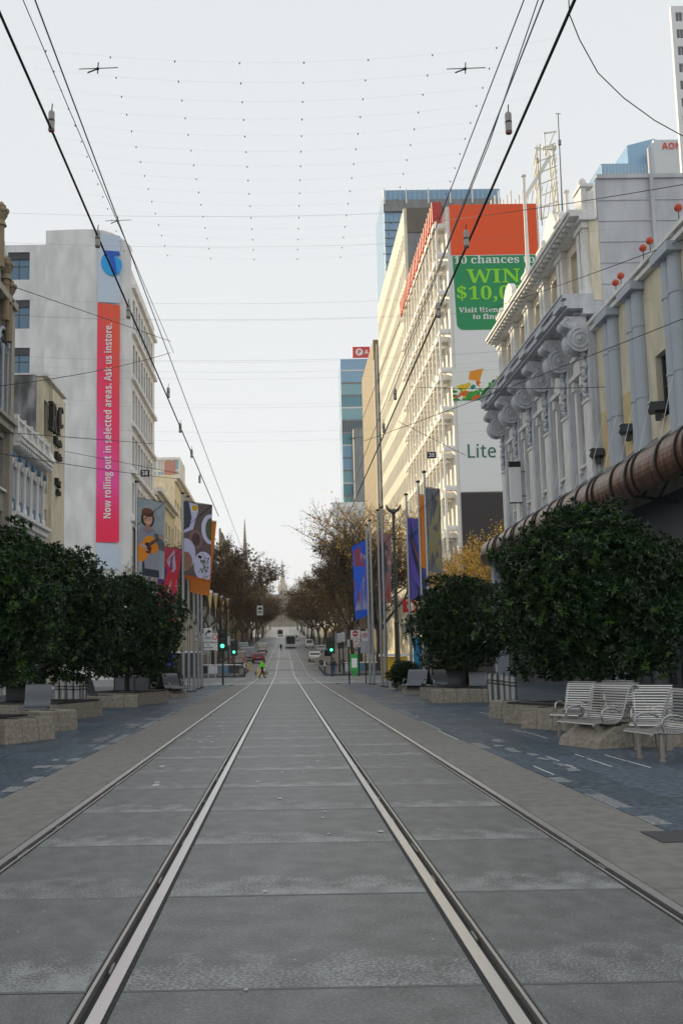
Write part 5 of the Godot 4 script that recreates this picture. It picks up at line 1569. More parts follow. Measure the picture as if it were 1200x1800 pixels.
func planting() -> void:
	# clipped evergreen trees in planters
	var specs := [
		["dense round evergreen tree behind the slatted steel benches on the right", 1035, 1052, 2.15, 7.0, 21.3, 1],
		["smaller round evergreen tree beside the steel bollards on the right", 812, 1088, 1.9, 7.0, 37.0, 0],
		["dark evergreen tree at the left edge, over the nearest concrete planter", 0, 0, 1.9, -6.7, 20.0, 2],
		["tall evergreen tree behind the row of steel bollards on the left", 0, 0, 2.25, -7.3, 28.5, 0],
		["low spreading evergreen tree next to the left flagpoles", 0, 0, 2.15, -6.2, 37.5, 1]]
	var meshes := [shrub_mesh(3, Vector3(2.0, 1.95, 2.0), 4300).mesh(), shrub_mesh(8, Vector3(2.05, 1.85, 2.0), 4300).mesh(), shrub_mesh(21, Vector3(2.0, 1.9, 1.95), 4300).mesh()]
	for s in specs:
		var t := thing("evergreen_tree", s[0], "tree", Vector3(s[4], 0, -s[5]), rng.randf() * 6.0, "clipped evergreen trees in planters")
		var b := MB.new()
		b.tube([Vector3(0, 0.2, 0), Vector3(0.05, 1.2, 0.03), Vector3(0.0, 2.2, 0.0)], [0.11, 0.09, 0.07], 8)
		for i in 9:
			var a := TAU * i / 9.0
			b.tube([Vector3(0, 1.3 + i * 0.08, 0), Vector3(cos(a) * 0.5, 2.0 + 0.1 * (i % 3), sin(a) * 0.5), Vector3(cos(a) * 1.3, 2.7 + 0.4 * (i % 3), sin(a) * 1.3)], [0.05, 0.035, 0.015], 5)
		part(t, "trunk", b, mats["bark"])
		var k: float = s[3] / 2.0
		part(t, "crown", meshes[s[6]], mats["leaf"], Transform3D(Basis().scaled(Vector3.ONE * k), Vector3(0, 3.0 if s[3] > 2.2 else 2.88, 0)))
	# small low shrubs by the far benches
	for a in [["low dark shrub behind the left bench at the flagpoles", -5.9, 46.0], ["low dark shrub between the right flagpoles and the kiosk", 6.3, 49.0], ["low dark shrub behind the wave bench on the right", 7.9, 43.5]]:
		var t := thing("low_shrub", a[0], "shrub", Vector3(a[1], 0, -a[2]))
		part(t, "foliage", meshes[0], mats["leaf"], Transform3D(Basis().scaled(Vector3(0.45, 0.36, 0.45)), Vector3(0, 0.75, 0)))
		pab(t, "pot", mats["concrete"], -0.5, 0.5, 0, 0.4, -0.5, 0.5)
	# plane trees up the street
	var brown := [Color(0.12, 0.07, 0.03), Color(0.16, 0.09, 0.03), Color(0.09, 0.06, 0.035), Color(0.20, 0.12, 0.03)]
	var gold := [Color(0.66, 0.42, 0.03), Color(0.72, 0.50, 0.05), Color(0.55, 0.26, 0.03), Color(0.36, 0.26, 0.05)]
	var var_ := []
	for i in 3:
		var tr := MB.new()
		var cr := MB.new()
		tr.col = Color(1, 1, 1); cr.col = Color(0.115, 0.09, 0.07)
		branchy(50 + i, 16.5, 0.85, tr, cr, 3200, brown, 0.26, 6500)
		var_.append([tr.mesh(), cr.mesh()])
	var au := []
	for i in 2:
		var tr := MB.new()
		var cr := MB.new()
		cr.col = Color(0.14, 0.10, 0.07)
		branchy(90 + i, 17.0, 0.7, tr, cr, 900 + i * 3600, gold, 0.22, 1500)
		au.append([tr.mesh(), cr.mesh()])
	var r := RandomNumberGenerator.new()
	r.seed = 77
	for side in [-1, 1]:
		for i in 26:
			var z := 112.0 + i * 13.0 + i * i * 0.42
			var t := thing("plane_tree", "leafless brown plane tree in the row along the %s footpath of the far street" % ("left" if side < 0 else "right"), "tree", Vector3(side * 9.6 + r.randf_range(-0.6, 0.6), gy(z), -z), r.randf() * TAU, "plane trees on the %s of the far street" % ("left" if side < 0 else "right"))
			var v: Array = var_[r.randi() % 3]
			part(t, "trunk", v[0], mats["bark_pale"])
			part(t, "crown", v[1], mats["leaf_autumn"])
			var s := r.randf_range(0.92, 1.12)
			t.scale = Vector3(s, s * (1.0 if i > 1 else 1.05), s)
	for a in [["sparse autumn plane tree with orange leaves at the crossing, before the right-hand row", 10.2, 103.0, 0, 1.15], ["golden autumn tree in leaf below the wall billboard", 16.6, 80.0, 1, 0.7], ["golden autumn tree in leaf against the dark base of the billboard wall", 19.6, 86.0, 1, 0.85], ["sparse plane tree with a few yellow leaves beside the heritage lamp post", 11.5, 112.0, 0, 1.25]]:
		var t := thing("autumn_tree", a[0], "tree", Vector3(a[1], 0, -a[2]), a[1], "")
		part(t, "trunk", au[a[3]][0], mats["bark"])
		part(t, "crown", au[a[3]][1], mats["leaf_autumn"])
		t.scale = Vector3.ONE * a[4]
	for a in [["bare twiggy tree in front of the long pink banner", -15.6, 76.0, 0.62], ["bare tree between the guitar banner and the food banner", -10.5, 84.0, 0.8]]:
		var t := thing("bare_tree", a[0], "tree", Vector3(a[1], 0, -a[2]), 2.0)
		var tr := MB.new()
		var cr := MB.new()
		cr.col = Color(0.10, 0.085, 0.07)
		branchy(int(a[2]), 15.0, 0.8, tr, cr, 250, gold, 0.2, 700)
		part(t, "trunk", tr, mats["bark"])
		part(t, "crown", cr, mats["leaf_autumn"])
		t.scale = Vector3.ONE * a[3]

func resample(pts: Array, step: float) -> Array:
	var cv := Curve2D.new()
	for i in pts.size():
		var tn: Vector2 = (pts[mini(i + 1, pts.size() - 1)] - pts[maxi(i - 1, 0)]) / 6.0
		cv.add_point(pts[i], -tn, tn)
	var n := int(cv.get_baked_length() / step)
	var out := []
	for i in n + 1: out.append(cv.sample_baked(cv.get_baked_length() * i / n, true))
	return out

func seat(called, label, w: float, double: bool, base: String, at: Vector3, turn: float, group: String, solid := false) -> Node3D:
	var t := thing(called, label, "bench" if double or w > 0.8 else "chair", at, turn, group)
	var half := [Vector2(0.66, 0.40), Vector2(0.63, 0.44), Vector2(0.52, 0.455), Vector2(0.32, 0.435), Vector2(0.16, 0.44), Vector2(0.05, 0.50), Vector2(-0.02, 0.62), Vector2(-0.10, 0.86), Vector2(-0.17, 1.02)]
	var prof := half.duplicate()
	if double:
		prof.append(Vector2(-0.28, 1.09))
		for i in half.size(): prof.append(Vector2(-0.56 - half[half.size() - 1 - i].x, half[half.size() - 1 - i].y))
	else: prof.append_array([Vector2(-0.22, 1.06), Vector2(-0.26, 1.05)])
	var pp := resample(prof, 0.033 if solid else 0.047)
	if solid:
		# perforated sheet seat: reads as one sheet at this distance
		var b := MB.new()
		for i in pp.size() - 1:
			var a: Vector2 = pp[i]
			var e: Vector2 = pp[i + 1]
			var nn := (e - a).orthogonal().normalized() * 0.006
			b.quad(Vector3(-w / 2, a.y, a.x), Vector3(w / 2, a.y, a.x), Vector3(w / 2, e.y, e.x), Vector3(-w / 2, e.y, e.x))
			b.quad(Vector3(w / 2, a.y + nn.y, a.x + nn.x), Vector3(-w / 2, a.y + nn.y, a.x + nn.x), Vector3(-w / 2, e.y + nn.y, e.x + nn.x), Vector3(w / 2, e.y + nn.y, e.x + nn.x))
		part(t, "seat_sheet", b, mats["steel_sheet"])
	else:
		for i in pp.size() - 1:
			var c: Vector2 = (pp[i] + pp[i + 1]) * 0.5
			var d: Vector2 = pp[i + 1] - pp[i]
			part(t, "slat", bxm(Vector3(w, 0.014, 0.024)), mats["steel_slat"], Transform3D(Basis(Vector3(1, 0, 0), -d.angle()), Vector3(0, c.y, c.x)) if false else Transform3D(Basis(Vector3(1, 0, 0), -atan2(d.y, d.x)), Vector3(0, c.y, c.x)))
	for s in [-1, 1]:
		var pts := []
		for i in range(0, pp.size(), 2): pts.append(Vector3(s * (w / 2 - 0.03), pp[i].y - 0.02, pp[i].x - 0.006))
		var b := MB.new()
		b.tube(pts, [0.017], 6)
		part(t, "side_frame", b, mats["steel"])
		var arms := [1.0, -1.0] if double else [1.0]
		if w > 0.5 and not (solid and not double):
			for k in arms:
				var o := 0.0 if k > 0 else -0.56
				var ar := MB.new()
				var ap := []
				for q in [Vector2(0.05, 0.62), Vector2(0.2, 0.68), Vector2(0.34, 0.68), Vector2(0.44, 0.63), Vector2(0.46, 0.53), Vector2(0.42, 0.45)]: ap.append(Vector3(s * (w / 2 - 0.02), q.y, (q.x if k > 0 else o - q.x)))
				ar.tube(ap, [0.022], 7)
				part(t, "armrest", ar, mats["steel"])
	if base == "legs":
		for s in [-1, 1]:
			for z in ([0.45, 0.05] if not double else [0.45, -1.0]):
				var b := MB.new()
				b.cyl(Vector3(s * (w / 2 - 0.08), 0, z), Vector3(s * (w / 2 - 0.08), 0.44, z), 0.036, 0.036, 10)
				b.cyl(Vector3(s * (w / 2 - 0.08), 0, z), Vector3(s * (w / 2 - 0.08), 0.03, z), 0.06, 0.06, 10)
				part(t, "leg", b, M("leg_steel", Color(0.30, 0.27, 0.24), 0.4, 0.8))
	elif base == "wedge":
		var b := MB.new()
		b.ext(PackedVector2Array([Vector2(0.62, 0), Vector2(0.58, 0.14), Vector2(0.18, 0.36), Vector2(-0.74, 0.36), Vector2(-1.14, 0.14), Vector2(-1.18, 0)]) if double else PackedVector2Array([Vector2(0.45, 0), Vector2(0.4, 0.12), Vector2(0.1, 0.36), Vector2(-0.4, 0.36), Vector2(-0.4, 0)]), w + 0.05, Transform3D(Basis(Vector3.UP, -PI / 2), Vector3.ZERO))
		part(t, "concrete_base", b, mats["concrete"])
		pab(t, "pedestal", mats["black_metal"], -w / 2 + 0.1, w / 2 - 0.1, 0.361, 0.42, -0.2, 0.3)
	return t

func block(called, label, at: Vector3, turn: float, L: float, D: float, H: float, group: String, grooves := true) -> Node3D:
	# cast concrete planter wall with battered faces and saw-cut grooves
	var t := thing(called, label, "planter", at, turn, group)
	var n := maxi(2, int(L / 0.42)) if grooves else 1
	var s := L / n
	for i in n:
		var b := MB.new()
		b.ext(PackedVector2Array([Vector2(-D / 2, 0), Vector2(D / 2, 0), Vector2(D / 2 - 0.06, H - 0.02), Vector2(D / 2 - 0.085, H), Vector2(-D / 2 + 0.085, H), Vector2(-D / 2 + 0.06, H - 0.02)]), s - 0.012, Transform3D(Basis(Vector3.UP, -PI / 2), Vector3(-L / 2 + s * (i + 0.5), 0, 0)))
		part(t, "concrete_segment", b, mats["concrete"])
		if grooves and i > 0: part(t, "slot_cap", bxm(Vector3(0.03, 0.05, D * 0.7)), mats["black_metal"], Transform3D(Basis(), Vector3(-L / 2 + s * i, H - 0.01, 0)))
	return t

func furniture() -> void:
	M("steel_sheet", Color(0.20, 0.215, 0.235), 0.45, 0.6, noise_tex("perf", 0.2, 0.7, 1.0, 2), 6.0)
	var G := "steel seats around the planters"
	# right-hand near group
	seat("wave_bench", "double-sided slatted steel bench on a concrete wedge, nearest the tram track on the right", 1.0, true, "wedge", gnd(1064, 1310), -1.2, G)
	seat("slatted_chair", "slatted steel chair between the wave bench and the chair with bare legs", 0.66, false, "legs", gnd(1150, 1314), -0.45, G)
	seat("slatted_chair", "slatted steel chair standing on bare round legs at the right edge", 0.8, false, "legs", gnd(1190, 1334), -1.4, G)
	seat("slatted_chair", "slatted steel chair with its back to the big tree, behind the wave bench", 0.6, false, "legs", gnd(1018, 1291), -0.75, G)
	seat("slatted_chair", "slatted steel chair farthest behind, half hidden by the wave bench", 0.6, false, "legs", gnd(1090, 1288), -0.3, G)
	block("concrete_block", "tan concrete block behind the wave bench's wedge base", gnd(1120, 1311), -0.1, 1.5, 0.5, 0.40, "concrete planter blocks")
	block("concrete_block", "grooved concrete block standing free left of the wave bench", gnd(972, 1281), -0.95, 1.3, 0.62, 0.46, "concrete planter blocks")
	block("concrete_block", "grooved concrete block beside the right-hand steel bollards", gnd(908, 1263), -1.0, 1.35, 0.7, 0.46, "concrete planter blocks")
	for a in [["right big", 7.0, 22.6, 0.45], ["right small", 7.0, 37.0, 0.4], ["left edge", -7.2, 20.4, -0.35], ["left", -7.2, 28.6, -0.3], ["left far", -6.3, 37.5, -0.4]]:
		var names := {"right big": "low concrete planter wall with dark timber rim round the biggest right-hand tree", "right small": "low concrete planter wall round the smaller right-hand tree", "left edge": "low concrete planter wall round the tree at the left edge", "left": "low concrete planter wall round the tree behind the left bollards", "left far": "low concrete planter wall round the spreading tree by the left flagpoles"}
		var t := thing("tree_planter", names[a[0]], "planter", Vector3(a[1], 0, -a[2]), a[3], "tree planters")
		for i in 4:
			var b := MB.new()
			var L := 2.5
			b.ext(PackedVector2Array([Vector2(-0.2, 0), Vector2(0.2, 0), Vector2(0.16, 0.46), Vector2(-0.2, 0.46)]), L, Transform3D(Basis(Vector3.UP, -PI / 2), Vector3.ZERO))
			part(t, "concrete_side", b, mats["concrete"], Transform3D(Basis(Vector3.UP, i * PI / 2), Basis(Vector3.UP, i * PI / 2) * Vector3(0, 0, 1.07)))
			part(t, "timber_rim", bxm(Vector3(2.3, 0.05, 0.3)), mats["plank"], Transform3D(Basis(Vector3.UP, i * PI / 2), Basis(Vector3.UP, i * PI / 2) * Vector3(0, 0.49, 1.05)))
		pab(t, "soil", mats["soil"], -1.0, 1.0, 0.05, 0.38, -1.0, 1.0)
	# right-hand far group
	seat("wave_bench", "double-sided steel bench beside the right flagpoles", 0.95, true, "wedge", Vector3(5.95, 0, -42.6), -0.55, G, true)
	block("concrete_block", "small concrete block between the far right bench and the planter", Vector3(6.45, 0, -39.6), -0.9, 0.9, 0.6, 0.45, "concrete planter blocks")
	for a in [[832, 1216, -0.15, "grey sheet-steel chair next to the right-hand bollards"], [793, 1214, -0.05, "grey sheet-steel chair in the middle below the smaller right-hand tree"], [768, 1206, 0.25, "bluish sheet-steel chair at the street end of the smaller right-hand planter"]]:
		var p := gnd(a[0] + 8, a[1] + 14)
		seat("sheet_chair", a[3], 0.62, false, "legs", p, a[2], G, true)
	block("concrete_block", "long concrete block below the smaller right-hand tree", gnd(812, 1234) + Vector3(0, 0, 0), -0.02, 2.3, 0.6, 0.45, "concrete planter blocks")
	# left-hand groups
	seat("slatted_chair", "slatted steel chair at the left edge over the tan planter block", 0.7, false, "legs", Vector3(-6.35, 0, -19.6), 0.25, G)
	seat("sheet_chair", "dark sheet-steel chair in front of the left bollards", 0.7, false, "legs", gnd(66, 1272), 0.12, G, true)
	seat("sheet_chair", "blue-grey sheet-steel chair between two left planters", 0.6, false, "legs", gnd(28, 1262), 0.3, G, true)
	seat("sheet_chair", "blue-grey sheet-steel chair seen side-on beyond the left bollards", 0.6, false, "legs", gnd(160, 1243), 1.2, G, true)
	block("concrete_block", "tan battered concrete block at the left edge", Vector3(-5.7, 0, -20.2), 1.1, 1.5, 0.9, 0.48, "concrete planter blocks", true)
	block("concrete_block", "tan battered concrete block in front of the left bollards", Vector3(-5.75, 0, -23.2), 1.0, 1.2, 0.8, 0.48, "concrete planter blocks", true)
	block("concrete_block", "long low concrete block under the spreading left tree", gnd(196, 1243), 0.03, 2.0, 0.6, 0.42, "concrete planter blocks")
	block("concrete_block", "small concrete block left of the far left bench", gnd(256, 1234), 0.5, 0.8, 0.6, 0.45, "concrete planter blocks")
	seat("wave_bench", "double-sided steel bench on a concrete wedge beside the left flagpoles", 0.9, true, "wedge", gnd(306, 1226) + Vector3(-0.1, 0, 0), 0.75, G, true)
	for a in [[219, 1229, "first"], [246, 1226, "second"]]:
		var t := thing("steel_screen", "%s low brushed steel screen panel behind the left planter block" % a[2], "screen", gnd(a[0], a[1]))
		pab(t, "panel", mats["steel_sheet"], -0.45, 0.45, 0.35, 1.0, -0.01, 0.01)
		for s in [-0.45, 0.45]: pab(t, "post", mats["black_metal"], s - 0.025, s + 0.025, 0.0, 1.02, -0.03, 0.03)
	# bollard racks
	var proto: Node3D
	for grp in [["left", [[101, 1246], [113, 1246], [125, 1247], [137, 1247], [148, 1246]]], ["right", [[862, 1236], [872, 1238], [883, 1240], [893, 1243], [903, 1246]]]]:
		for q in grp[1]:
			var p := gnd(q[0], q[1])
			var lb := "brushed steel bollard with slanted top in the row on the %s" % grp[0]
			if proto == null:
				proto = thing("steel_bollard", lb, "bollard", p, 0.0, "steel bollards in the row on the left")
				var b := MB.new()
				var n := 18
				for i in n:
					var a := TAU * i / n
					var e := TAU * (i + 1) / n
					var P0 := Vector3(cos(a) * 0.105, 0, sin(a) * 0.105)
					var P1 := Vector3(cos(e) * 0.105, 0, sin(e) * 0.105)
					var T0 := P0 + Vector3(0, 1.04 + P0.x * 0.75, 0)
					var T1 := P1 + Vector3(0, 1.04 + P1.x * 0.75, 0)
					b.quad(P1, P0, T0, T1); b.tri(T1, T0, Vector3(0, 1.04, 0))
				part(proto, "post", b, mats["steel"])
				for y in [0.68, 0.78]:
					var r := MB.new()
					r.lathe([Vector2(0.106, y), Vector2(0.112, y + 0.004), Vector2(0.112, y + 0.04), Vector2(0.106, y + 0.044)], 18)
					part(proto, "black_band", r, mats["black_metal"])
			else: copy(proto, p, 0.0, lb, "steel bollards in the row on the %s" % grp[0])
	for a in [["left", [97, 1246], [150, 1246]], ["right", [860, 1236], [905, 1246]]]:
		var p := gnd(a[1][0], a[1][1])
		var q := gnd(a[2][0], a[2][1])
		var t := thing("bollard_rail", "pair of thin black rails joining the %s bollards" % a[0], "rail", p)
		for y in [0.70, 0.80]:
			var b := MB.new()
			b.cyl(Vector3(0, y, -0.1), q - p + Vector3(0, y, -0.1), 0.014, 0.014, 6)
			part(t, "rail", b, mats["black_metal"])

func cloth(w: float, h: float, amp: float, ph: float, shear := 0.0) -> MB:
	# hanging cloth: x from the pole outwards, y downwards from the top; both faces
	var b := MB.new()
	var nx := 10
	var ny := 14
	var f := func(i, j):
		var u: float = i / float(nx)
		var v: float = j / float(ny)
		return Vector3(u * w * (1.0 - shear * v), -v * h - u * 0.06 * h, amp * sin(u * 5.0 + v * 2.5 + ph) * u + amp * 0.5 * sin(v * 7.0 + ph))
	for i in nx:
		for j in ny:
			var P := [f.call(i, j + 1), f.call(i + 1, j + 1), f.call(i + 1, j), f.call(i, j)]
			var nn: Vector3 = ((P[1] - P[0]) as Vector3).cross(P[3] - P[0]).normalized()
			var k := b.vert(P[0], nn, Vector2(i / float(nx), (j + 1) / float(ny)))
			b.vert(P[1], nn, Vector2((i + 1) / float(nx), (j + 1) / float(ny))); b.vert(P[2], nn, Vector2((i + 1) / float(nx), j / float(ny))); b.vert(P[3], nn, Vector2(i / float(nx), j / float(ny)))
			b.ix.append_array(PackedInt32Array([k, k + 2, k + 1, k, k + 3, k + 2]))
	return b

func flags() -> void:
	var im := Image.create(200, 560, false, Image.FORMAT_RGB8)
	im.fill(Color(0.60, 0.64, 0.66))
	for i in 40: ell(im, 10 + (i * 53) % 190, (i * 97) % 560, 26, 70, Color(0.60, 0.64, 0.66).lerp(Color(0.53, 0.57, 0.60), (i % 5) / 6.0))
	# a musician in a grey hooded jacket and brown knit cap with an amber guitar
	pol(im, [Vector2(40, 555), Vector2(44, 330), Vector2(150, 330), Vector2(165, 555)], Color(0.16, 0.18, 0.22))
	pol(im, [Vector2(0, 330), Vector2(6, 235), Vector2(45, 200), Vector2(110, 195), Vector2(150, 235), Vector2(170, 330), Vector2(160, 500), Vector2(60, 500), Vector2(40, 330)], Color(0.55, 0.55, 0.61))
	pol(im, [Vector2(120, 240), Vector2(150, 235), Vector2(200, 300), Vector2(200, 360), Vector2(160, 350)], Color(0.34, 0.35, 0.38))
	ell(im, 78, 140, 47, 62, Color(0.20, 0.15, 0.14)); ell(im, 80, 140, 32, 45, Color(0.78, 0.58, 0.50))
	ell(im, 78, 92, 42, 32, Color(0.42, 0.24, 0.16)); pol(im, [Vector2(36, 100), Vector2(120, 100), Vector2(120, 120), Vector2(36, 120)], Color(0.36, 0.20, 0.15))
	ell(im, 66, 136, 5, 3, Color(0.15, 0.1, 0.1)); ell(im, 94, 136, 5, 3, Color(0.15, 0.1, 0.1)); ell(im, 82, 164, 13, 5, Color(0.85, 0.75, 0.7)); ell(im, 80, 150, 5, 7, Color(0.72, 0.5, 0.43))
	pol(im, [Vector2(60, 185), Vector2(98, 185), Vector2(90, 225), Vector2(70, 225)], Color(0.66, 0.46, 0.4))
	pol(im, [Vector2(48, 205), Vector2(70, 225), Vector2(92, 225), Vector2(110, 200), Vector2(118, 222), Vector2(80, 250), Vector2(44, 226)], Color(0.48, 0.48, 0.54))
	ell(im, 40, 385, 48, 75, Color(0.86, 0.53, 0.08), 0.35); ell(im, 92, 310, 46, 52, Color(0.88, 0.56, 0.1), 0.5); ell(im, 120, 345, 34, 40, Color(0.85, 0.5, 0.08), 0.5)
	ell(im, 78, 330, 20, 20, Color(0.13, 0.08, 0.05)); pol(im, [Vector2(70, 345), Vector2(110, 340), Vector2(96, 390), Vector2(66, 385)], Color(0.38, 0.06, 0.05))
	pol(im, [Vector2(84, 316), Vector2(178, 238), Vector2(188, 252), Vector2(94, 338)], Color(0.32, 0.24, 0.25))
	ell(im, 48, 340, 27, 14, Color(0.75, 0.6, 0.58), 0.2); ell(im, 172, 258, 16, 13, Color(0.7, 0.52, 0.46))
	for i in 4: ell(im, 62 + i * 4, 352 + i * 5, 12, 4, Color(0.72, 0.56, 0.53), 0.3)
	var guitar := print_mat("guitar_print", im, 0.7)
	im = Image.create(200, 560, false, Image.FORMAT_RGB8)
	im.fill(Color(0.40, 0.34, 0.34))
	pol(im, [Vector2(0, 0), Vector2(70, 0), Vector2(95, 120), Vector2(60, 190), Vector2(0, 215)], Color(0.25, 0.27, 0.33))
	pol(im, [Vector2(40, 0), Vector2(100, 10), Vector2(105, 60), Vector2(85, 130), Vector2(70, 195), Vector2(0, 235), Vector2(0, 215), Vector2(45, 180), Vector2(60, 110)], Color(0.78, 0.78, 0.90))
	ell(im, 78, 40, 27, 28, Color(0.86, 0.85, 0.90)); ell(im, 80, 38, 21, 21, Color(0.83, 0.66, 0.05))
	ell(im, 90, 265, 46, 66, Color(0.55, 0.42, 0.40)); ell(im, 90, 265, 38, 56, Color(0.48, 0.36, 0.35)); ell(im, 92, 265, 28, 44, Color(0.30, 0.22, 0.24))
	ell(im, 190, 175, 62, 108, Color(0.80, 0.80, 0.92)); ell(im, 196, 175, 40, 82, Color(0.33, 0.35, 0.22))
	ell(im, 10, 385, 78, 118, Color(0.78, 0.78, 0.90), 0.15); ell(im, 24, 430, 42, 66, Color(0.60, 0.45, 0.38))
	ell(im, 150, 450, 72, 105, Color(0.80, 0.80, 0.92))
	var r := RandomNumberGenerator.new()
	r.seed = 3
	for i in 70: ell(im, 160 + r.randfn() * 16, 450 + r.randfn() * 42, r.randf_range(3, 9), r.randf_range(2, 5), [Color(0.25, 0.30, 0.16), Color(0.36, 0.38, 0.22), Color(0.48, 0.44, 0.3)][i % 3], r.randf() * 3)
	pol(im, [Vector2(110, 375), Vector2(135, 380), Vector2(133, 400), Vector2(108, 394)], Color(0.12, 0.12, 0.14))
	pol(im, [Vector2(0, 532), Vector2(200, 540), Vector2(200, 560), Vector2(0, 560)], Color(0.72, 0.36, 0.08))
	var food := print_mat("plates_print", im, 0.7)
	var bands := func(key: String, cols: Array) -> StandardMaterial3D:
		var m := Image.create(64, 256, false, Image.FORMAT_RGB8)
		var q := RandomNumberGenerator.new()
		q.seed = key.hash()
		m.fill(cols[0])
		for i in 26:
			var c: Color = cols[q.randi() % cols.size()]
			pol(m, [Vector2(q.randf() * 64, q.randf() * 256), Vector2(q.randf() * 64, q.randf() * 256), Vector2(q.randf() * 64, q.randf() * 256)], c)
		return print_mat(key, m, 0.7)
	var magenta: Material = bands.call("magenta_print", [Color(0.75, 0.25, 0.35), Color(0.85, 0.2, 0.25), Color(0.45, 0.25, 0.68), Color(0.82, 0.7, 0.75), Color(0.35, 0.2, 0.5)])
	var orange := M("orange_cloth", Color(0.75, 0.22, 0.02), 0.7)
	var blue: Material = bands.call("blue_bands", [Color(0.12, 0.36, 0.85), Color(0.42, 0.45, 0.75), Color(0.15, 0.4, 0.9), Color(0.62, 0.62, 0.78), Color(0.6, 0.3, 0.4)])
	var pink: Material = bands.call("pink_bands", [Color(0.62, 0.45, 0.47), Color(0.5, 0.48, 0.5), Color(0.7, 0.3, 0.3), Color(0.3, 0.28, 0.3), Color(0.75, 0.6, 0.66)])
	var purple: Material = bands.call("purple_bands", [Color(0.34, 0.3, 0.62), Color(0.4, 0.32, 0.72), Color(0.2, 0.2, 0.35), Color(0.6, 0.35, 0.4), Color(0.22, 0.32, 0.6)])
	var olive: Material = bands.call("olive_bands", [Color(0.45, 0.46, 0.48), Color(0.55, 0.53, 0.4), Color(0.36, 0.36, 0.4), Color(0.62, 0.56, 0.3)])
	# [pole base x, z, height, banner material, width, drop from top, height, turn, shear, label]
	var L := [
		[-7.02, 45.0, 10.3, guitar, 1.38, 0.75, 3.75, 0.12, 0.04, "carrying the banner of a guitarist in a brown cap"],
		[-8.05, 60.0, 10.4, magenta, 1.6, 1.3, 4.6, 0.1, 0.35, "carrying the pink and purple banner behind the guitarist"],
		[-5.19, 48.9, 10.4, food, 1.55, 0.35, 4.1, 0.1, 0.1, "carrying the banner of breakfast plates"],
		[-5.12, 51.0, 10.6, orange, 1.55, 1.1, 4.1, 0.1, 0.28, "carrying the plain orange banner behind the plates"],
		[-4.92, 52.0, 10.0, null, 0, 0, 0, 0, 0, "without a banner beside the plates banner"],
		[-5.06, 56.0, 10.0, null, 0, 0, 0, 0, 0, "without a banner next to the no-left-turn sign"],
		[-5.09, 58.7, 10.0, null, 0, 0, 0, 0, 0, "without a banner farthest along the left group"],
		[5.48, 60.4, 10.2, blue, -1.35, 0.9, 4.9, -0.9, 0.05, "carrying the bright blue banner on the right"],
		[5.66, 59.8, 10.4, null, 0, 0, 0, 0, 0, "without a banner beside the blue one"],
		[5.68, 55.0, 10.3, pink, 1.2, 1.3, 4.0, -0.95, 0.2, "carrying the faded pink and grey banner"],
		[5.75, 53.4, 10.2, null, 0, 0, 0, 0, 0, "without a banner beside the pink and grey one"],
		[6.62, 49.2, 10.2, purple, 1.3, 1.2, 4.3, -0.75, 0.1, "carrying the purple banner on the right"],
		[6.75, 45.6, 10.2, orange, 0.9, 0.6, 3.6, -0.95, 0.1, "carrying the orange banner on the right"],
		[6.85, 44.2, 10.4, olive, 1.0, 0.7, 4.0, -0.9, 0.1, "carrying the grey and olive banner on the right"]]
	var k := 0
	for a in L:
		var f := thing("banner_pole", "slender steel flagpole " + a[9], "flagpole", Vector3(a[0], 0, -a[1]), 0.0, "steel flagpoles with street banners")
		var b := MB.new()
		b.cyl(Vector3.ZERO, Vector3(0, a[2], 0), 0.085, 0.06, 12)
		part(f, "pole", b, mats["steel_pole"])
		var c := MB.new()
		c.lathe([Vector2(0.06, a[2]), Vector2(0.11, a[2] + 0.03), Vector2(0.11, a[2] + 0.09), Vector2(0.0, a[2] + 0.14)], 10)
		c.cyl(Vector3(0, 0, 0), Vector3(0, 0.05, 0), 0.14, 0.14, 10)
		part(f, "cap", c, mats["black_metal"])
		if a[3]:
			var w: float = absf(a[4])
			var x := Transform3D(Basis(Vector3.UP, a[7] + (PI if a[4] < 0 else 0.0)), Vector3(0, a[2] - a[5], 0))
			var s := part(f, "banner", cloth(w, a[6], 0.05, k * 1.7, a[8]), a[3], x)
			var arm := MB.new()
			arm.cyl(Vector3(0.06, 0.02, 0), Vector3(w, -0.06 * a[6] + 0.02, 0), 0.018, 0.014, 6)
			part(s, "banner_arm", arm, mats["black_metal"])
			var st := MB.new()
			st.cyl(Vector3(0.05, -w * 0.95, 0.06), Vector3(w * 0.98, -0.06 * a[6], 0.06), 0.012, 0.012, 5)
			part(s, "brace", st, mats["black_metal"])
		k += 1

func lit(key: String, c: Color, e: float) -> StandardMaterial3D:
	if mats.has(key): return mats[key]
	var m := M(key, c, 0.4)
	m.emission_enabled = true; m.emission = c.linear_to_srgb(); m.emission_energy_multiplier = e
	return m

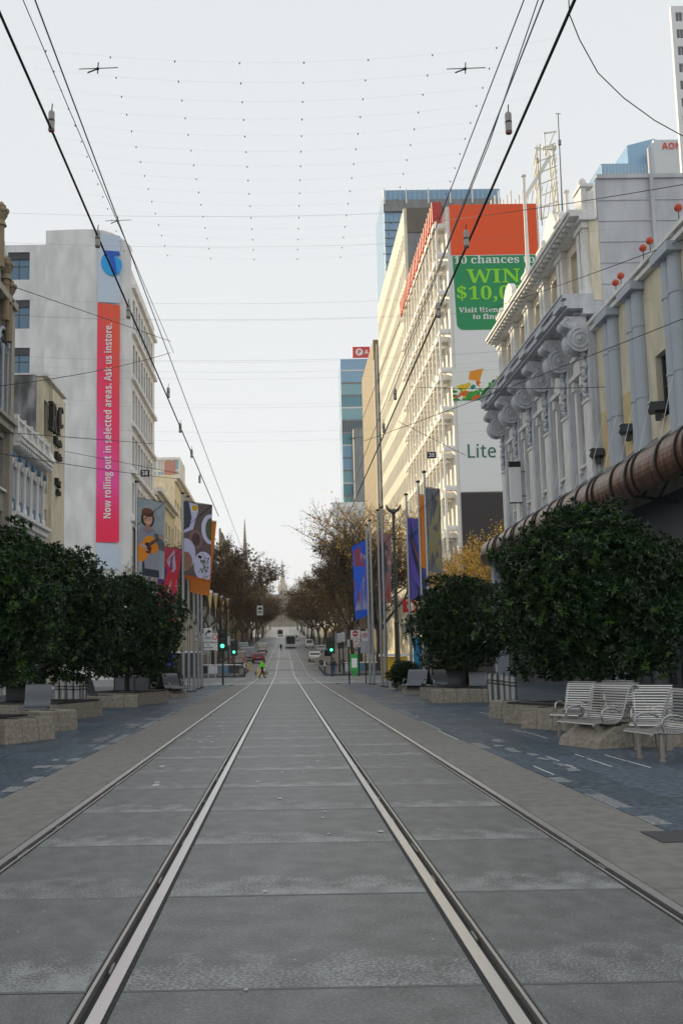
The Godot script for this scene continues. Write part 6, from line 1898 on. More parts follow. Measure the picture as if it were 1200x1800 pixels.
func signal_light(label, base: Vector3, hh: float, at_px: Array) -> void:
	var t := thing("traffic_light", label, "traffic light", base)
	var b := MB.new()
	b.cyl(Vector3.ZERO, Vector3(0, hh + 0.6, 0), 0.07, 0.06, 10)
	part(t, "pole", b, mats["green_black"])
	pab(t, "target_board", mats["green_black"], -0.34, 0.34, hh - 0.75, hh + 0.75, 0.07, 0.1)
	for i in 3:
		var h := MB.new()
		h.cyl(Vector3(0, hh + 0.45 - i * 0.42, 0.1), Vector3(0, hh + 0.45 - i * 0.42, 0.3), 0.17, 0.17, 14)
		var hd := part(t, "lamp_housing", h, mats["black_metal"])
		var l := MB.new()
		l.ball(Vector3(0, hh + 0.45 - i * 0.42, 0.3), Vector3(0.145, 0.145, 0.04), 14, 8)
		part(hd, "lens", l, lit("green_signal", Color(0.12, 0.95, 0.55), 1.1) if i == 2 else M("lens_off", Color(0.03, 0.02, 0.02), 0.3))
	var g := OmniLight3D.new()
	g.name = "signal_glow"
	g.light_color = Color(0.3, 1.0, 0.7); g.light_energy = 0.05; g.light_size = 0.12; g.omni_range = 12; g.shadow_enabled = true
	t.add_child(g)
	g.position = Vector3(0, hh - 0.39, 0.42)

func plate(t: Node3D, called, mat, x, y, w, h, z := 0.08) -> MeshInstance3D: return pab(t, called, mats[mat], x - w / 2, x + w / 2, y - h / 2, y + h / 2, z, z + 0.012)
func ring(b: MB, x, y, z, r, th) -> void:
	var p := []
	for i in 25: p.append(Vector3(x + cos(TAU * i / 24.0) * r, y + sin(TAU * i / 24.0) * r, z))
	b.tube(p, [th], 5, false)

func street_items() -> void:
	# signals
	signal_light("traffic light showing green at the near left corner of the crossing", gnd(392, 1204), 3.05, [])
	signal_light("traffic light showing green on the far left corner behind the near one", gnd(412, 1191), 2.9, [])
	signal_light("traffic light showing green on the far right corner of the crossing", gnd(583, 1190), 2.9, [])
	# left signs
	var p := gnd(350, 1207)
	var t := thing("road_sign", "round no-left-turn sign with red ring on the left flagpoles", "sign", p + Vector3(0, 0, 0.12))
	var S := func(px, py, o: Node3D): return on_z(px, py, -o.position.z) - o.position
	var q: Vector3 = S.call(349.5, 1122, t)
	plate(t, "white_plate", "white_print", q.x, q.y, 0.62, 0.62)
	var b := MB.new()
	ring(b, q.x, q.y, 0.1, 0.255, 0.036)
	b.bar(Vector3(q.x - 0.18, q.y + 0.18, 0.105), Vector3(q.x + 0.18, q.y - 0.18, 0.105), 0.05, 0.012)
	part(t, "red_ring", b, mats["red_print"])
	b = MB.new()
	b.bar(Vector3(q.x + 0.08, q.y - 0.17, 0.098), Vector3(q.x + 0.08, q.y + 0.09, 0.098), 0.055, 0.01); b.bar(Vector3(q.x + 0.1, q.y + 0.07, 0.0985), Vector3(q.x - 0.08, q.y + 0.07, 0.0985), 0.055, 0.01)
	b.tri(Vector3(q.x - 0.18, q.y + 0.07, 0.1), Vector3(q.x - 0.07, q.y - 0.03, 0.1), Vector3(q.x - 0.07, q.y + 0.17, 0.1))
	part(t, "arrow", b, mats["black_print"])
	pab(t, "post", mats["steel_pole"], q.x - 0.03, q.x + 0.03, 0, q.y + 0.3, 0.0, 0.05)
	t = thing("road_sign", "rectangular right-turn ONLY sign over a give-way plate", "sign", gnd(366, 1205))
	q = S.call(366, 1114, t)
	plate(t, "white_plate", "white_print", q.x, q.y, 0.58, 0.78)
	var ar := []
	for i in 7: ar.append(Vector3(q.x - 0.15 + 0.17 * (1 - cos(PI * 0.5 * i / 6.0)), q.y - 0.12 + 0.27 * sin(PI * 0.5 * i / 6.0), 0.1))
	b = MB.new()
	b.tube(ar, [0.045], 6)
	b.tri(Vector3(q.x + 0.0, q.y + 0.02, 0.105), Vector3(q.x + 0.24, q.y + 0.15, 0.105), Vector3(q.x + 0.0, q.y + 0.29, 0.105))
	part(t, "arrow", b, mats["black_print"])
	text(t, "lettering", "ONLY", mats["black_print"], 0.17, 0.006, Transform3D(Basis(), Vector3(q.x, q.y - 0.27, 0.1)))
	plate(t, "lower_plate", "white_print", q.x, q.y - 0.76, 0.58, 0.68)
	var n := 0
	for s in ["GIVE WAY", "TO", "PEDESTRIANS"]:
		text(t, "lettering", s, mats["black_print"], 0.13 if n < 2 else 0.095, 0.006, Transform3D(Basis(), Vector3(q.x, q.y - 0.58 - n * 0.18, 0.1)))
		n += 1
	pab(t, "post", mats["steel_pole"], q.x - 0.035, q.x + 0.035, 0, q.y + 0.4, 0.02, 0.07)
	t = thing("road_sign", "pale sign partly hidden behind the ONLY sign", "sign", gnd(379, 1202))
	q = S.call(378, 1121, t)
	plate(t, "white_plate", "white_print", q.x, q.y, 0.5, 0.62); plate(t, "lower_plate", "white_print", q.x, q.y - 0.65, 0.45, 0.5)
	b = MB.new()
	ring(b, q.x, q.y + 0.05, 0.1, 0.17, 0.03)
	part(t, "red_ring", b, mats["red_print"])
	pab(t, "post", mats["steel_pole"], q.x - 0.03, q.x + 0.03, 0, q.y + 0.3, 0.02, 0.07)
	# right signs
	t = thing("road_sign", "no-entry sign with red disc above a no-turn plate on a dark post", "sign", gnd(614, 1202))
	q = S.call(624, 1116, t)
	plate(t, "white_plate", "white_print", q.x, q.y, 0.62, 0.62); plate(t, "lower_plate", "white_print", q.x + 0.08, q.y - 0.58, 0.44, 0.44)
	b = MB.new()
	b.cyl(Vector3(q.x, q.y + 0.08, 0.092), Vector3(q.x, q.y + 0.08, 0.1), 0.2, 0.2, 20)
	ring(b, q.x + 0.08, q.y - 0.58, 0.1, 0.16, 0.022); b.bar(Vector3(q.x - 0.03, q.y - 0.47, 0.105), Vector3(q.x + 0.19, q.y - 0.69, 0.105), 0.035, 0.01)
	part(t, "red_disc", b, mats["red_print"])
	plate(t, "white_bar", "white_print", q.x, q.y + 0.08, 0.3, 0.07, 0.102)
	text(t, "lettering", "NO ENTRY", mats["red_print"], 0.1, 0.006, Transform3D(Basis(), Vector3(q.x, q.y - 0.22, 0.1)))
	pab(t, "post", mats["black_metal"], -0.05, 0.05, 0, q.y + 0.45, -0.05, 0.05)
	pab(t, "bracket", mats["black_metal"], 0.0, q.x, q.y - 0.03, q.y + 0.03, 0.02, 0.075)
	plate(t, "side_box", "steel_pole", 0.0, q.y - 0.55, 0.18, 0.5, 0.06)
	t = thing("road_sign", "grey no-parking sign beside the right flagpoles", "sign", gnd(643, 1201))
	q = S.call(641, 1118, t)
	plate(t, "white_plate", "white_print", q.x, q.y, 0.5, 0.66); plate(t, "upper_plate", "brown_stone", q.x - 0.05, q.y + 0.85, 0.6, 0.75); plate(t, "lower_plate", "grey_stone", q.x - 0.05, q.y - 0.75, 0.55, 0.8)
	b = MB.new()
	ring(b, q.x, q.y + 0.03, 0.1, 0.15, 0.022); b.bar(Vector3(q.x - 0.1, q.y + 0.13, 0.105), Vector3(q.x + 0.1, q.y - 0.07, 0.105), 0.03, 0.01)
	part(t, "red_ring", b, mats["red_print"])
	text(t, "lettering", "P", mats["black_print"], 0.24, 0.006, Transform3D(Basis(), Vector3(q.x, q.y + 0.03, 0.098)))
	pab(t, "post", mats["black_metal"], q.x - 0.035, q.x + 0.035, 0, q.y + 1.2, 0.02, 0.07)
	# overhead traffic plate
	t = thing("hanging_sign", "white sign with a black car symbol hung over the far left lane", "sign", on_z(457, 1073, 126))
	pab(t, "plate", mats["white_print"], -0.4, 0.4, -0.65, 0.65, 0, 0.02)
	pab(t, "car_symbol", mats["black_print"], -0.26, 0.26, 0.1, 0.3, 0.021, 0.03); pab(t, "car_roof_symbol", mats["black_print"], -0.15, 0.15, 0.3, 0.42, 0.021, 0.03)
	for i in 2: pab(t, "text_line", mats["black_print"], -0.27, 0.27, -0.18 - i * 0.2, -0.08 - i * 0.2, 0.021, 0.03)
	pab(t, "hanger", mats["cable"], -0.02, 0.02, 0.65, 2.2, 0.0, 0.02)
	cable("span_wire", "span wire high over the far lanes carrying the car-symbol sign", sag(Vector3(-9.5, t.position.y + 2.3, -126), Vector3(9.5, t.position.y + 2.3, -126), 0.2), 0.03)
	# torch-shaped street lamps
	var lamp: Node3D
	for a in [[369, 1052, 104.0], [379, 1060, 112.0], [391, 1065, 121.0], [401, 1070, 131.0]]:
		var h := on_z(a[0], a[1], a[2])
		var at := Vector3(h.x, gy(a[2]), -a[2])
		if lamp == null:
			var H: float = h.y - at.y
			lamp = thing("torch_lamp", "torch-shaped street lamp with a gold cone head before the left-hand trees", "street lamp", at, 0.0, "torch-shaped lamps on the left")
			var m := MB.new()
			m.cyl(Vector3.ZERO, Vector3(0, H - 1.0, 0), 0.09, 0.06, 8)
			part(lamp, "pole", m, mats["steel_pole"])
			m = MB.new()
			m.lathe([Vector2(0.08, H - 1.0), Vector2(0.3, H + 0.6)], 12)
			part(lamp, "cone", m, mats["lamp_gold"])
			m = MB.new()
			m.lathe([Vector2(0.3, H + 0.6), Vector2(0.34, H + 0.62), Vector2(0.32, H + 0.85), Vector2(0.0, H + 0.95)], 12)
			part(lamp, "cap", m, mats["white_print"])
		else: copy(lamp, at)
	# heritage tram pole on the right
	t = thing("heritage_pole", "dark green heritage tram pole with a crescent top on the right", "street lamp", Vector3(8.0, 0, -66.5))
	var m2 := MB.new()
	var top := on_z(697, 900, 66.5).y
	m2.lathe([Vector2(0.3, 0), Vector2(0.3, 0.5), Vector2(0.2, 0.7), Vector2(0.17, 4.0), Vector2(0.2, 4.1), Vector2(0.13, 4.3), Vector2(0.1, top)], 12)
	part(t, "pole", m2, M("heritage_paint", Color(0.055, 0.06, 0.045), 0.5))
	m2 = MB.new()
	var pts := []
	for i in 13:
		var a := PI + PI * i / 12.0
		pts.append(Vector3(cos(a) * 0.5, top + 0.55 + sin(a) * 0.5, 0))
	m2.tube(pts, [0.03, 0.06, 0.08, 0.1, 0.11, 0.12, 0.12, 0.12, 0.11, 0.1, 0.08, 0.06, 0.03], 8)
	m2.lathe([Vector2(0.1, top - 0.2), Vector2(0.22, top), Vector2(0.1, top + 0.2)], 10); m2.lathe([Vector2(0.1, top - 2.0), Vector2(0.2, top - 1.9), Vector2(0.1, top - 1.8)], 10)
	part(t, "crescent", m2, mats["heritage_paint"])
	m2 = MB.new()
	m2.bar(Vector3(0, 7.2, 0), Vector3(-5, 6.9, 0), 0.06); m2.bar(Vector3(0, 8.2, 0), Vector3(-2.6, 7.1, 0), 0.03)
	for s in 3:
		var c := []
		for i in 9: c.append(Vector3(-0.5 - s * 0.3 + cos(i * 0.7) * 0.25, 7.5 + sin(i * 0.7) * 0.25, 0))
		m2.tube(c, [0.02], 5)
	part(t, "bracket_arm", m2, mats["heritage_paint"])
	# round red transport roundel
	t = thing("roundel_sign", "red ring roundel sign on the right near the zigzag awning", "sign", on_z(722, 1066, 62))
	m2 = MB.new()
	ring(m2, 0, 0, 0, 0.36, 0.09)
	part(t, "ring", m2, mats["red_print"])
	pab(t, "flag", mats["red_print"], -0.55, -0.3, -0.4, 0.5, -0.02, 0.02)
	pab(t, "post", mats["steel_pole"], 0.3, 0.36, -t.position.y, 1.0, -0.06, -0.01)
	# kiosks and stop furniture
	t = thing("newspaper_kiosk", "small yellow-fronted kiosk with a white roof behind the right flagpoles", "kiosk", Vector3(8.6, 0, -74))
	pab(t, "body", mats["yellow_paint"], -0.9, 0.9, 0, 1.75, -0.6, 0.6); pab(t, "roof", mats["white_paint"], -1.1, 1.1, 1.78, 1.98, -0.8, 0.8); pab(t, "grey_panel", mats["grey_stone"], 0.0, 0.85, 0.2, 1.2, 0.601, 0.62)
	t = thing("green_kiosk", "bright green tram-stop ticket pillar with white panel", "pillar", on_z(622, 1160, 92) * Vector3(1, 0, 1))
	pab(t, "pillar", M("green_paint", Color(0.04, 0.42, 0.08), 0.5), -0.36, 0.36, 0.4, 2.1, -0.3, 0.3); pab(t, "white_panel", mats["white_print"], -0.26, 0.26, 0.8, 1.7, 0.301, 0.32); pab(t, "foot", mats["green_paint"], -0.22, 0.22, 0, 0.4, -0.2, 0.2)
	t = thing("blue_pillar", "bright blue advertising pillar beside the smaller right-hand tree", "pillar", on_z(733, 1160, 58) * Vector3(1, 0, 1))
	pab(t, "panel", M("sky_print", Color(0.02, 0.32, 0.62), 0.4), -0.22, 0.22, 0.3, 2.9, -0.12, 0.12); pab(t, "foot", mats["white_paint"], -0.2, 0.2, 0, 0.3, -0.1, 0.1)
	for a in [["long white-topped stop shelter bench on the far left corner", -9.5, 100.0], ["white-topped stop barrier on the far left corner behind the flagpoles", -6.3, 99.0], ["white-topped stop barrier on the far right corner", 8.0, 99.5]]:
		t = thing("stop_barrier", a[0], "barrier", Vector3(a[1], gy(a[2]) + 0.14, -a[2]))
		pab(t, "top_rail", mats["white_paint"], -1.8, 1.8, 1.0, 1.1, -0.06, 0.06)
		for i in 4: pab(t, "post", mats["frame_dark"], -1.7 + i * 1.1, -1.62 + i * 1.1, 0, 1.0, -0.04, 0.04)
		for i in 3: pab(t, "panel", [mats["grey_stone"], mats["glass_blue"], mats["dark_wall"]][i], -1.6 + i * 1.1, -0.64 + i * 1.1, 0.15, 0.95, -0.015, 0.015)
	t = thing("cafe_counter", "white-topped dark counter stall under the left shop canopy", "stall", Vector3(-10.5, 0.14, -98.5))
	pab(t, "counter", mats["dark_wall"], -1.8, 1.8, 0, 2.4, -0.5, 0.5); pab(t, "white_top", mats["white_paint"], -2.0, 2.0, 2.4, 2.6, -0.6, 0.6); pab(t, "blue_panel", mats["blue_print"], -1.7, -0.9, 0.3, 2.2, 0.501, 0.53)
	for a in [[430, 1190, "left"], [571, 1187, "right"]]:
		t = thing("street_bollard", "slim black bollard with a white cap on the far %s corner" % a[2], "bollard", gnd(a[0], a[1]))
		m2 = MB.new()
		m2.cyl(Vector3.ZERO, Vector3(0, 0.95, 0), 0.07, 0.07, 8)
		part(t, "post", m2, mats["black_metal"])
		m2 = MB.new()
		m2.cyl(Vector3(0, 0.951, 0), Vector3(0, 1.4, 0), 0.075, 0.075, 8)
		part(t, "white_cap", m2, mats["white_paint"])
	for a in [[438, 1186, "taller"], [456, 1189, "shorter"]]:
		t = thing("timber_barrier", "brown timber barrier post on the far left kerb, the %s of two" % a[2], "barrier", gnd(a[0], a[1]))
		pab(t, "post", mats["sand_wall"], -0.25, 0.25, 0, 1.5 if a[2] == "taller" else 0.9, -0.1, 0.1); pab(t, "plank", mats["brown_stone"], -0.5, 0.9, 0.15, 0.5, -0.13, -0.101)
	# more dark signal posts among the trees
	for a in [[402, 1188, "left"], [409, 1185, "left"], [597, 1186, "right"], [604, 1187, "right"], [631, 1188, "right"]]:
		t = thing("service_pole", "thin dark pole with a grey box on the far %s corner" % a[2], "pole", gnd(a[0], a[1]), 0.0, "thin dark poles on the far %s corner" % a[2])
		m2 = MB.new()
		m2.cyl(Vector3.ZERO, Vector3(0, 4.6, 0), 0.08, 0.06, 8)
		part(t, "pole", m2, mats["black_metal"])
		pab(t, "box", mats["steel_pole"], -0.2, 0.2, 3.4, 4.4, 0.08, 0.3)
	# boom across the right of the far street
	t = thing("mast_arm", "dark arm reaching over the far street from the right with a pale light", "street lamp", Vector3(8.3, gy(135), -135))
	m2 = MB.new()
	m2.cyl(Vector3.ZERO, Vector3(0, 6.0, 0), 0.1, 0.08, 8); m2.bar(Vector3(0, 5.9, 0), Vector3(-4.5, 5.0, 0), 0.14)
	part(t, "arm", m2, mats["black_metal"])
	pab(t, "light", mats["white_paint"], -2.4, -1.8, 5.3, 5.45, -0.1, 0.1)

# --- bodies: a smooth union of tapered capsules, meshed as surface nets ---
func body(bones: Array, cell: float, k := 0.05) -> MB:
	var lo := Vector3.ONE * 1e9
	var hi := -lo
	for b in bones:
		for i in 2:
			lo = lo.min(b[i] - Vector3.ONE * b[2 + i]); hi = hi.max(b[i] + Vector3.ONE * b[2 + i])
	lo -= Vector3.ONE * cell * 2; hi += Vector3.ONE * cell * 2
	var N := Vector3i(((hi - lo) / cell).ceil()) + Vector3i.ONE
	var d := PackedFloat32Array()
	d.resize(N.x * N.y * N.z); d.fill(1.0)
	var own := PackedInt32Array()
	own.resize(d.size())
	for bi in bones.size():
		var b: Array = bones[bi]
		var A: Vector3 = b[0]
		var B: Vector3 = b[1]
		var R := maxf(b[2], b[3]) + cell * 2.5 + k
		var l := Vector3i(((A.min(B) - Vector3.ONE * R - lo) / cell).floor()).clamp(Vector3i.ZERO, N - Vector3i.ONE)
		var h := Vector3i(((A.max(B) + Vector3.ONE * R - lo) / cell).ceil()).clamp(Vector3i.ZERO, N - Vector3i.ONE)
		var ab := B - A
		var ll := maxf(ab.length_squared(), 1e-8)
		for x in range(l.x, h.x + 1):
			for y in range(l.y, h.y + 1):
				for z in range(l.z, h.z + 1):
					var p := lo + Vector3(x, y, z) * cell
					var t := clampf((p - A).dot(ab) / ll, 0, 1)
					var v: float = p.distance_to(A + ab * t) - lerpf(b[2], b[3], t)
					var ix := (x * N.y + y) * N.z + z
					var o := d[ix]
					if v < o: own[ix] = bi
					var hh := clampf(0.5 + 0.5 * (o - v) / k, 0, 1)
					d[ix] = lerpf(o, v, hh) - k * hh * (1 - hh)
	var mb := MB.new()
	var id := {}
	for x in N.x - 1:
		for y in N.y - 1:
			for z in N.z - 1:
				var c := Vector3.ZERO
				var n := 0
				var s := 0
				var g := Vector3.ZERO
				var best := 1e9
				var who := 0
				var vals := []
				for q in 8:
					var ix := ((x + (q & 1)) * N.y + y + ((q >> 1) & 1)) * N.z + z + (q >> 2)
					var v := d[ix]
					vals.append(v)
					if v < 0: s += 1
					if v < best:
						best = v; who = own[ix]
				if s == 0 or s == 8: continue
				for q in 8:
					for e in [1, 2, 4]:
						if q & e: continue
						var v0: float = vals[q]
						var v1: float = vals[q | e]
						if (v0 < 0) != (v1 < 0):
							var t: float = v0 / (v0 - v1)
							c += Vector3(q & 1, (q >> 1) & 1, q >> 2).lerp(Vector3((q | e) & 1, ((q | e) >> 1) & 1, (q | e) >> 2), t); n += 1
				for q in 8: g += Vector3((q & 1) * 2 - 1, ((q >> 1) & 1) * 2 - 1, (q >> 2) * 2 - 1) * vals[q]
				mb.col = bones[who][4]
				id[Vector3i(x, y, z)] = mb.vert(lo + (Vector3(x, y, z) + c / n) * cell, g.normalized())
	for key in id:
		for ax in 3:
			var e := Vector3i.ZERO
			e[ax] = 1
			var u := Vector3i.ZERO
			u[(ax + 1) % 3] = 1
			var w := Vector3i.ZERO
			w[(ax + 2) % 3] = 1
			var k1: Vector3i = key
			if not (id.has(k1 - u) and id.has(k1 - w) and id.has(k1 - u - w)): continue
			var i0 := (k1.x * N.y + k1.y) * N.z + k1.z
			var k2 := k1 + e
			var i1 := (k2.x * N.y + k2.y) * N.z + k2.z
			if (d[i0] < 0) == (d[i1] < 0): continue
			var a: int = id[k1]
			var b2: int = id[k1 - u]
			var c2: int = id[k1 - u - w]
			var d2: int = id[k1 - w]
			if d[i0] < 0: mb.ix.append_array(PackedInt32Array([a, c2, b2, a, d2, c2]))
			else: mb.ix.append_array(PackedInt32Array([a, b2, c2, a, c2, d2]))
	return mb

func person(label, at: Vector3, turn: float, top: Color, legs: Color, hair: Color, stride: float) -> void:
	var t := thing("person", label, "person", at, turn)
	var skin := Color(0.42, 0.27, 0.20)
	var shoe := Color(0.02, 0.02, 0.022)
	var V := func(x, y, z): return Vector3(x, y, z)
	var B := []
	for s in [-1.0, 1.0]:
		var f: float = s * stride
		B.append([V.call(s * 0.09, 0.92, 0), V.call(s * 0.10, 0.50, f * 0.45 + 0.03), 0.095, 0.062, legs])
		B.append([V.call(s * 0.10, 0.50, f * 0.45 + 0.03), V.call(s * 0.10, 0.09, f * 0.9 - 0.04), 0.062, 0.045, legs])
		B.append([V.call(s * 0.10, 0.05, f * 0.9 - 0.06), V.call(s * 0.12, 0.035, f * 0.9 + 0.14), 0.048, 0.036, shoe])
		B.append([V.call(s * 0.20, 1.42, 0), V.call(s * 0.26, 1.14, -f * 0.3), 0.062, 0.05, top])
		B.append([V.call(s * 0.26, 1.14, -f * 0.3), V.call(s * 0.25, 0.92, -f * 0.55 + 0.1), 0.048, 0.038, top])
		B.append([V.call(s * 0.25, 0.90, -f * 0.55 + 0.11), V.call(s * 0.245, 0.82, -f * 0.58 + 0.15), 0.035, 0.024, skin])
	B.append([V.call(-0.05, 0.96, 0), V.call(0.05, 0.96, 0), 0.125, 0.125, legs])
	B.append([V.call(0, 1.05, 0), V.call(0, 1.30, 0.0), 0.135, 0.15, top])
	B.append([V.call(-0.13, 1.40, 0), V.call(0.13, 1.40, 0), 0.085, 0.085, top])
	B.append([V.call(0, 1.45, 0), V.call(0, 1.56, 0.015), 0.055, 0.05, skin])
	B.append([V.call(0, 1.60, 0.03), V.call(0, 1.68, 0.02), 0.082, 0.088, skin])
	B.append([V.call(0, 1.625, 0.11), V.call(0, 1.60, 0.12), 0.018, 0.02, skin])
	part(t, "body", body(B, 0.022, 0.035), mats["vcol"])
	var h := MB.new()
	h.ball(Vector3(0, 1.695, -0.008), Vector3(0.1, 0.095, 0.112), 12, 8)
	part(t, "hair", h, M("hair_%s" % str(hair), hair, 0.8))
	for s in [-1, 1]:
		var e := MB.new()
		e.ball(Vector3(s * 0.034, 1.652, 0.108), Vector3(0.012, 0.008, 0.008), 6, 4)
		part(t, "eye", e, mats["black_print"])

func people_and_vehicles() -> void:
	person("person in a lime hi-vis top and dark trousers walking across the left tram track", gnd(461, 1192), PI * 0.62, Color(0.16, 0.85, 0.01), Color(0.015, 0.017, 0.025), Color(0.02, 0.018, 0.016), 0.34)
	person("person in a dark jacket and blue jeans standing behind the right traffic light", gnd(586, 1188), PI * 0.9, Color(0.02, 0.022, 0.03), Color(0.03, 0.07, 0.2), Color(0.03, 0.02, 0.015), 0.06)
	person("person in a bright blue jacket standing under the spreading left tree", gnd(205, 1200), 0.6, Color(0.03, 0.03, 0.55), Color(0.02, 0.02, 0.03), Color(0.02, 0.015, 0.01), 0.05)
	person("person in black standing on the far left track", Vector3(-0.6, gy(205), -205), 0.2, Color(0.012, 0.012, 0.014), Color(0.012, 0.012, 0.014), Color(0.02, 0.02, 0.02), 0.1)
	# tram
	for a in [["low white tram with a dark rounded windscreen coming down the right track", 1.78, 238.0, "white_paint"], ["white and red tram farther up on the left track", -1.55, 440.0, "white_paint"]]:
		var z: float = a[2]
		var t := thing("tram", a[0], "tram", Vector3(a[1], gy(z), -z))
		t.rotation.x = 0.035
		var b := MB.new()
		b.ext(PackedVector2Array([Vector2(-1.3, 0.3), Vector2(1.3, 0.3), Vector2(1.33, 1.4), Vector2(1.25, 3.0), Vector2(0.9, 3.35), Vector2(-0.9, 3.35), Vector2(-1.25, 3.0), Vector2(-1.33, 1.4)]), 22.0, Transform3D(Basis(), Vector3(0, 0, -11)))
		part(t, "body", b, mats[a[3]])
		b = MB.new()
		b.ext(PackedVector2Array([Vector2(-1.05, 1.1), Vector2(1.05, 1.1), Vector2(1.12, 2.7), Vector2(0.85, 3.0), Vector2(-0.85, 3.0), Vector2(-1.12, 2.7)]), 0.06, Transform3D(Basis(), Vector3(0, 0, 0.04)))
		part(t, "windscreen", b, mats["glass_dark"])
		pab(t, "destination", mats["red_print"] if z > 300 else mats["black_print"], -0.7, 0.7, 2.65, 2.95, 0.075, 0.1)
		for s in [-0.9, 0.9]: pab(t, "headlight", mats["white_print"], s - 0.2, s + 0.2, 0.75, 0.95, 0.01, 0.08)
		pab(t, "skirt", mats["black_metal"], -1.2, 1.2, 0.1, 0.3, -21, 0.02)
		for s in [-1.34, 1.34]:
			for i in 6: pab(t, "side_window", mats["glass_dark"], s - 0.02, s + 0.02, 1.3, 2.6, -1.2 - i * 3.4 - 2.6, -1.2 - i * 3.4)
		var pg := MB.new()
		pg.bar(Vector3(0, 3.35, -8), Vector3(0, 4.6, -6.5), 0.06); pg.bar(Vector3(0, 4.6, -6.5), Vector3(0, 5.7, -8), 0.05); pg.bar(Vector3(-0.7, 5.75, -8), Vector3(0.7, 5.75, -8), 0.06)
		part(t, "pantograph", pg, mats["black_metal"])
	# road vehicles: [label, category, kind, x, z, turn, paint]
	var V := [
		["beige delivery van seen from behind, first in the left lane", "van", 1, -6.0, 124.0, 0.0, Color(0.42, 0.36, 0.32)],
		["dark red and blue car next to the beige van", "car", 0, -3.7, 139.0, 0.0, Color(0.30, 0.03, 0.05)],
		["silver-blue van behind the beige van", "van", 1, -5.6, 150.0, 0.0, Color(0.40, 0.46, 0.58)],
		["white high van in the left lane near the far crossing", "van", 1, -4.4, 196.0, 0.0, Color(0.70, 0.72, 0.72)],
		["pale blue van parked far up on the left", "van", 1, -8.6, 205.0, 0.0, Color(0.45, 0.58, 0.66)],
		["white cab van side-on, turning in from the right", "van", 1, 6.7, 127.0, 1.25, Color(0.55, 0.50, 0.45)],
		["white hatchback facing us beside the turning van", "car", 0, 4.6, 141.0, PI, Color(0.72, 0.73, 0.74)],
		["grey car facing us behind the white hatchback", "car", 0, 5.9, 152.0, PI, Color(0.18, 0.2, 0.24)],
		["silver car with roof racks higher up on the right", "car", 0, 7.7, 196.0, PI, Color(0.45, 0.5, 0.55)],
		["white van facing us far up on the right", "van", 1, 6.5, 240.0, PI, Color(0.75, 0.75, 0.75)],
		["small white van beyond the tram", "van", 1, 4.2, 330.0, PI, Color(0.75, 0.76, 0.76)]]
	for a in V: vehicle(a[0], a[1], a[2], Vector3(a[3], gy(a[4]), -a[4]), a[5], a[6])

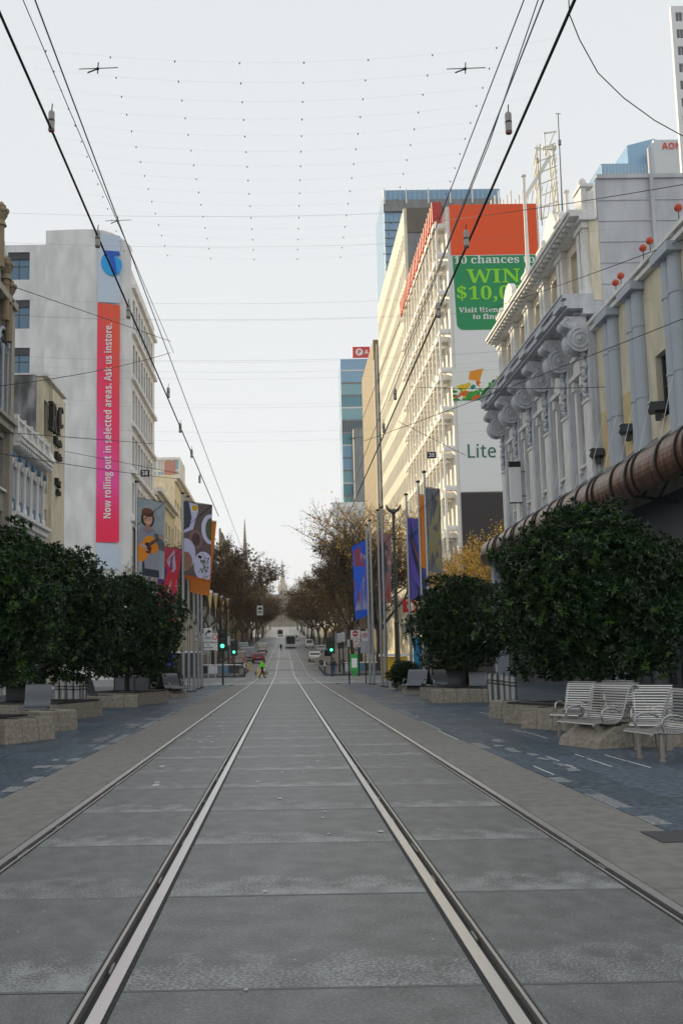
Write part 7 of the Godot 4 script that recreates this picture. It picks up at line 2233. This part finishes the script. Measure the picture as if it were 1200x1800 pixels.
func vehicle(label, cat, kind: int, at: Vector3, turn: float, paint: Color) -> void:
	# built with its tail towards +z
	var t := thing("delivery_van" if kind else "parked_car", label, cat, at, turn)
	var pm := M("paint_%s" % str(paint), paint, 0.28)
	pm.clearcoat_enabled = true; pm.clearcoat = 0.6
	var w := 1.95 if kind else 1.78
	var low := PackedVector2Array([Vector2(-2.4, 0.3), Vector2(2.35, 0.3), Vector2(2.4, 0.6), Vector2(2.35, 1.0), Vector2(-1.6, 1.05), Vector2(-2.3, 0.9), Vector2(-2.42, 0.6)]) if kind else PackedVector2Array([Vector2(-2.1, 0.28), Vector2(2.1, 0.28), Vector2(2.15, 0.6), Vector2(2.05, 0.9), Vector2(-1.1, 0.92), Vector2(-2.0, 0.75), Vector2(-2.15, 0.5)])
	var hi := PackedVector2Array([Vector2(-1.75, 1.0), Vector2(2.34, 1.0), Vector2(2.25, 1.95), Vector2(2.0, 2.08), Vector2(-0.7, 2.08), Vector2(-1.0, 1.98)]) if kind else PackedVector2Array([Vector2(-1.0, 0.9), Vector2(2.0, 0.88), Vector2(1.55, 1.4), Vector2(1.2, 1.46), Vector2(-0.1, 1.46), Vector2(-0.4, 1.4)])
	var R := Transform3D(Basis(Vector3.UP, -PI / 2), Vector3.ZERO)
	var b := MB.new()
	b.ext(low, w, R)
	part(t, "body", b, pm)
	b = MB.new()
	b.ext(hi, w - 0.14, R)
	part(t, "cabin", b, pm)
	var top := 2.0 if kind else 1.4
	var base := 1.12 if kind else 0.95
	var xr := 2.3 if kind else 1.95
	var slope := 0.1 if kind else 0.38
	var q := MB.new()
	q.quad(Vector3(-w * 0.38, base, xr + 0.03), Vector3(w * 0.38, base, xr + 0.03), Vector3(w * 0.34, top - 0.08, xr + 0.03 - slope), Vector3(-w * 0.34, top - 0.08, xr + 0.03 - slope))
	part(t, "rear_window", q, mats["glass_dark"])
	q = MB.new()
	var f0 := -1.72 if kind else -0.98
	var f1 := -1.05 if kind else -0.42
	q.quad(Vector3(w * 0.40, base - 0.02, f0 - 0.03), Vector3(-w * 0.40, base - 0.02, f0 - 0.03), Vector3(-w * 0.36, top - 0.06, f1 - 0.03), Vector3(w * 0.36, top - 0.06, f1 - 0.03))
	part(t, "windscreen", q, mats["glass_dark"])
	for s in [-1, 1]:
		var x: float = s * (w / 2 - 0.06)
		pab(t, "side_window", mats["glass_dark"], x - 0.015, x + 0.015, base, top - 0.1, f1 + 0.02, f1 + (1.0 if kind else 1.5))
		pab(t, "tail_light", mats["red_print"], s * w * 0.43 - 0.08, s * w * 0.43 + 0.08, 0.75, 1.2 if kind else 0.95, xr + 0.02, xr + (0.12 if kind else 0.18))
		pab(t, "headlight", mats["white_print"], s * w * 0.38 - 0.15, s * w * 0.38 + 0.15, 0.6, 0.76, -2.43 if kind else -2.16, -2.3 if kind else -2.05)
		pab(t, "mirror", pm, s * (w / 2 + 0.1) - 0.08, s * (w / 2 + 0.1) + 0.08, base + 0.05, base + 0.25, f0 + 0.3, f0 + 0.42)
		for z in ([-1.5, 1.5] if kind else [-1.32, 1.3]):
			var wh := MB.new()
			wh.cyl(Vector3(s * (w / 2 - 0.2), 0.32, z), Vector3(s * (w / 2 + 0.01), 0.32, z), 0.32, 0.32, 16)
			var wl := part(t, "wheel", wh, mats["black_metal"])
			var rm := MB.new()
			rm.cyl(Vector3(s * (w / 2 + 0.011), 0.32, z), Vector3(s * (w / 2 + 0.02), 0.32, z), 0.2, 0.2, 12)
			part(wl, "rim", rm, mats["steel"])
	pab(t, "bumper", mats["black_metal"], -w * 0.48, w * 0.48, 0.32, 0.5, xr + 0.05, xr + 0.2)
	pab(t, "number_plate", mats["white_print"], -0.22, 0.22, 0.62, 0.74, xr + 0.15, xr + 0.17)
